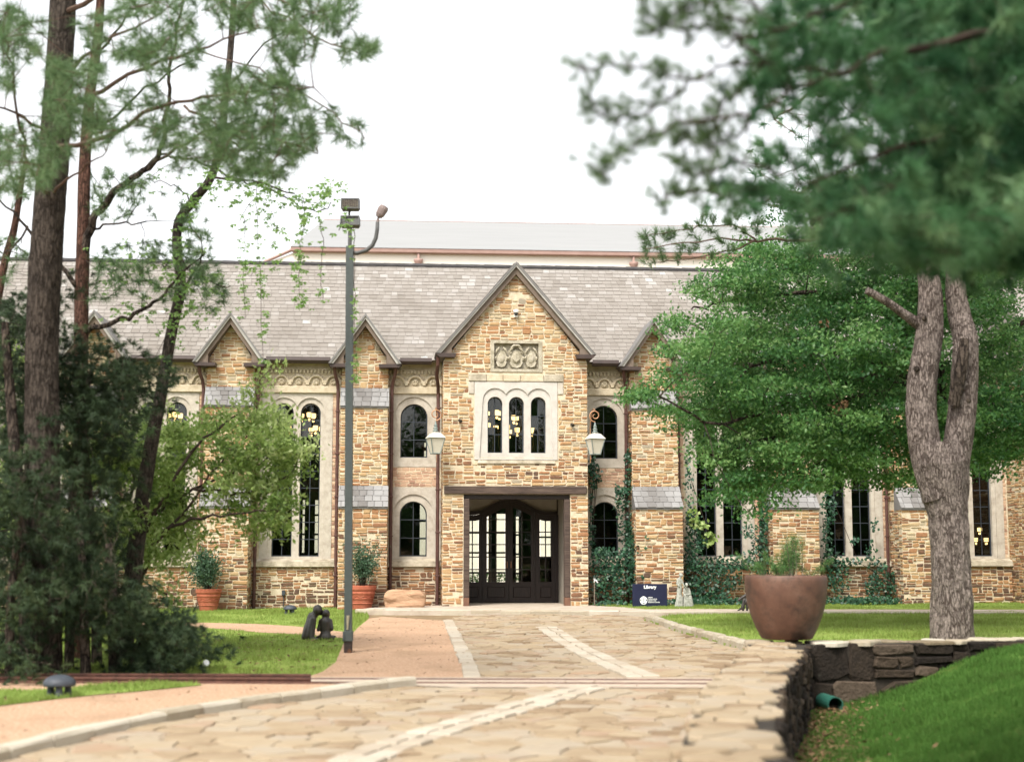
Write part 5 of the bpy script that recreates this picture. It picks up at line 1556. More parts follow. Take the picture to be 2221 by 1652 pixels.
# ---- dark angular sculpture half behind the big pot
ds = empty('metal_sculpture', gp(1617, 1332)); tag(ds, 'small dark metal crouching sculpture half hidden behind the big brown pot', 'sculpture')
sculpt('figure', [((0.10, 0, 0.52), (-0.16, 0.02, 0.36), 0.06, 0.035), ((0.16, 0, 0.46), (0.02, 0, 0.30), 0.08, 0.06), ((-0.02, 0, 0.36), (-0.08, -0.02, 0.16), 0.05, 0.04),
    ((-0.05, 0, 0.18), (-0.20, 0.03, 0.09), 0.045, 0.012), ((-0.05, -0.02, 0.18), (-0.075, -0.03, 0.0), 0.035, 0.016), ((0.05, 0, 0.22), (0.03, -0.02, 0.04), 0.04, 0.018), ((0.03, 0, 0.3), (0.16, 0.0, 0.24), 0.05, 0.06), ((0.18, 0, 0.5), (0.22, 0, 0.62), 0.05, 0.06)], IRON, ds, 0.012, 2)

# ---- blue sign
sg = empty('library_sign', LW(3.555, -0.95, 0.0), TH)
tag(sg, 'dark navy Library sign board with white lettering and pentagon emblem, standing before the ivy', 'sign')
q = MB(); q.bbox(-0.468, 0.468, -0.04, 0.04, -0.06, 0.605, 0.006); sb = q.build('sign_board', NAVY, sg)
q = MB()
for x in (-0.42, 0.42): pass
def text(body, size, x, z, align='CENTER', bold=0.0, y=-0.046, parent=None, mat=WHITE, name='lettering'):
    cu = bpy.data.curves.new('lettering', 'FONT'); cu.body = body; cu.size = size; cu.align_x = align; cu.offset = bold; cu.extrude = 0.002
    cu.resolution_u = 3
    t = bpy.data.objects.new('lettering_curve', cu); COL.objects.link(t)
    dg = bpy.context.evaluated_depsgraph_get()
    me = bpy.data.meshes.new_from_object(t.evaluated_get(dg))
    bpy.data.objects.remove(t)
    me.transform(Matrix.Translation((x, y, z)) @ Matrix.Rotation(math.pi / 2, 4, 'X'))
    me.materials.clear()
    return obj(name, me, mat, parent)
text('Library', 0.118, 0.0, 0.485, bold=0.0045, parent=sg)
for i, s_ in enumerate(('HADEN', 'THEOLOGICAL', 'LIBRARY AND', 'RESEARCH CENTER')):
    text(s_, 0.036, -0.055, 0.235 - 0.043 * i, 'LEFT', bold=0.0008, parent=sg)
q = MB()
pent = []
for k in range(5):
    a0 = math.pi / 2 + 2 * math.pi * k / 5
    for j in range(6):
        a = a0 + 2 * math.pi / 5 * j / 6
        rr_ = 0.112 * (1 - 0.06 * (1 - abs(2 * j / 6 - 1)))
        pent.append((-0.175 + rr_ * .93 * math.cos(a), 0.168 + rr_ * math.sin(a)))
hl = [[(-0.175 + cx_ + .016 * math.cos(a), 0.175 + .028 * math.sin(a)) for a in [2 * math.pi * i / 10 for i in range(10)]] for cx_ in (-.075, .075)]
hl.append([(-0.175 + .035 * math.cos(a), 0.092 + .012 * math.sin(a)) for a in [2 * math.pi * i / 10 for i in range(10)]])
q.plate(pent, hl, -0.047, -0.042)
em = q.build('emblem', WHITE, sg)
q = MB()
for (x, z, w, h) in ((-0.175, 0.235, .05, .006), (-0.175, 0.20, .07, .005), (-0.175, 0.172, .062, .005), (-0.175, 0.145, .055, .005)): q.box(x - w / 2, x + w / 2, -0.049, -0.0475, z - h / 2, z + h / 2)
q.box(-.178, -.172, -.0492, -.0477, .13, .25)
q.build('emblem_lines', NAVY, em)

# ---- boulder, tap, wall fittings
bo = empty('boulder', LW(-3.0, -0.55, -0.06), TH)
tag(bo, 'broad pinkish sandstone block lying left of the porch', 'boulder')
b = bmesh.new(); bmesh.ops.create_cube(b, size=1.0); bmesh.ops.subdivide_edges(b, edges=b.edges, cuts=11, use_grid_fill=True)
for v in b.verts:
    p = v.co.copy()
    r = (abs(2 * p.x) ** 6 + abs(2 * p.y) ** 6 + abs(2 * p.z) ** 6) ** (1 / 6)
    p = p / max(r, 1e-3)
    z = p.z + 0.5
    p.x *= 1.12 * (1 - 0.02 * z); p.y *= 0.45
    z *= 0.50 * (1 - 0.10 * (p.x > 0.25) * (p.x - .25) - 0.12 * (p.x < -.3) * (-.3 - p.x)) - 0.0
    n_ = noise.noise(Vector((p.x * 2.2, p.y * 3, z * 5))) * 0.05 + noise.noise(Vector((p.x * 7, p.y * 7, z * 14))) * 0.018
    v.co = Vector((p.x + n_ * .8, p.y - 0.04 * z + n_, z + n_ * (1.0 if z > .1 else 0)))
me = bpy.data.meshes.new('boulder'); b.to_mesh(me); b.free()
obj('rock', me, ROCK, bo)
tp = empty('garden_tap', LW(2.17, -0.16, -0.08), TH); tag(tp, 'thin white standpipe tap at the right foot of the porch', 'tap')
q = MB(); q.tube([(0, 0, -.02), (0, 0, .72)], .018, 8); q.build('standpipe', DEADTWIG, tp)
q = MB(); q.tube([(0, 0, .72), (.0, -.03, .77), (.05, -.05, .76), (.08, -.05, .70)], [.022, .024, .02, .016], 8); q.bbox(-.03, .03, -.04, -.02, .80, .815, .004); q.build('tap_head', WHITEP, tp)
cm = empty('security_camera', LW(0.02, -0.05, 8.02), TH); tag(cm, 'small white security camera high on the porch gable', 'camera')
q = MB(); q.bbox(-.05, .05, -.01, .045, -.07, .12, .008); q.build('mount', WHITEP, cm)
q = MB(); q.lathe([(0.07, 0), (0.075, .05), (0.06, .09), (0.02, .10)], 16, (0, -.08, .04)); q.build('camera_housing', WHITEP, cm, smooth=True)
q = MB(); q.ball((0, -.08, .03), (.055, .055, .06), 14, 8); q.build('lens_dome', DOME, cm, smooth=True)
for (u, v, lab) in ((997, 912, 'small dark wall spotlight to the left of the triple window'), (1240, 921, 'small dark wall spotlight to the right of the triple window')):
    x, z = FB(u, v, -0.05)
    w = empty('wall_spotlight', LW(x, -0.02, z), TH); tag(w, lab, 'spotlight', 'wall spotlights')
    q = MB(); q.tube([(0, .04, 0), (0, -.05, 0)], .022, 8); q.build('mount', IRON, w)
    q = MB(); q.tube([(-.01, -.05, .01), (.03, -.13, -.03)], [.04, .05], 10); q.build('lamp_head', IRON, w)
jb = empty('junction_box', LW(FB(615, 1285, 1.22)[0], 1.20, FB(615, 1285, 1.22)[1]), TH); tag(jb, 'small grey electrical box on the stone plinth under the twin window', 'box')
q = MB(); q.bbox(-.045, .045, -.03, .05, -.075, .075, .01); q.build('cover', DOME, jb)
q = MB(); q.tube([(0, 0.01, -.07), (0, .01, -.4)], .012, 6); q.build('conduit', DOME, jb)

# ---- wall lanterns on scrolled brackets
def lantern(x, side, label):
    L_ = empty('wall_lantern', LW(x, -0.62, 4.10), TH); tag(L_, label, 'lantern', 'lanterns either side of the porch')
    r1, r0 = 0.285, 0.15
    ang = math.pi / 4
    def ring(r, z): return [(r * math.cos(ang + k * math.pi / 2 + .3), r * math.sin(ang + k * math.pi / 2 + .3), z) for k in range(4)]
    for k in range(4):
        q = MB(); a, b_ = ring(r0 - .01, 0.0), ring(r1 - .012, 0.42)
        q.add([a[k], a[(k + 1) % 4], b_[(k + 1) % 4], b_[k]], [(0, 1, 2, 3)]); q.build('pane', LANTGL, L_)
    q = MB()
    for k in range(4):
        q.tube([ring(r0, 0)[k], ring(r1, .42)[k]], 0.014, 6)
        q.tube([ring(r0, 0)[k], ring(r0, 0)[(k + 1) % 4]], 0.016, 6); q.tube([ring(r1, .42)[k], ring(r1, .42)[(k + 1) % 4]], 0.016, 6)
    q.build('frame', VERDI, L_)
    q = MB(); vs = ring(r1 + .03, .42) + ring(r1 * .62, .545) + ring(.055, .59)
    q.add(vs, [(i + k, i + (k + 1) % 4, i + 4 + (k + 1) % 4, i + 4 + k) for i in (0, 4) for k in range(4)] + [(3, 2, 1, 0), (8, 9, 10, 11)]); q.build('lid', LANTGL, L_)
    q = MB(); q.lathe([(.075, .59), (.085, .61), (.05, .64), (.06, .67), (.068, .69), (.04, .72), (.045, .75), (.052, .77), (.028, .80), (.014, .88)], 14); q.build('finial', VERDI, L_, smooth=True)
    q = MB()
    pts = []
    for i in range(44):
        a = -math.pi / 2 + side * 0 + i * 0.22 * (1 if side < 0 else -1)
        r = 0.17 - 0.0032 * i
        pts.append((r * math.cos(a) * 1.0, 0.0, 1.06 + r * math.sin(a)))
    q.tube(pts, [0.016] * 30 + [.014, .013, .013, .012, .012, .011, .011, .010, .010, .010, .009, .009, .009, .009], 6)
    q.build('scroll', COPPER, L_)
    q = MB()
    arc = [(0.0 + 0.05 * t * -side, 0.62 * t, 1.22 - 0.02 * t + 0.12 * math.sin(math.pi * t * .6) - 0.55 * t * t * t) for t in np.linspace(0, 1, 14)]
    q.tube(arc, 0.014, 6); q.tube([(-.05 * side, .61, 0.75), (-.05 * side, .61, -0.2)], 0.012, 6)
    pts = [(-.05 * side, .55 - 0.06 * math.cos(i * .5) * (1 - i / 16), -0.1 + .06 * math.sin(i * .5) * (1 - i / 16)) for i in range(14)]
    q.tube(pts, .011, 6)
    q.build('bracket', COPPER, L_)
lantern(-2.21, -1, 'wall lantern on copper scroll bracket left of the porch')
lantern(2.15, 1, 'wall lantern on copper scroll bracket right of the porch')

# ---- chandeliers and things seen through the windows
LAMPON = emit('lit_amber_shade', (1.0, 0.66, 0.30), 3.4)
def chandelier(loc, label, s=1.0):
    c = empty('chandelier', loc, TH); tag(c, label, 'chandelier', 'lit chandeliers inside')
    q = MB(); q.tube([(0, 0, -.05), (0, 0, 1.3)], .018, 6); q.tube([(0, 0, .2), (0, 0, -.25)], [.03, .06], 10); q.build('stem', DARKIN, c)
    q = MB(); n = 6
    for r, z in ((0.48, -.12), (0.26, .28)):
        q.tube([(r * math.cos(2 * math.pi * k / 20), r * math.sin(2 * math.pi * k / 20), z) for k in range(21)], .018, 6, cap=False)
        for k in range(4): q.tube([(0, 0, z + .06), (r * math.cos(k * math.pi / 2), r * math.sin(k * math.pi / 2), z)], .012, 5)
    q.build('ring', DARKIN, c)
    for r, z, m, o_ in ((0.48, -.08, 6, .2), (0.26, .32, 4, .5)):
        for k in range(m):
            a = 2 * math.pi * k / m + o_
            q = MB(); q.lathe([(.045, 0), (.07, .03), (.075, .14), (.06, .15)], 10, (r * math.cos(a), r * math.sin(a), z)); q.build('lamp_shade', LAMPON, c)
            q = MB(); q.ball((r * math.cos(a), r * math.sin(a), z - .07), (.038, .038, .045), 8, 6); q.build('lamp_bowl', LAMPON, c)
    c.scale = (s, s, s)
    return c
def inside(u, v, y):
    x, z = FB(u, v, y); return LW(x, y, z)
chandelier(inside(662, 930, 3.2), 'lit chandelier behind the twin window left of the floodlight pole')
chandelier(inside(372, 930, 3.2), 'lit chandelier behind the window at the left, half hidden by the shrub')
chandelier(inside(1067, 925, 3.0), 'lit chandelier behind the left light of the triple window')
chandelier(inside(1130, 935, 3.6), 'lit chandelier behind the middle light of the triple window')
chandelier(inside(2115, 1170, 5.0), 'faint lit chandelier low behind the last window on the right', 0.8)
def scrollpanel(u, v, flip, label):
    x, z = FB(u, v, 0.75)
    o = empty('scroll_panel', LW(x, 0.75, 3.502), TH); tag(o, label, 'screen')
    h = 1.42
    prof = [(-.30, 0), (.26, 0), (.30, .30), (.36, .48), (.34, .60), (.22, .75), (.16, .95), (.17, 1.2), (.12, h), (-.30, h)]
    prof = [(flip * a, c) for a, c in prof]
    if flip < 0: prof = prof[::-1]
    q = MB(); q.plate(prof, (), 0, .05); q.build('panel', BROWNIN, o)
    q = MB(); q.tube([(flip * a, -.01, c) for a, c in [(.26, 0), (.30, .30), (.36, .48), (.34, .60), (.22, .75), (.16, .95), (.17, 1.2), (.12, h), (-.30, h)]], .017, 6)
    q.tube([(flip * .02, -.01, 0), (flip * .0, -.01, h)], .02, 6); q.build('gold_trim', M('gold_trim', [(0.42, 0.28, 0.09), (0.55, 0.38, 0.14)], scale=6, rough=0.4), o)
scrollpanel(1069, 960, 1, 'brown scroll-edged panel with gold trim behind the left light of the triple window')
scrollpanel(1169, 960, -1, 'brown scroll-edged panel with gold trim behind the right light of the triple window')

# courtyard behind the library, seen through the doors
hd = empty('courtyard_hedge', LW(-1.2, 13.0, -0.1), TH); tag(hd, 'clipped green hedge in the courtyard seen through the glazed doors', 'hedge')
# ---- pots
def leafcloud(name, parent, mat, P, L, W, up=0.4, t=None, drop=0.0):
    n = len(P)
    d = unit(rng.normal(size=(n, 3)) + np.array([0, 0, up - drop]))
    s = unit(np.cross(d, rdir(n)))
    l = (L * rng.uniform(.65, 1.25, n))[:, None]; w = (W * rng.uniform(.7, 1.3, n))[:, None]
    nn = np.cross(d, s)
    mid = P + d * l * .5 + nn * l * 0.08
    V = np.stack([P, mid - s * w * .5, P + d * l, mid + s * w * .5], axis=1)
    if t is None: t = np.clip(rng.normal(.5, .22, n), 0, 1)
    return np_mesh(name, V, 4, t, mat, parent)
def gauss_ball(n, c, r):
    return np.array(c) + rng.normal(size=(n, 3)) * np.array(r)
def clay_pot(loc, label, s):
    p = empty('terracotta_pot', loc, 0); tag(p, label, 'pot', 'terracotta pots by the wall')
    q = MB(); q.lathe([(.235, -.02), (.24, .0), (.30, .30), (.318, .36), (.335, .38), (.338, .42), (.325, .44), (.335, .47), (.352, .475), (.36, .50), (.36, .575), (.35, .59), (.315, .59), (.305, .53), (.0, .52)], 32); q.build('pot_body', TERRA, p, smooth=False)
    q = MB(); q.lathe([(.306, .25), (.312, .262), (.300, .275)], 32); q.lathe([(.29, .14), (.283, .155), (.275, .14)], 32)
    for k in range(10):
        a0 = 2 * math.pi * k / 10
        q.tube([((.305 + .006) * math.cos(a0 + t * .6), (.305 + .006) * math.sin(a0 + t * .6), .345 - .05 * math.sin(math.pi * t)) for t in np.linspace(0, 1, 7)], .008, 5)
    q.build('swag_relief', TERRA, p)
    q = MB(); q.lathe([(.31, .50), (.31, .535), (.2, .55), (0.0, .555)], 20); q.build('soil', SOIL, p)
    p.scale = (s, s, s)
    return p
def potted_shrub(loc, label, r, h, n, sparse):
    p = empty('potted_shrub', loc); tag(p, label, 'shrub', 'shrubs in terracotta pots')
    q = MB(); tips = []
    for k in range(16):
        a = rng.uniform(0, 6.28); e = rng.uniform(.2, 1.0)
        tip = Vector((r * e * math.cos(a), r * e * math.sin(a), h * rng.uniform(.45, 1.0)))
        q.tube([(0.05 * math.cos(a), .05 * math.sin(a), -.05), tip * .5 + Vector((0, 0, .08)), tip], [.014, .009, .004], 5); tips.append(tip)
    q.build('stems', TWIG, p)
    P = np.concatenate([gauss_ball(n // 32, t, (r * sparse,) * 3) for t in tips] + [gauss_ball(n // 32, t * .65, (r * sparse,) * 3) for t in tips])
    leafcloud('foliage', p, POTSHR, P, 0.075, 0.04)
pa = LW(-8.22, -0.28, -0.08)
clay_pot(pa, 'left terracotta pot at the foot of the buttress beside the shrub tree', 0.95)
potted_shrub(pa + Vector((0, 0, .52)), 'round dark-leaved shrub growing in the left terracotta pot', 0.48, 0.88, 3000, .30)
pb = LW(-4.15, -0.30, -0.06)
clay_pot(pb, 'larger right terracotta pot behind the floodlight pole', 1.06)
potted_shrub(pb + Vector((0, 0, .58)), 'loose straggly shrub growing in the right terracotta pot', 0.52, 1.05, 1900, .27)
P = np.column_stack([rng.uniform(-2.6, 2.6, 5000), rng.uniform(-.4, .4, 5000), rng.uniform(0, .75, 5000)])
leafcloud('leaves', hd, OAKM, P, .09, .05)
for (x_, y_, l_) in ((-1.55, 11.6, 'left sidelight'), (0.15, 11.6, 'right door leaf'), (1.7, 11.6, 'right sidelight')):
    cp_ = empty('courtyard_post', LW(x_, y_, -.1), TH); tag(cp_, 'dark courtyard arcade post seen through the glass of the ' + l_, 'post', 'courtyard arcade posts')
    q = MB(); q.bbox(-.1, .1, -.1, .1, 0, 3.4, .01); q.bbox(-.16, .16, -.16, .16, 3.4, 3.6, .01); q.build('shaft', BEAM, cp_)
# big brown pot on the wall
bpc = at(1707, 1387, 21.25); bpc.z = WT + 0.03
bp = empty('big_planter', bpc); tag(bp, 'big round brown glazed planter standing on the corner of the low wall', 'planter')
q = MB()
prof = [(.33, 0), (.36, .01), (.43, .14), (.505, .32), (.56, .52), (.583, .70), (.588, .82), (.586, .885), (.575, .905), (.555, .905), (.545, .88), (.54, .80), (.0, .78)]
q.lathe(prof, 56); q.build('pot_body', BIGPOT, bp, smooth=True)
q = MB(); q.lathe([(.54, .80), (.40, .83), (.2, .85), (0, .86)], 24); q.build('soil', SOIL, bp)
fp = empty('fern_plant', bpc + Vector((0, 0, .82))); tag(fp, 'feathery fern-like plant growing in the big brown planter', 'plant')
q = MB(); Ps, Ds = [], []
for k in range(34):
    a = rng.uniform(0, 6.28); r_ = rng.uniform(.05, .42); L_ = rng.uniform(.22, .55)
    b0 = Vector((r_ * math.cos(a), r_ * .8 * math.sin(a), 0)); e = Vector((b0.x * 1.15 + rng.normal(0, .10), b0.y + rng.normal(0, .1), L_ * (1.15 if 0.0 < b0.x < .35 else .75)))
    q.tube([b0, b0.lerp(e, .5) + Vector((0, 0, .05)), e], [.006, .004, .002], 4)
    for t in np.linspace(.25, 1, 26): 
        for _ in range(5): Ps.append(b0.lerp(e, t) + Vector((0, 0, .2 * t * (1 - t))))
q.build('stems', DEADTWIG, fp)
Ps = np.array(Ps) + rng.normal(0, .012, (len(Ps), 3))
leafcloud('fronds', fp, FERNM, Ps, 0.075, 0.007, up=.3, t=np.clip(rng.beta(1.5, 3, len(Ps)), 0, 1))
# teal drain at the foot of the wall
dp = gp(1806, 1524, 0); dloc = at(1806, 1520, 20.3); dloc.z = float(bank(np.array(dloc.x), np.array(20.3))) + .02
dr = empty('drain_pipe', dloc, 0.1); tag(dr, 'short teal-green drain pipe end at the foot of the dark wall', 'pipe')
q = MB()
for (ra, rb) in ((.11, .098),):
    n = 18
    vs = [(r_ * math.cos(2 * math.pi * k / n), y_, r_ * math.sin(2 * math.pi * k / n) + .06) for (r_, y_) in ((ra, .45), (ra, -.12), (rb, -.12), (rb, .45)) for k in range(n)]
    q.add(vs, [(i * n + k, i * n + (k + 1) % n, (i + 1) * n + (k + 1) % n, (i + 1) * n + k) for i in range(3) for k in range(n)])
q.build('pipe_end', GREENPL, dr)
q = MB(); q.tube([(0, .1, .04), (0, .1, .0)], .095, 12); q.build('drain_mouth', SOIL, dr)
# ================================================================== TREES AND PLANTS
def barktube(b, pts, rad, sides=20, seg=0.09, amp=0.10, freq=(7, 1.6), seed=0.0, tint=0.5):
    """trunk with furrowed surface"""
    line = smoothline([Vector(p) for p in pts], 6)
    rr = np.interp(np.linspace(0, 1, len(line)), np.linspace(0, 1, len(rad)), rad)
    L = [0]
    for i in range(len(line) - 1): L.append(L[-1] + (line[i + 1] - line[i]).length)
    n = max(4, int(L[-1] / seg))
    vs, fs = [], []
    prev = None
    for k in range(n + 1):
        s = L[-1] * k / n
        i = max(0, min(len(line) - 2, np.searchsorted(L, s) - 1))
        f = (s - L[i]) / max(1e-6, L[i + 1] - L[i])
        p = line[i].lerp(line[i + 1], f); r = rr[i] * (1 - f) + rr[i + 1] * f
        t = (line[i + 1] - line[i]).normalized()
        if prev is None: prev = (Vector((1, 0, 0)) - t * t.x).normalized()
        else: prev = (prev - t * prev.dot(t)).normalized()
        bb_ = t.cross(prev)
        for j in range(sides):
            a = 2 * math.pi * j / sides
            d = prev * math.cos(a) + bb_ * math.sin(a)
            q = Vector((math.cos(a) * freq[0] * .35 + seed, math.sin(a) * freq[0] * .35, s * freq[1]))
            h = abs(noise.noise(q * 1.0)) * 1.3 + 0.5 * abs(noise.noise(q * 2.7)) - 0.35
            h += 0.6 * noise.noise(Vector((math.cos(a) * .8 + seed, math.sin(a) * .8, s * .9)))
            vs.append(p + d * r * (1 + amp * h))
    for k in range(n):
        for j in range(sides):
            j2 = (j + 1) % sides
            fs.append((k * sides + j, k * sides + j2, (k + 1) * sides + j2, (k + 1) * sides + j))
    fs.append(tuple(range(sides))[::-1]); fs.append(tuple(n * sides + j for j in range(sides)))
    b.add(vs, fs, tint)
def limb(b, pts, r0, r1, sides=7, wob=0.0):
    line = smoothline([Vector(p) for p in pts], 5)
    n = len(line)
    if wob:
        line = [p + Vector((rng.normal(0, wob), rng.normal(0, wob), rng.normal(0, wob))) if 0 < i < n - 1 else p for i, p in enumerate(line)]
    b.tube(line, [r0 + (r1 - r0) * (i / (n - 1)) ** .8 for i in range(n)], sides)
    return line
def px_poly_pts(poly, n, Y, bulge=None):
    """n points whose directions fall in a picture polygon, at depths in range Y"""
    us = [p[0] for p in poly]; vs = [p[1] for p in poly]
    out = []
    while len(out) < n:
        u = rng.uniform(min(us), max(us), 4 * n); v = rng.uniform(min(vs), max(vs), 4 * n)
        k = in_poly(u, v, poly)
        for a, c in zip(u[k], v[k]):
            out.append(at(a, c, float(rng.uniform(*Y))))
            if len(out) >= n: break
    return out
def needles(name, parent, mat, C, A, n, L, w, cone=0.9, t=None):
    """tufts of needles: centres C, axes A"""
    C = np.array(C); A = unit(np.array(A)); m = len(C)
    P = np.repeat(C, n, axis=0); Ax = np.repeat(A, n, axis=0)
    along_ = rng.uniform(-.5, .1, m * n)[:, None] * L
    d = unit(Ax + rng.normal(size=(m * n, 3)) * cone)
    l = (L * rng.uniform(.7, 1.15, m * n))[:, None]
    P = P + Ax * along_
    s = unit(np.cross(d, rdir(m * n))) * w
    V = np.stack([P - s, P + s, P + d * l], axis=1)
    tt = np.repeat(np.clip(rng.normal(.5, .2, m), 0, 1), n) * .7 + .3 * rng.uniform(0, 1, m * n) if t is None else np.repeat(t, n)
    return np_mesh(name, V, 3, tt, mat, parent)
def lobes(poly, nl, per, Y, r):
    """clump centres gathered in lobes: boughs with gaps between them; returns points and a shade per lobe"""
    out, sh_ = [], []
    C0 = []
    tries = 0
    for c in px_poly_pts(poly, nl * 6, Y):
        if all(((c - q).length > (r[0] + r[2]) * .75) for q in C0): C0.append(c)
        if len(C0) >= nl: break
    for c in C0:
        k = float(rng.normal(0, 1))
        for _ in range(per):
            d = rng.normal(size=3) * np.array(r)
            out.append(c + Vector((d[0], d[1], d[2] - .25 * (d[0] ** 2 + d[1] ** 2)))); sh_.append(k)
    return out, sh_
def nearest_on(lines, p):
    best, bp = 1e9, None
    for l in lines:
        for q in l:
            d = (q - p).length_squared
            if d < best: best, bp = d, q
    return bp
def twigs(b, lines, tips, r0, r1, sag=0.1, sides=4):
    """each tip grows from the nearest limb point or from a tip already joined, so twigs branch"""
    pts = np.array([tuple(q) for l in lines for q in l]); n0 = len(pts)
    T = np.array([tuple(t) for t in tips])
    if not len(T): return
    d0 = np.array([np.min(((pts - t) ** 2).sum(1)) for t in T])
    order = np.argsort(d0)
    allp = np.concatenate([pts, np.zeros_like(T)]); m = n0
    for i in order:
        t = T[i]
        dd = ((allp[:m] - t) ** 2).sum(1)
        dd[n0:] *= 1.35
        q = allp[int(np.argmin(dd))]
        isl = int(np.argmin(dd)) < n0
        allp[m] = t; m += 1
        dv = Vector(t - q); L = dv.length
        mid = Vector(q) + dv * .5 + Vector((rng.normal(0, .06) * L, rng.normal(0, .06) * L, sag * L * .6))
        ra = r0 if isl else r0 * .55
        b.tube([Vector(q), mid, Vector(t)], [ra, (ra + r1) / 2, r1], sides)

# ---- oak on the right, behind the pine trunk
oak = empty('oak_tree', gp(2072, 1358)); tag(oak, 'broad bright green oak in front of the right half of the library', 'tree')
OO = oak.location
def rel(p, o=None): return p - (OO if o is None else o)
OY = 29.5
b = MB()
barktube(b, [(0, 0, -.1), (.02, 0, 1.2), (0, 0, 2.6), rel(at(2060, 930, OY))], [.30, .24, .22, .19], 14, .2, .06)
limbs = []
for pts, r in (([(2062, 1000), (1985, 830), (1840, 770), (1660, 790), (1540, 840)], .11), ([(2062, 1040), (1970, 860), (1800, 880), (1640, 960), (1520, 990)], .10), ([(2060, 950), (1950, 700), (1780, 640), (1600, 650), (1500, 670)], .10),
               ([(2062, 960), (2130, 780), (2250, 680), (2400, 640)], .11), ([(2062, 1020), (1930, 930), (1790, 1000), (1640, 1060)], .08), ([(2060, 930), (2010, 640), (1950, 500), (1850, 440)], .10), ([(2070, 1000), (2160, 900), (2300, 880), (2450, 900)], .09),
               ([(2062, 980), (1930, 820), (1720, 870), (1560, 920), (1430, 860)], .07), ([(2060, 900), (2100, 640), (2180, 520), (2250, 470)], .10)):
    y = OY; P = []
    dy = rng.uniform(-2.6, 1.6)
    for i, (u, v) in enumerate(pts): P.append(rel(at(u, v, OY + dy * i / (len(pts) - 1))))
    limbs.append(limb(b, P, r, .018, 7, .04))
oakpoly = [(1620, 470), (1700, 420), (1850, 380), (2260, 380), (2300, 1010), (2180, 1015), (2110, 985), (2020, 1010), (1960, 1040), (1880, 1025), (1800, 1060), (1740, 1040), (1690, 1065), (1620, 1085), (1580, 1060), (1560, 1010), (1530, 985), (1515, 935), (1480, 905), (1430, 905), (1385, 885), (1372, 850), (1400, 815), (1440, 790), (1455, 760), (1430, 720), (1425, 680), (1470, 650), (1500, 610), (1560, 590), (1600, 560), (1590, 520)]
oakin = [(1640, 500), (1720, 440), (1850, 400), (2260, 400), (2300, 990), (2180, 995), (2110, 960), (2020, 985), (1960, 1010), (1880, 1000), (1800, 1035), (1740, 1015), (1690, 1040), (1620, 1060), (1600, 1040), (1585, 990), (1560, 960), (1545, 910), (1500, 880), (1450, 880), (1415, 862), (1420, 838), (1455, 815), (1490, 790), (1490, 750), (1465, 715), (1470, 690), (1510, 665), (1540, 635), (1590, 615), (1630, 580), (1620, 540)]
C, S1 = lobes(oakin, 150, 10, (26.6, 31.0), (.44, .44, .20))
edge = [(1530, 930), (1545, 960), (1560, 1000), (1600, 1030), (1570, 980), (1515, 915), (1640, 1040), (1590, 960), (1390, 862), (1402, 846), (1440, 815), (1460, 705), (1475, 680), (1520, 632), (1570, 610), (1600, 1065), (1640, 1070), (1700, 1045), (1580, 1035), (1555, 995), (1850, 1030), (1940, 1035), (1490, 895), (1440, 885), (1745, 1050), (2000, 1010), (1380, 850)]
E_ = [at(u + rng.normal(0, 7), v + rng.normal(0, 6), float(rng.uniform(27.5, 29))) for u, v in edge for _ in range(3)]
C += E_; S1 += [0.4] * len(E_)
B2, S2 = lobes([(1640, 560), (2221, 420), (2260, 980), (1800, 990), (1640, 1010), (1520, 850), (1520, 720)], 70, 8, (30.5, 33.5), (.6, .6, .25))
C += B2; S1 += [v - .8 for v in S2]  # back lobes tinted darker: inner crown shade put into leaf colour
Cn = np.array([rel(c) for c in C]); S1 = np.array(S1)
twigs(b, limbs, [Vector(c) for c in Cn[::3]], .018, .005, .06, 4)
b.build('trunk', BARK_DARK, oak)
n = 92
P = np.repeat(Cn, n, axis=0)
off = rng.normal(size=(len(P), 3)) * np.array([.20, .20, .06])
off[:, 2] -= 0.3 * (off[:, 0] ** 2 + off[:, 1] ** 2)
t = np.repeat(np.clip(.46 + .13 * S1 + rng.normal(0, .08, len(Cn)), 0, 1), n) + rng.normal(0, .15, len(P))
leafcloud('crown', oak, OAKM, P + off, 0.092, 0.046, up=.1, t=np.clip(t, 0, 1))
P = np.array([rel(at(u, v, 26.9)) for u, v in ((1825, 880), (1812, 890), (1833, 872), (1830, 888), (1790, 700))])
leafcloud('withered_leaves', oak, DEADLF, np.repeat(P, 7, axis=0) + rng.normal(0, .05, (len(P) * 7, 3)), 0.11, .06)

# ---- forked pine on the right
pn = empty('forked_pine', at(2067, 1384, 24.0) * Vector((1, 1, 0)) + Vector((0, 0, .03))); tag(pn, 'big grey-barked pine on the right, its trunk forking in two', 'tree')
o_ = pn.location
A_ = lambda u, v, Y=24.0: at(u, v, Y) - o_
b = MB()
barktube(b, [A_(2067, 1400), A_(2066, 1330), A_(2062, 1220), A_(2056, 1120), A_(2046, 1050), A_(2040, 1005), A_(2030, 960)], [.36, .33, .315, .32, .39, .42, .36], 44, .045, .13, (11, 1.3), 1.0)
barktube(b, [A_(2044, 1075), A_(2010, 985), A_(2000, 900), A_(2002, 820), A_(2016, 720), A_(2018, 640), A_(2012, 560), A_(2015, 400), A_(2030, 200), A_(2040, -200)], [.34, .255, .245, .235, .22, .195, .18, .16, .14, .10], 30, .055, .11, (9, 1.3), 4.0)
barktube(b, [A_(2052, 1070, 24.05), A_(2072, 985, 24.05), A_(2086, 900), A_(2092, 820), A_(2094, 740), A_(2080, 680, 24.1), A_(2072, 600, 24.1), A_(2080, 400, 24.2), A_(2120, 100, 24.4), A_(2140, -200, 24.5)], [.32, .24, .225, .22, .20, .18, .16, .14, .12, .09], 30, .055, .11, (9, 1.3), 9.0)
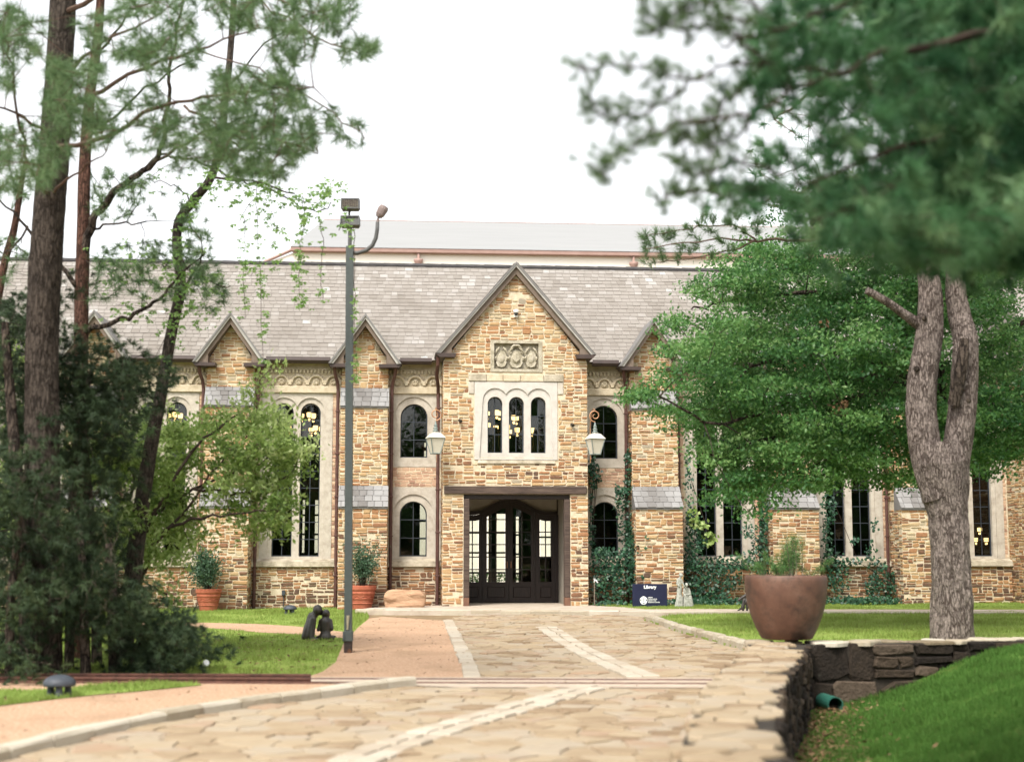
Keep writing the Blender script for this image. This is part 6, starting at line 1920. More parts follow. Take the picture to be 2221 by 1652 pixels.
b.build('trunk', BARK_PINE, pn)
b = MB(); barktube(b, [A_(1992, 702), A_(1960, 680, 23.9), A_(1925, 655, 23.8), A_(1880, 630, 23.7)], [.10, .075, .068, .06], 12, .05, .1, (5, 2), 3); b.build('broken_branch', BARK_PINE, pn)
b = MB(); barktube(b, [A_(2068, 878, 23.78), A_(2078, 830, 23.7), A_(2088, 780, 23.65), A_(2092, 735, 23.66)], [.10, .105, .095, .07], 12, .05, .06, (5, 2), 6); b.build('dark_limb', BARK_DARK, pn)
b = MB()
for u, v, r in ((2100, 868, .05), (2059, 1022, .04), (1988, 800, .05), (2005, 690, .05)):
    b.ball(A_(u, v, 23.79), (r, r * .8, r), 10, 6)
b.build('branch_knots', BARK_DARK, pn)
b = MB(); ls = []
for pts in ([(2015, 420), (1900, 380), (1760, 400), (1640, 440)], [(2030, 250), (1900, 180), (1780, 200), (1680, 260)], [(2090, 420), (2180, 380), (2300, 400)], [(2030, 100), (1900, 20), (1760, 0)], [(2120, 150), (2220, 100), (2350, 140)]):
    ls.append(limb(b, [A_(u, v, 24 - i * .7) for i, (u, v) in enumerate(pts)], .06, .015, 6, .03))
C = px_poly_pts([(1640, 120), (1800, -60), (2300, -60), (2300, 500), (2150, 560), (2050, 600), (1950, 560), (1700, 480), (1620, 400)], 420, (20.5, 25.5))
Cn = [Vector(rel(c, o_)) for c in C]
twigs(b, ls, Cn[::3], .012, .005, .05, 4)
b.build('branches', PTWIG, pn)
needles('needles', pn, NEARM, Cn, [c - nearest_on(ls, c) + Vector((0, 0, .3)) for c in Cn], 46, .19, .0055)

# ---- near pine whose trunk stands outside the frame on the right
npn = empty('near_pine', (5.2, 9.6, 0)); tag(npn, 'dark out-of-focus pine boughs hanging into the top right corner, close to the camera', 'tree')
o_ = npn.location
b = MB(); barktube(b, [(0, 0, -.8), (0, 0, 1.5), (.05, 0, 3.5), (0, .1, 7)], [.28, .24, .20, .12], 18, .12, .1, (7, 1.5), 2); b.build('trunk', BARK_DARK, npn)
b = MB(); ls = []
def bough(pts, r0, r1=.006):
    l = limb(b, [Vector(at(u, v, Y)) - o_ for (u, v, Y) in pts], r0, r1, 6, .012); ls.append(l); return l
bough([(2740, 180, 9.6), (2400, 250, 9.2), (2221, 268, 9.0), (2060, 295, 8.8), (1900, 340, 8.6), (1700, 420, 8.4)], .055)
bough([(2740, 60, 9.6), (2300, 60, 8.6), (2000, 100, 8.0), (1800, 160, 7.6), (1620, 250, 7.3)], .05)
bough([(2740, 320, 9.6), (2300, 400, 9.4), (2100, 390, 9.2), (1900, 440, 9.0), (1760, 480, 8.8)], .05)
bough([(2740, -100, 9.6), (2200, -80, 8.4), (1900, -10, 7.8), (1700, 60, 7.4), (1560, 100, 7.2)], .045)
bough([(2740, 420, 9.6), (2400, 520, 10), (2200, 500, 10), (2060, 540, 10)], .045)
bough([(1800, 160, 7.6), (1660, 140, 7.4), (1500, 168, 7.3), (1400, 158, 7.2), (1262, 150, 7.2)], .010, .005)
bough([(1700, 60, 7.4), (1640, 60, 7.3), (1560, 20, 7.2), (1500, -40, 7.2)], .010, .005)
bough([(1660, 140, 7.4), (1580, 70, 7.4), (1480, 60, 7.3), (1390, 20, 7.3)], .010, .005)
bough([(1620, 250, 7.3), (1500, 260, 7.3), (1420, 290, 7.2), (1330, 340, 7.2), (1310, 380, 7.2)], .010, .005)
bough([(1700, 420, 8.4), (1600, 430, 8.3), (1500, 420, 8.3), (1430, 440, 8.3)], .010, .005)
bough([(1500, 168, 7.3), (1430, 230, 7.3), (1330, 260, 7.3), (1280, 220, 7.3)], .010, .005)
bough([(1660, 140, 7.4), (1600, 200, 7.4), (1560, 260, 7.4), (1540, 330, 7.4)], .010, .005)
bough([(1700, 60, 7.4), (1600, 0, 7.3), (1480, 20, 7.3), (1420, 70, 7.3)], .010, .005)
bough([(1700, 380, 8.2), (1600, 350, 8), (1520, 380, 8), (1460, 350, 8)], .011, .005)
bough([(1660, 200, 7.6), (1600, 290, 7.6), (1520, 310, 7.6), (1470, 280, 7.6)], .010, .005)
dense = [(1690, -80), (2300, -80), (2300, 530), (2221, 530), (2130, 550), (2040, 520), (1960, 530), (1880, 520), (1800, 480), (1700, 470), (1560, 430), (1640, 350), (1700, 270), (1660, 200), (1650, 100)]
C, S1 = lobes(dense, 135, 8, (7.2, 10.6), (.15, .15, .06))
B2, S2 = lobes([(1880, -80), (2300, -80), (2300, 420), (2150, 440), (1960, 300)], 110, 9, (8.6, 11.5), (.2, .2, .1)); C += B2; S1 += [v - .9 for v in S2]  # rear layer tinted darker, deep foliage shade put into the needle colour
B2, S2 = lobes([(2080, -700), (2700, -700), (2700, -80), (2080, -80)], 80, 9, (6.5, 12), (.22, .22, .1)); C += B2; S1 += S2  # unseen boughs above the frame, added to block sky light
B2, S2 = lobes([(2000, 300), (2300, 250), (2300, 570), (2160, 590), (2080, 560), (2000, 560), (1940, 560), (1800, 500), (1760, 460)], 90, 8, (8.8, 11.5), (.17, .17, .08)); C += B2; S1 += [v - .5 for v in S2]  # lower rear layer, shade again put into the tint
Cn = [Vector(c) - o_ for c in C]
twigs(b, ls[:5], Cn[::3], .006, .003, .03, 4)
S, A_s = [], []
for l in ls[5:]:
    for i, q in enumerate(l):
        if i < 3: continue
        for _ in range(2 if i < len(l) * .5 else 4):
            d = Vector((rng.normal(-.02, .045), rng.normal(0, .05), rng.normal(.015, .045)))
            S.append(q + d); A_s.append(d + Vector((-.03, 0, .02)))
            b.tube([q, q + d * .5 + Vector((0, 0, .006)), q + d], [.0035, .003, .002], 4)
b.build('branches', TWIG, npn)
needles('needles', npn, NEARM, Cn, [c - nearest_on(ls, c) + Vector((0, 0, .1)) for c in Cn], 46, .13, .005, .85, t=np.clip(.42 + .15 * np.array(S1) + rng.normal(0, .14, len(Cn)), 0, 1))
needles('sparse_needles', npn, PINEM, S, A_s, 30, .075, .0022, .9)

# ---- pine sprig in focus in front of the far roof
psg = empty('pine_bough', (9.5, 26, 0)); tag(psg, 'pine bough reaching left in front of the distant pale roof', 'tree')
o_ = psg.location
b = MB(); ls = []
barktube(b, [(0, 0, 0), (0, 0, 4), (0, 0, 8.5)], [.2, .16, .1], 12, .2, .08)
for pts, r in (([(0, 0, 7.3), Vector(at(1900, 505, 25.6)) - o_, Vector(at(1760, 520, 25.3)) - o_, Vector(at(1640, 522, 25)) - o_, Vector(at(1540, 520, 24.8)) - o_, Vector(at(1400, 540, 24.6)) - o_], .05),
               ([Vector(at(1640, 522, 25)) - o_, Vector(at(1590, 490, 24.9)) - o_, Vector(at(1500, 495, 24.8)) - o_, Vector(at(1400, 512, 24.8)) - o_], .018),
               ([Vector(at(1640, 522, 25)) - o_, Vector(at(1570, 548, 24.9)) - o_, Vector(at(1480, 560, 24.8)) - o_, Vector(at(1410, 572, 24.8)) - o_], .018)):
    ls.append(limb(b, pts, r, .007, 6, .015))
b.build('branches', PTWIG, psg)
tips = [(1398, 512), (1410, 520), (1425, 535), (1400, 545), (1440, 560), (1410, 570), (1460, 500), (1490, 490), (1520, 480), (1550, 470), (1480, 530), (1510, 515), (1540, 500), (1470, 555), (1500, 545), (1560, 520), (1590, 490), (1600, 470), (1620, 500), (1450, 510), (1430, 505), (1540, 545), (1580, 540), (1570, 480), (1530, 465), (1640, 500), (1650, 480)]
S = [Vector(at(u + rng.normal(0, 6), v + rng.normal(0, 6), 24.8)) - o_ for u, v in tips for _ in range(4)]
needles('needles', psg, PINEM, S, [c - nearest_on(ls, c) + Vector((-.05, 0, .1)) for c in S], 46, .17, .004, .8)

# ---- left side: tall dark pine trunk
tp_ = empty('tall_pine', gp(88, 1462)); tag(tp_, 'tall pine with a thick dark straight trunk at the left edge', 'tree')
o_ = tp_.location; Y0 = o_.y
B_ = lambda u, v, Y=None: Vector(at(u, v, Y or Y0)) - o_
b = MB()
barktube(b, [B_(86, 1475), B_(88, 1300), B_(90, 1000), B_(93, 700), B_(108, 450), B_(122, 250), B_(134, 50), B_(150, -300)], [.25, .235, .225, .215, .205, .19, .175, .14], 34, .06, .10, (9, 1.4), 5)
b.build('trunk', BARK_MID, tp_)
b = MB(); ls = []
for pts, r in (([(110, 420), (70, 380), (40, 250), (20, 120), (-10, 20)], .03), ([(128, 200), (180, 120), (290, 60), (380, 20)], .035), ([(120, 260), (250, 180), (420, 110), (560, 60)], .04), ([(118, 320), (220, 300), (380, 220), (540, 200), (680, 190)], .04),
               ([(135, 30), (300, -40), (520, -30), (700, 40)], .04), ([(120, 300), (30, 240), (-60, 220)], .03), ([(112, 420), (160, 380), (230, 330)], .025), ([(400, 230), (520, 300), (620, 310), (690, 330)], .02), ([(520, -30), (650, 60), (760, 110), (810, 105)], .014), ([(420, 110), (560, 150), (700, 230), (790, 300)], .012)):
    ls.append(limb(b, [B_(u, v, Y0 - 1.0 * i) for i, (u, v) in enumerate(pts)], r, .007, 6, .02))
regs = [([(160, 40), (260, 0), (420, -20), (420, 60), (300, 130), (200, 120)], 40), ([(110, 130), (220, 130), (230, 280), (130, 300), (95, 230)], 55), ([(180, 220), (330, 180), (400, 260), (330, 330), (200, 330)], 26), ([(470, 150), (620, 150), (680, 220), (690, 310), (620, 390), (520, 390), (460, 330), (430, 240)], 135),
        ([(420, 0), (560, -30), (780, -20), (800, 30), (740, 80), (600, 70), (480, 60)], 60), ([(560, 70), (700, 60), (690, 130), (600, 140)], 14), ([(740, 90), (815, 85), (815, 130), (750, 130)], 10), ([(700, 220), (790, 260), (790, 320), (720, 310)], 8), ([(-20, 20), (60, 10), (70, 130), (20, 200), (-20, 180)], 26), ([(-20, 270), (110, 250), (160, 330), (100, 400), (-10, 420)], 40), ([(260, 110), (420, 60), (450, 130), (330, 170)], 22), ([(-20, 60), (100, 40), (90, 120)], 8), ([(330, 270), (450, 250), (470, 360), (380, 380)], 22)]
C = px_poly_pts([(-700, -700), (250, -700), (250, -60), (-700, -60)], 330, (Y0 - 5, Y0 + 4))  # unseen tufts above the frame, added to shade the cedars below
for poly, m in regs: C += px_poly_pts(poly, int(m * 2.6), (Y0 - 4.8, Y0 - 1.0))
Cn = [Vector(c) - o_ for c in C]
twigs(b, ls, Cn[::2], .008, .004, .04, 4)
b.build('branches', PTWIG, tp_)
needles('needles', tp_, PINEM, Cn, [c - nearest_on(ls, c) + Vector((0, 0, .12)) for c in Cn], 42, .18, .0038, .9)

# ---- reddish second trunk with its limbs
rt = empty('red_barked_pine', gp(165, 1440)); tag(rt, 'reddish-barked pine with a forking limb, second trunk from the left', 'tree')
o_ = rt.location; Y0 = o_.y + 1.2
b = MB()
barktube(b, [B_(165, 1440, Y0), B_(170, 1200, Y0), B_(175, 900, Y0), B_(176, 700, Y0), B_(180, 520, Y0), B_(184, 350, Y0), B_(196, 200, Y0), B_(214, 60, Y0), B_(230, -200, Y0)], [.12, .115, .11, .105, .10, .09, .08, .07, .05], 20, .07, .08, (7, 1.5), 2)
b.build('trunk', BARK_RED, rt)
b = MB(); ls = []
for pts, r in (([(182, 560), (205, 480), (250, 415), (310, 372), (345, 335), (358, 260), (372, 150), (396, 0), (410, -120)], .075), ([(310, 372), (400, 310), (480, 270), (560, 250)], .03), ([(196, 500), (240, 490), (318, 480)], .024), ([(178, 720), (250, 700), (320, 665), (380, 610), (440, 550)], .05), ([(176, 640), (120, 560), (60, 490), (-10, 425)], .045),
               ([(190, 300), (240, 260), (320, 190), (420, 130)], .025), ([(345, 335), (400, 345), (520, 385), (640, 420)], .02), ([(200, 140), (260, 60), (330, 0)], .025), ([(60, 490), (30, 540), (0, 545)], .02)):
    ls.append(limb(b, [B_(u, v, Y0 - .15 * i) for i, (u, v) in enumerate(pts)], r, .012, 8, .02))
C = px_poly_pts([(200, 420), (330, 370), (420, 400), (380, 470), (250, 470)], 12, (Y0 - 1, Y0 + 1)) + px_poly_pts([(200, 540), (330, 520), (450, 545), (500, 640), (470, 690), (420, 670), (330, 650), (240, 640), (190, 700)], 150, (Y0 - 1, Y0 + 1)) + px_poly_pts([(380, 440), (440, 450), (460, 540), (400, 560)], 36, (Y0 - .5, Y0 + 1)) + px_poly_pts([(-20, 500), (60, 520), (100, 600), (-20, 620)], 26, (Y0 - 1, Y0 + 1)) \
    + px_poly_pts([(190, 380), (280, 350), (330, 420), (250, 500), (200, 470)], 50, (Y0 - 1, Y0 + 1))
Cn = [Vector(c) - o_ for c in C]
twigs(b, ls, Cn[::2], .008, .004, .04, 4)
b.build('branches', BARK_DARK, rt)
needles('needles', rt, PINEM, Cn, [c - nearest_on(ls, c) + Vector((0, 0, .12)) for c in Cn], 44, .18, .004, .9)

# ---- slender winding trunk
sl = empty('winding_pine', gp(268, 1432)); tag(sl, 'slender pine with a winding trunk, third trunk from the left, creeper on its upper branches', 'tree')
o_ = sl.location; Y0 = o_.y + .6
b = MB()
barktube(b, [B_(266, 1432, Y0), B_(280, 1320, Y0), B_(300, 1150, Y0), B_(325, 980, Y0), B_(350, 850, Y0), B_(372, 720, Y0), B_(392, 620, Y0), B_(384, 540, Y0), B_(388, 480, Y0), B_(420, 435, Y0), B_(455, 390, Y0), B_(478, 320, Y0), B_(488, 220, Y0), B_(500, 110, Y0), B_(510, -60, Y0)], [.15, .135, .125, .11, .09, .085, .08, .075, .072, .07, .065, .06, .055, .05, .045], 18, .07, .08, (7, 1.5), 7)
b.build('trunk', BARK_MID, sl)
b = MB(); ls = []
for pts, r in (([(400, 470), (425, 420), (450, 395)], .02), ([(392, 640), (420, 590), (445, 545)], .03), ([(460, 385), (540, 395), (620, 430), (690, 460), (720, 440)], .022), ([(418, 437), (380, 405), (330, 390)], .015), ([(480, 300), (560, 330), (660, 330)], .018), ([(490, 200), (560, 110), (640, 60)], .018), ([(385, 560), (430, 600), (500, 620)], .014)):
    ls.append(limb(b, [B_(u, v, Y0 - .1 * i) for i, (u, v) in enumerate(pts)], r, .008, 6, .02))
C = px_poly_pts([(270, 830), (340, 850), (350, 950), (310, 1010), (275, 950)], 26, (Y0 - .6, Y0 + .4)) + px_poly_pts([(400, 560), (470, 570), (500, 640), (420, 650)], 18, (Y0 - .6, Y0 + .6)) + px_poly_pts([(440, 300), (540, 260), (600, 380), (500, 420)], 22, (Y0 - 1, Y0 + .6))
Cn = [Vector(c) - o_ for c in C]
twigs(b, ls, Cn[::3], .006, .003, .04, 4)
b.build('branches', BARK_DARK, sl)
needles('needles', sl, PINEM, Cn, [c - nearest_on(ls, c) + Vector((0, 0, .12)) for c in Cn], 44, .18, .004, .9)
# thin leaning trunk at the left edge
th_ = empty('leaning_pine', gp(-90, 1422)); tag(th_, 'thin reddish leaning trunk cut by the left edge of the picture', 'tree')
o_ = th_.location; Y0 = o_.y
b = MB(); barktube(b, [(0, 0, 0), B_(-40, 900, Y0), B_(4, 600, Y0), B_(30, 500, Y0), B_(46, 400, Y0), B_(55, 350, Y0)], [.09, .07, .06, .055, .045, .03], 14, .08, .08); b.build('trunk', BARK_RED, th_)
Cn = [Vector(c) - o_ for c in px_poly_pts([(-40, 330), (90, 320), (100, 420), (30, 450), (-40, 430)], 40, (Y0 - .8, Y0 + .8))]
needles('needles', th_, PINEM, Cn, [Vector((rng.normal(), rng.normal(), .6)) for c in Cn], 44, .18, .004, .9)

# ---- creeper: leaves along the branch and hanging strands
VY = sl.location.y + .2
def vine(pts, n, label, spread=.05):
    v = empty('hanging_vine', Vector(at(pts[0][0], pts[0][1], VY))); tag(v, label, 'vine', 'creeper strands hanging from the winding pine')
    o = v.location
    b = MB(); l = limb(b, [Vector(at(u, w, VY)) - o for u, w in pts], .006, .003, 4, .012); b.build('stem', TWIG, v)
    P = []
    for _ in range(n):
        t = rng.uniform(0, 1) ** .8 * (len(l) - 1.001); i = int(t)
        P.append(np.array(l[i].lerp(l[i + 1], t - i)))
    # palmate leaves in clusters of five
    P = np.repeat(np.array(P) + rng.normal(0, spread, (n, 3)), 5, axis=0)
    d = np.tile(np.array([[math.cos(a), 0.1 * (k % 2), math.sin(a)] for k, a in enumerate((-2.9, -2.2, -1.57, -.9, -.2))]), (n, 1)) + rng.normal(0, .35, (5 * n, 3))
    d = unit(d); s = unit(np.cross(d, np.array([0, 1, 0]) + rng.normal(0, .4, (5 * n, 3))))
    L = (0.065 * np.repeat(rng.uniform(.6, 1.2, n), 5))[:, None]
    V = np.stack([P, P + d * L * .55 - s * L * .2, P + d * L, P + d * L * .55 + s * L * .2], axis=1)
    np_mesh('leaves', V, 4, np.repeat(np.clip(rng.normal(.55, .25, n), 0, 1), 5), VINEM, v)
vine([(528, 470), (532, 540), (528, 600), (532, 690)], 46, 'creeper strand hanging longest-left, in front of the slate roof', .05)
vine([(556, 400), (560, 520), (566, 640), (572, 800)], 50, 'thin creeper strand hanging right of the left strand down towards the little gable')
vine([(655, 425), (662, 480), (650, 540), (648, 600), (655, 660)], 80, 'bushiest creeper strand, just left of the floodlight pole', .05)
vine([(768, 500), (770, 600), (768, 700), (772, 790), (768, 830)], 30, 'thin creeper strand close beside the right edge of the floodlight pole', .035)
vine([(690, 455), (700, 520), (696, 600), (700, 650)], 18, 'faint short creeper strand between the bushy one and the floodlight pole', .03)
vine([(500, 385), (560, 398), (620, 425), (690, 440), (715, 400)], 150, 'creeper leaves clothing the long drooping branch above the strands', .10)
vine([(735, 500), (748, 480), (760, 500), (752, 470), (745, 450)], 16, 'creeper leaves caught on the floodlights', .045)
vine([(352, 850), (372, 760), (392, 640), (386, 540), (420, 440), (470, 350)], 90, 'creeper climbing the winding trunk', .07)
vine([(230, 600), (300, 560), (380, 590), (450, 640), (380, 680), (250, 660)], 170, 'pale creeper leaves crowding the low limb between the left trunks', .22)
vine([(300, 400), (400, 345), (500, 400), (420, 440)], 60, 'creeper leaves along the upper limb of the reddish pine', .14)
vine([(520, 480), (560, 430), (600, 500), (570, 560), (540, 600)], 60, 'loose pale creeper leaves hanging against the sky', .14)

# ---- dark cedars, lower left
def cedar(base, poly, n, Y, label, trunks, seed, per=190, cats='tree'):
    n = int(n * 1.8)
    c = empty('cedar_tree', base); tag(c, label, cats, 'dark cedars at the lower left')
    o = c.location
    b = MB(); ls = []
    for pts, r in trunks:
        barktube(b, [Vector(at(u, v, y)) - o for u, v, y in pts], [r, r * .9, r * .75, r * .5], 10, .12, .08, (5, 1.5), seed)
        ls.append(smoothline([Vector(at(u, v, y)) - o for u, v, y in pts], 8))
    C, S1 = lobes(poly, max(8, n // 7), 6, Y, (.24, .24, .13))
    C = [Vector(q) - o for q in C]; S1 = np.array(S1)
    twigs(b, ls, C[::2], .010, .003, .10, 4)
    b.build('trunk', BARK_DARK, c)
    k = 7
    Cn = np.repeat(np.array(C), k, axis=0)
    out = unit(np.repeat(np.array([cc - nearest_on(ls, cc) for cc in C]), k, axis=0))
    Q = Cn + rng.normal(size=Cn.shape) * np.array([.13, .13, .10])
    A2 = out * .8 + rng.normal(size=Cn.shape) * .5 + np.array([0, 0, -.15])
    t = np.clip(.42 + .17 * np.repeat(S1, k) + rng.normal(0, .14, len(Cn)), 0, 1)
    needles('foliage', c, CEDARM, Q, A2, 34, .115, .0045, .6, t=t)
    return c
cedar(gp(115, 1462), [(-40, 590), (50, 580), (110, 640), (165, 730), (220, 770), (190, 840), (240, 870), (190, 960), (150, 1050), (170, 1200), (175, 1330), (105, 1370), (90, 1425), (-40, 1445)], 330, (19.0, 22.0), 'tall dark cedar filling the left edge below the pine trunks',
      [([(115, 1465, 19), (112, 1200, 19.2), (105, 950, 19.4), (95, 640, 19.6)], .13), ([(60, 1460, 18.6), (50, 1200, 18.8), (30, 950, 19), (10, 700, 19.2)], .10)], 1)
cedar(gp(186, 1466), [(110, 1230), (160, 1200), (240, 1260), (330, 1340), (330, 1370), (240, 1350), (150, 1345), (110, 1345)], 80, (18.3, 20.4), 'lower dark cedar with a bare stem above the rails, left of the cedar bush',
      [([(186, 1466, 18.9), (184, 1380, 18.9), (180, 1240, 19.2), (170, 1130, 19.4)], .075), ([(250, 1466, 19.2), (246, 1380, 19.2), (240, 1260, 19.4), (236, 1180, 19.6)], .09)], 2)
cedar(gp(330, 1462), [(270, 1350), (330, 1330), (400, 1345), (425, 1375), (425, 1440), (395, 1462), (330, 1460), (290, 1450), (270, 1400)], 80, (18.6, 20.2), 'low dark cedar bush at the right end of the cedars, beside the lawn',
      [([(330, 1466, 19), (335, 1430, 19), (345, 1390, 19.1), (350, 1360, 19.2)], .05), ([(290, 1466, 19.2), (290, 1430, 19.2), (300, 1390, 19.3), (320, 1360, 19.3)], .05)], 3)
cedar(gp(150, 1455), [(190, 740), (300, 790), (330, 820), (290, 880), (230, 870), (180, 900)], 60, (19.6, 21.6), 'dark cedar spray reaching right across the winding trunk at eave height',
      [([(150, 1455, 20), (155, 1200, 20), (165, 950, 20.2), (200, 800, 20.4)], .07)], 4)
cedar(gp(210, 1440), [(120, 880), (200, 860), (260, 960), (250, 1100), (260, 1230), (180, 1260), (120, 1200), (100, 1050)], 110, (19.8, 22), 'dark middle cedar between the tall cedar and the shrub tree',
      [([(210, 1440, 21), (205, 1250, 21), (190, 1050, 21), (180, 880, 21)], .08)], 5)
cedar(gp(20, 1468), [(-40, 1020), (60, 980), (140, 1010), (170, 1150), (140, 1290), (95, 1370), (60, 1435), (-40, 1445)], 90, (17.9, 18.5), 'dark feathery cedar standing in front of the tall pine trunk at the left edge',
      [([(20, 1468, 18.3), (24, 1300, 18.3), (40, 1150, 18.3), (60, 1000, 18.4)], .06)], 6)
dt = empty('dead_twigs', gp(140, 1460)); tag(dt, 'pale bare drooping twigs hanging in front of the dark cedars', 'twigs')
o_ = dt.location; b = MB()
for k in range(18):
    u, v = rng.uniform(30, 260), rng.uniform(1120, 1290)
    p = [(u, v)]
    for _ in range(4): p.append((p[-1][0] + rng.normal(0, 12), p[-1][1] + rng.uniform(10, 38)))
    limb(b, [Vector(at(a, c, 18.3 + rng.uniform(-.3, .3))) - o_ for a, c in p], .0035, .0015, 4, .008)
b.build('twigs', DEADTWIG, dt)

# ---- pale green shrub tree
sh = empty('shrub_tree', gp(300, 1400)); tag(sh, 'light yellow-green leafy shrub tree spreading right in front of the twin windows', 'tree')
o_ = sh.location; SY = 23.2
b = MB(); ls = []
for pts, r in (([(285, 1405), (280, 1250), (330, 1120), (420, 1060), (540, 1010), (630, 960)], .06), ([(300, 1405), (310, 1250), (360, 1150), (460, 1120), (560, 1110), (610, 1105)], .05), ([(285, 1300), (270, 1150), (300, 1030), (330, 930), (345, 880)], .045), ([(330, 1120), (400, 1000), (470, 930), (540, 880), (570, 850)], .035), ([(280, 1200), (230, 1080), (215, 980), (205, 920)], .04), ([(360, 1150), (420, 1080), (520, 960), (600, 910)], .03), ([(300, 1250), (360, 1290), (375, 1330)], .015), ([(420, 1060), (520, 1070), (600, 1050), (645, 1000)], .025)):
    dy = rng.uniform(-1.0, 1.6)
    ls.append(limb(b, [Vector(at(u, v, SY + dy * i / len(pts))) - o_ for i, (u, v) in enumerate(pts)], r, .006, 7, .02))
shp = [(180, 905), (250, 890), (300, 905), (340, 915), (400, 925), (470, 920), (540, 890), (600, 905), (640, 950), (655, 1000), (625, 1050), (612, 1120), (560, 1140), (490, 1150), (420, 1165), (330, 1150), (240, 1130), (190, 1050)]
C, S1 = lobes(shp, 62, 7, (22.0, 25.2), (.22, .22, .09))
tips = [(335, 890), (345, 905), (360, 880), (540, 860), (555, 880), (575, 850), (590, 880), (600, 930), (610, 900), (640, 960), (650, 990), (440, 900), (470, 905), (500, 890), (520, 870), (620, 1090), (605, 1120), (600, 1150), (580, 1145), (360, 1290), (372, 1310), (380, 1330), (350, 1280), (365, 1250), (345, 1230), (215, 880), (230, 900), (300, 900), (560, 820), (590, 800)]
C += [Vector(at(u + rng.normal(0, 4), v + rng.normal(0, 4), SY)) for u, v in tips]
C += px_poly_pts([(230, 1130), (420, 1150), (420, 1210), (330, 1230), (230, 1240)], 40, (22.5, 24))
Cn = [Vector(c) - o_ for c in C]
twigs(b, ls, Cn, .008, .003, .08, 4)
b.build('branches', TWIG, sh)
n = 36
P = np.repeat(np.array(Cn), n, axis=0) + rng.normal(size=(len(Cn) * n, 3)) * np.array([.12, .12, .08])
vz = np.repeat(np.array([c[2] for c in Cn]), n)
t = np.clip(.47 + rng.normal(0, .15, len(P)) + np.repeat(np.concatenate([.2 * np.array(S1), rng.normal(.15, .15, len(Cn) - len(S1))]), n), 0, 1)
leafcloud('crown', sh, SHRUBM, P, 0.115, 0.046, up=.35, t=t)
# bright trees glimpsed behind the cedars
bt = empty('background_tree', gp(-40, 1345)); tag(bt, 'bright yellow-green tree glimpsed behind the cedars at the left edge', 'tree')
o_ = bt.location
b = MB(); barktube(b, [(0, 0, 0), (0, 0, 2), (.1, 0, 5)], [.18, .15, .08], 10, .3, .06); b.build('trunk', BARK_DARK, bt)
C = px_poly_pts([(-200, 700), (30, 720), (45, 900), (20, 1150), (-200, 1200)], 70, (33, 36))
P = np.repeat(np.array([Vector(c) - o_ for c in C]), 110, axis=0); P = P + rng.normal(size=P.shape) * .3
leafcloud('crown', bt, SHRUBM, P, .13, .07, up=.2)

# ---- ivy on the walls and ground cover
def ivy(label, blobs, y, name='ivy', leaf=.085, mat=IVYM, dens=1.0, depth=.12, stems=True):
    """blobs: picture ellipses (u,v,ru,rv,n) laid on the wall plane y of the building"""
    u0, v0 = blobs[0][0], max(bb[1] + bb[3] for bb in blobs)
    x0, z0 = FB(u0, v0, y)
    e = empty(name, LW(x0, y, z0), TH); tag(e, label, 'ivy' if name == 'ivy' else 'plant', 'ivy plants on the right-hand walls' if name == 'ivy' else None)
    P = []
    for (u, v, ru, rv, n) in blobs:
        n = int(n * dens)
        a = rng.uniform(0, 6.28, n); r = np.sqrt(rng.uniform(0, 1, n)) * rng.uniform(.75, 1.15, n)
        for uu, vv in zip(u + ru * r * np.cos(a), v + rv * r * np.sin(a)):
            x, z = FB(uu, vv, y)
            P.append((x - x0, -abs(rng.normal(0, depth)) - .02, z - z0))
    P = np.array(P)
    d = unit(rng.normal(size=P.shape) * np.array([.8, .35, .5]) + np.array([0, -.25, -.5]))
    s = unit(np.cross(d, np.array([0, -1.0, .35]) + rng.normal(0, .45, P.shape)))
    L = (leaf * rng.uniform(.6, 1.3, len(P)))[:, None]
    V = np.stack([P, P + d * L * .35 - s * L * .48, P + d * L, P + d * L * .35 + s * L * .48], axis=1)
    np_mesh('leaves', V, 4, np.clip(rng.normal(.45, .25, len(P)), 0, 1), mat, e)
    if stems and len(P) > 60:
        b = MB()
        for k in range(5):
            i = rng.integers(0, len(P), 4); q = P[i][np.argsort(P[i][:, 2])]
            b.tube([Vector((float(p[0]), -.01, float(p[2]))) for p in q], .009, 4)
        b.build('stems', TWIG, e)
ivy('small ivy patch on the wall beneath the right lantern', [(1288, 1030, 13, 30, 120), (1283, 1005, 8, 16, 40), (1281, 1110, 4, 50, 40), (1284, 1170, 6, 40, 40)], 1.3)
ivy('ivy climbing the downpipe right of the porch', [(1361, 990, 8, 20, 45), (1365, 1035, 11, 30, 90), (1352, 1065, 14, 12, 60), (1345, 1085, 16, 25, 100), (1340, 1060, 10, 10, 24), (1385, 1098, 18, 14, 70), (1372, 1140, 17, 40, 170), (1362, 1180, 16, 40, 120), (1345, 1130, 8, 40, 40)], 1.05)
ivy('dense ivy mass heaped behind the Library sign', [(1325, 1220, 48, 34, 420), (1372, 1195, 24, 30, 200), (1325, 1265, 45, 40, 420), (1375, 1240, 20, 50, 230), (1300, 1195, 18, 10, 60), (1384, 1170, 22, 20, 120)], 0.7, depth=.2)
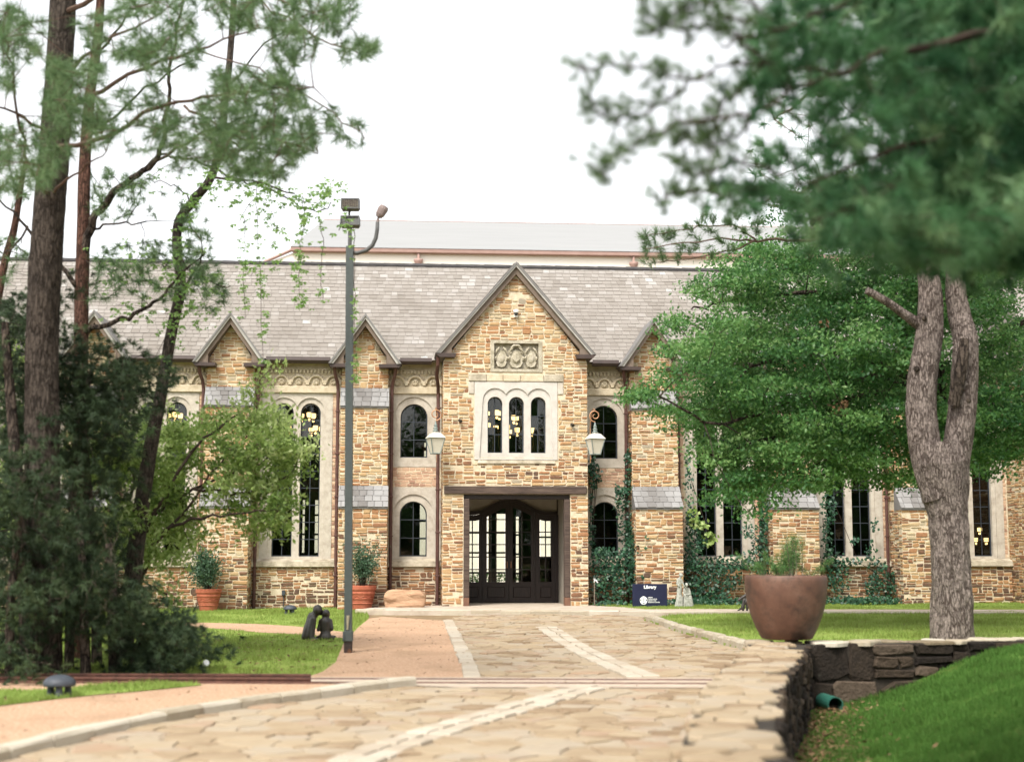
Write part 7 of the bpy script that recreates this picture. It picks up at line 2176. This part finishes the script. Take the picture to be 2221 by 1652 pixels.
ivy('bushy ivy between the white statue and the first right-hand twin window', [(1492, 1060, 8, 70, 70), (1489, 990, 6, 40, 40), (1500, 1130, 18, 30, 130), (1512, 1165, 26, 26, 170), (1500, 1200, 20, 30, 170), (1545, 1225, 40, 20, 220), (1500, 1250, 22, 46, 230), (1470, 1230, 10, 16, 36), (1478, 1262, 9, 20, 36), (1560, 1260, 50, 26, 240), (1600, 1220, 24, 20, 110), (1530, 1290, 50, 16, 220)], 1.0, depth=.18)
ivy('ivy covering the downpipe and buttress edge between the right-hand twin windows', [(1655, 1110, 14, 40, 130), (1652, 1160, 14, 40, 120), (1640, 1180, 16, 20, 60), (1620, 1150, 14, 16, 40), (1655, 1220, 18, 40, 140), (1680, 1130, 12, 26, 46), (1690, 1090, 10, 16, 30), (1625, 1215, 14, 24, 70)], .85)
ivy('ivy hanging at the left side of the second right-hand twin window', [(1795, 1100, 16, 36, 130), (1790, 1160, 10, 40, 80), (1800, 1210, 22, 26, 130), (1815, 1250, 24, 40, 200), (1845, 1215, 26, 8, 50), (1850, 1170, 10, 8, 20), (1885, 1200, 12, 30, 60), (1895, 1140, 8, 20, 24), (1905, 1240, 16, 30, 100), (1930, 1270, 14, 36, 110), (1892, 1270, 20, 26, 130)], 1.05)
ivy('low ground cover growing along the foot of the wall behind the brown planter', [(1500, 1305, 60, 10, 380), (1600, 1304, 60, 10, 360), (1700, 1303, 70, 9, 300), (1830, 1300, 60, 8, 320), (1900, 1299, 50, 8, 260), (1325, 1308, 42, 8, 160)], 0.15, 'ground_cover', leaf=.08, depth=.25, stems=False)
ivy('leafy pale climber growing out over the window sill right of the statue', [(1515, 1135, 20, 10, 60), (1535, 1165, 14, 14, 50), (1500, 1112, 12, 12, 36)], .75, 'leafy_climber', leaf=.11, mat=SHRUBM, depth=.2)

# ---- trees behind the viewpoint, seen only as dark reflections in the window glass
P = np.column_stack([rng.uniform(-60, 60, 26000), rng.uniform(-48, -26, 26000), np.abs(rng.normal(0, 1, 26000)) ** .9 * 7.0])
P[:, 2] = np.minimum(P[:, 2], 12 + 5 * np.sin(P[:, 0] * .35) * np.sin(P[:, 0] * .13 + 1))
tag(leafcloud('woodland', None, OAKM, P, 1.1, .6, up=.1, t=np.clip(rng.normal(.3, .2, len(P)), 0, 1)), 'dark trees reflected in the upper window left of the porch', 'trees', kind='stuff')
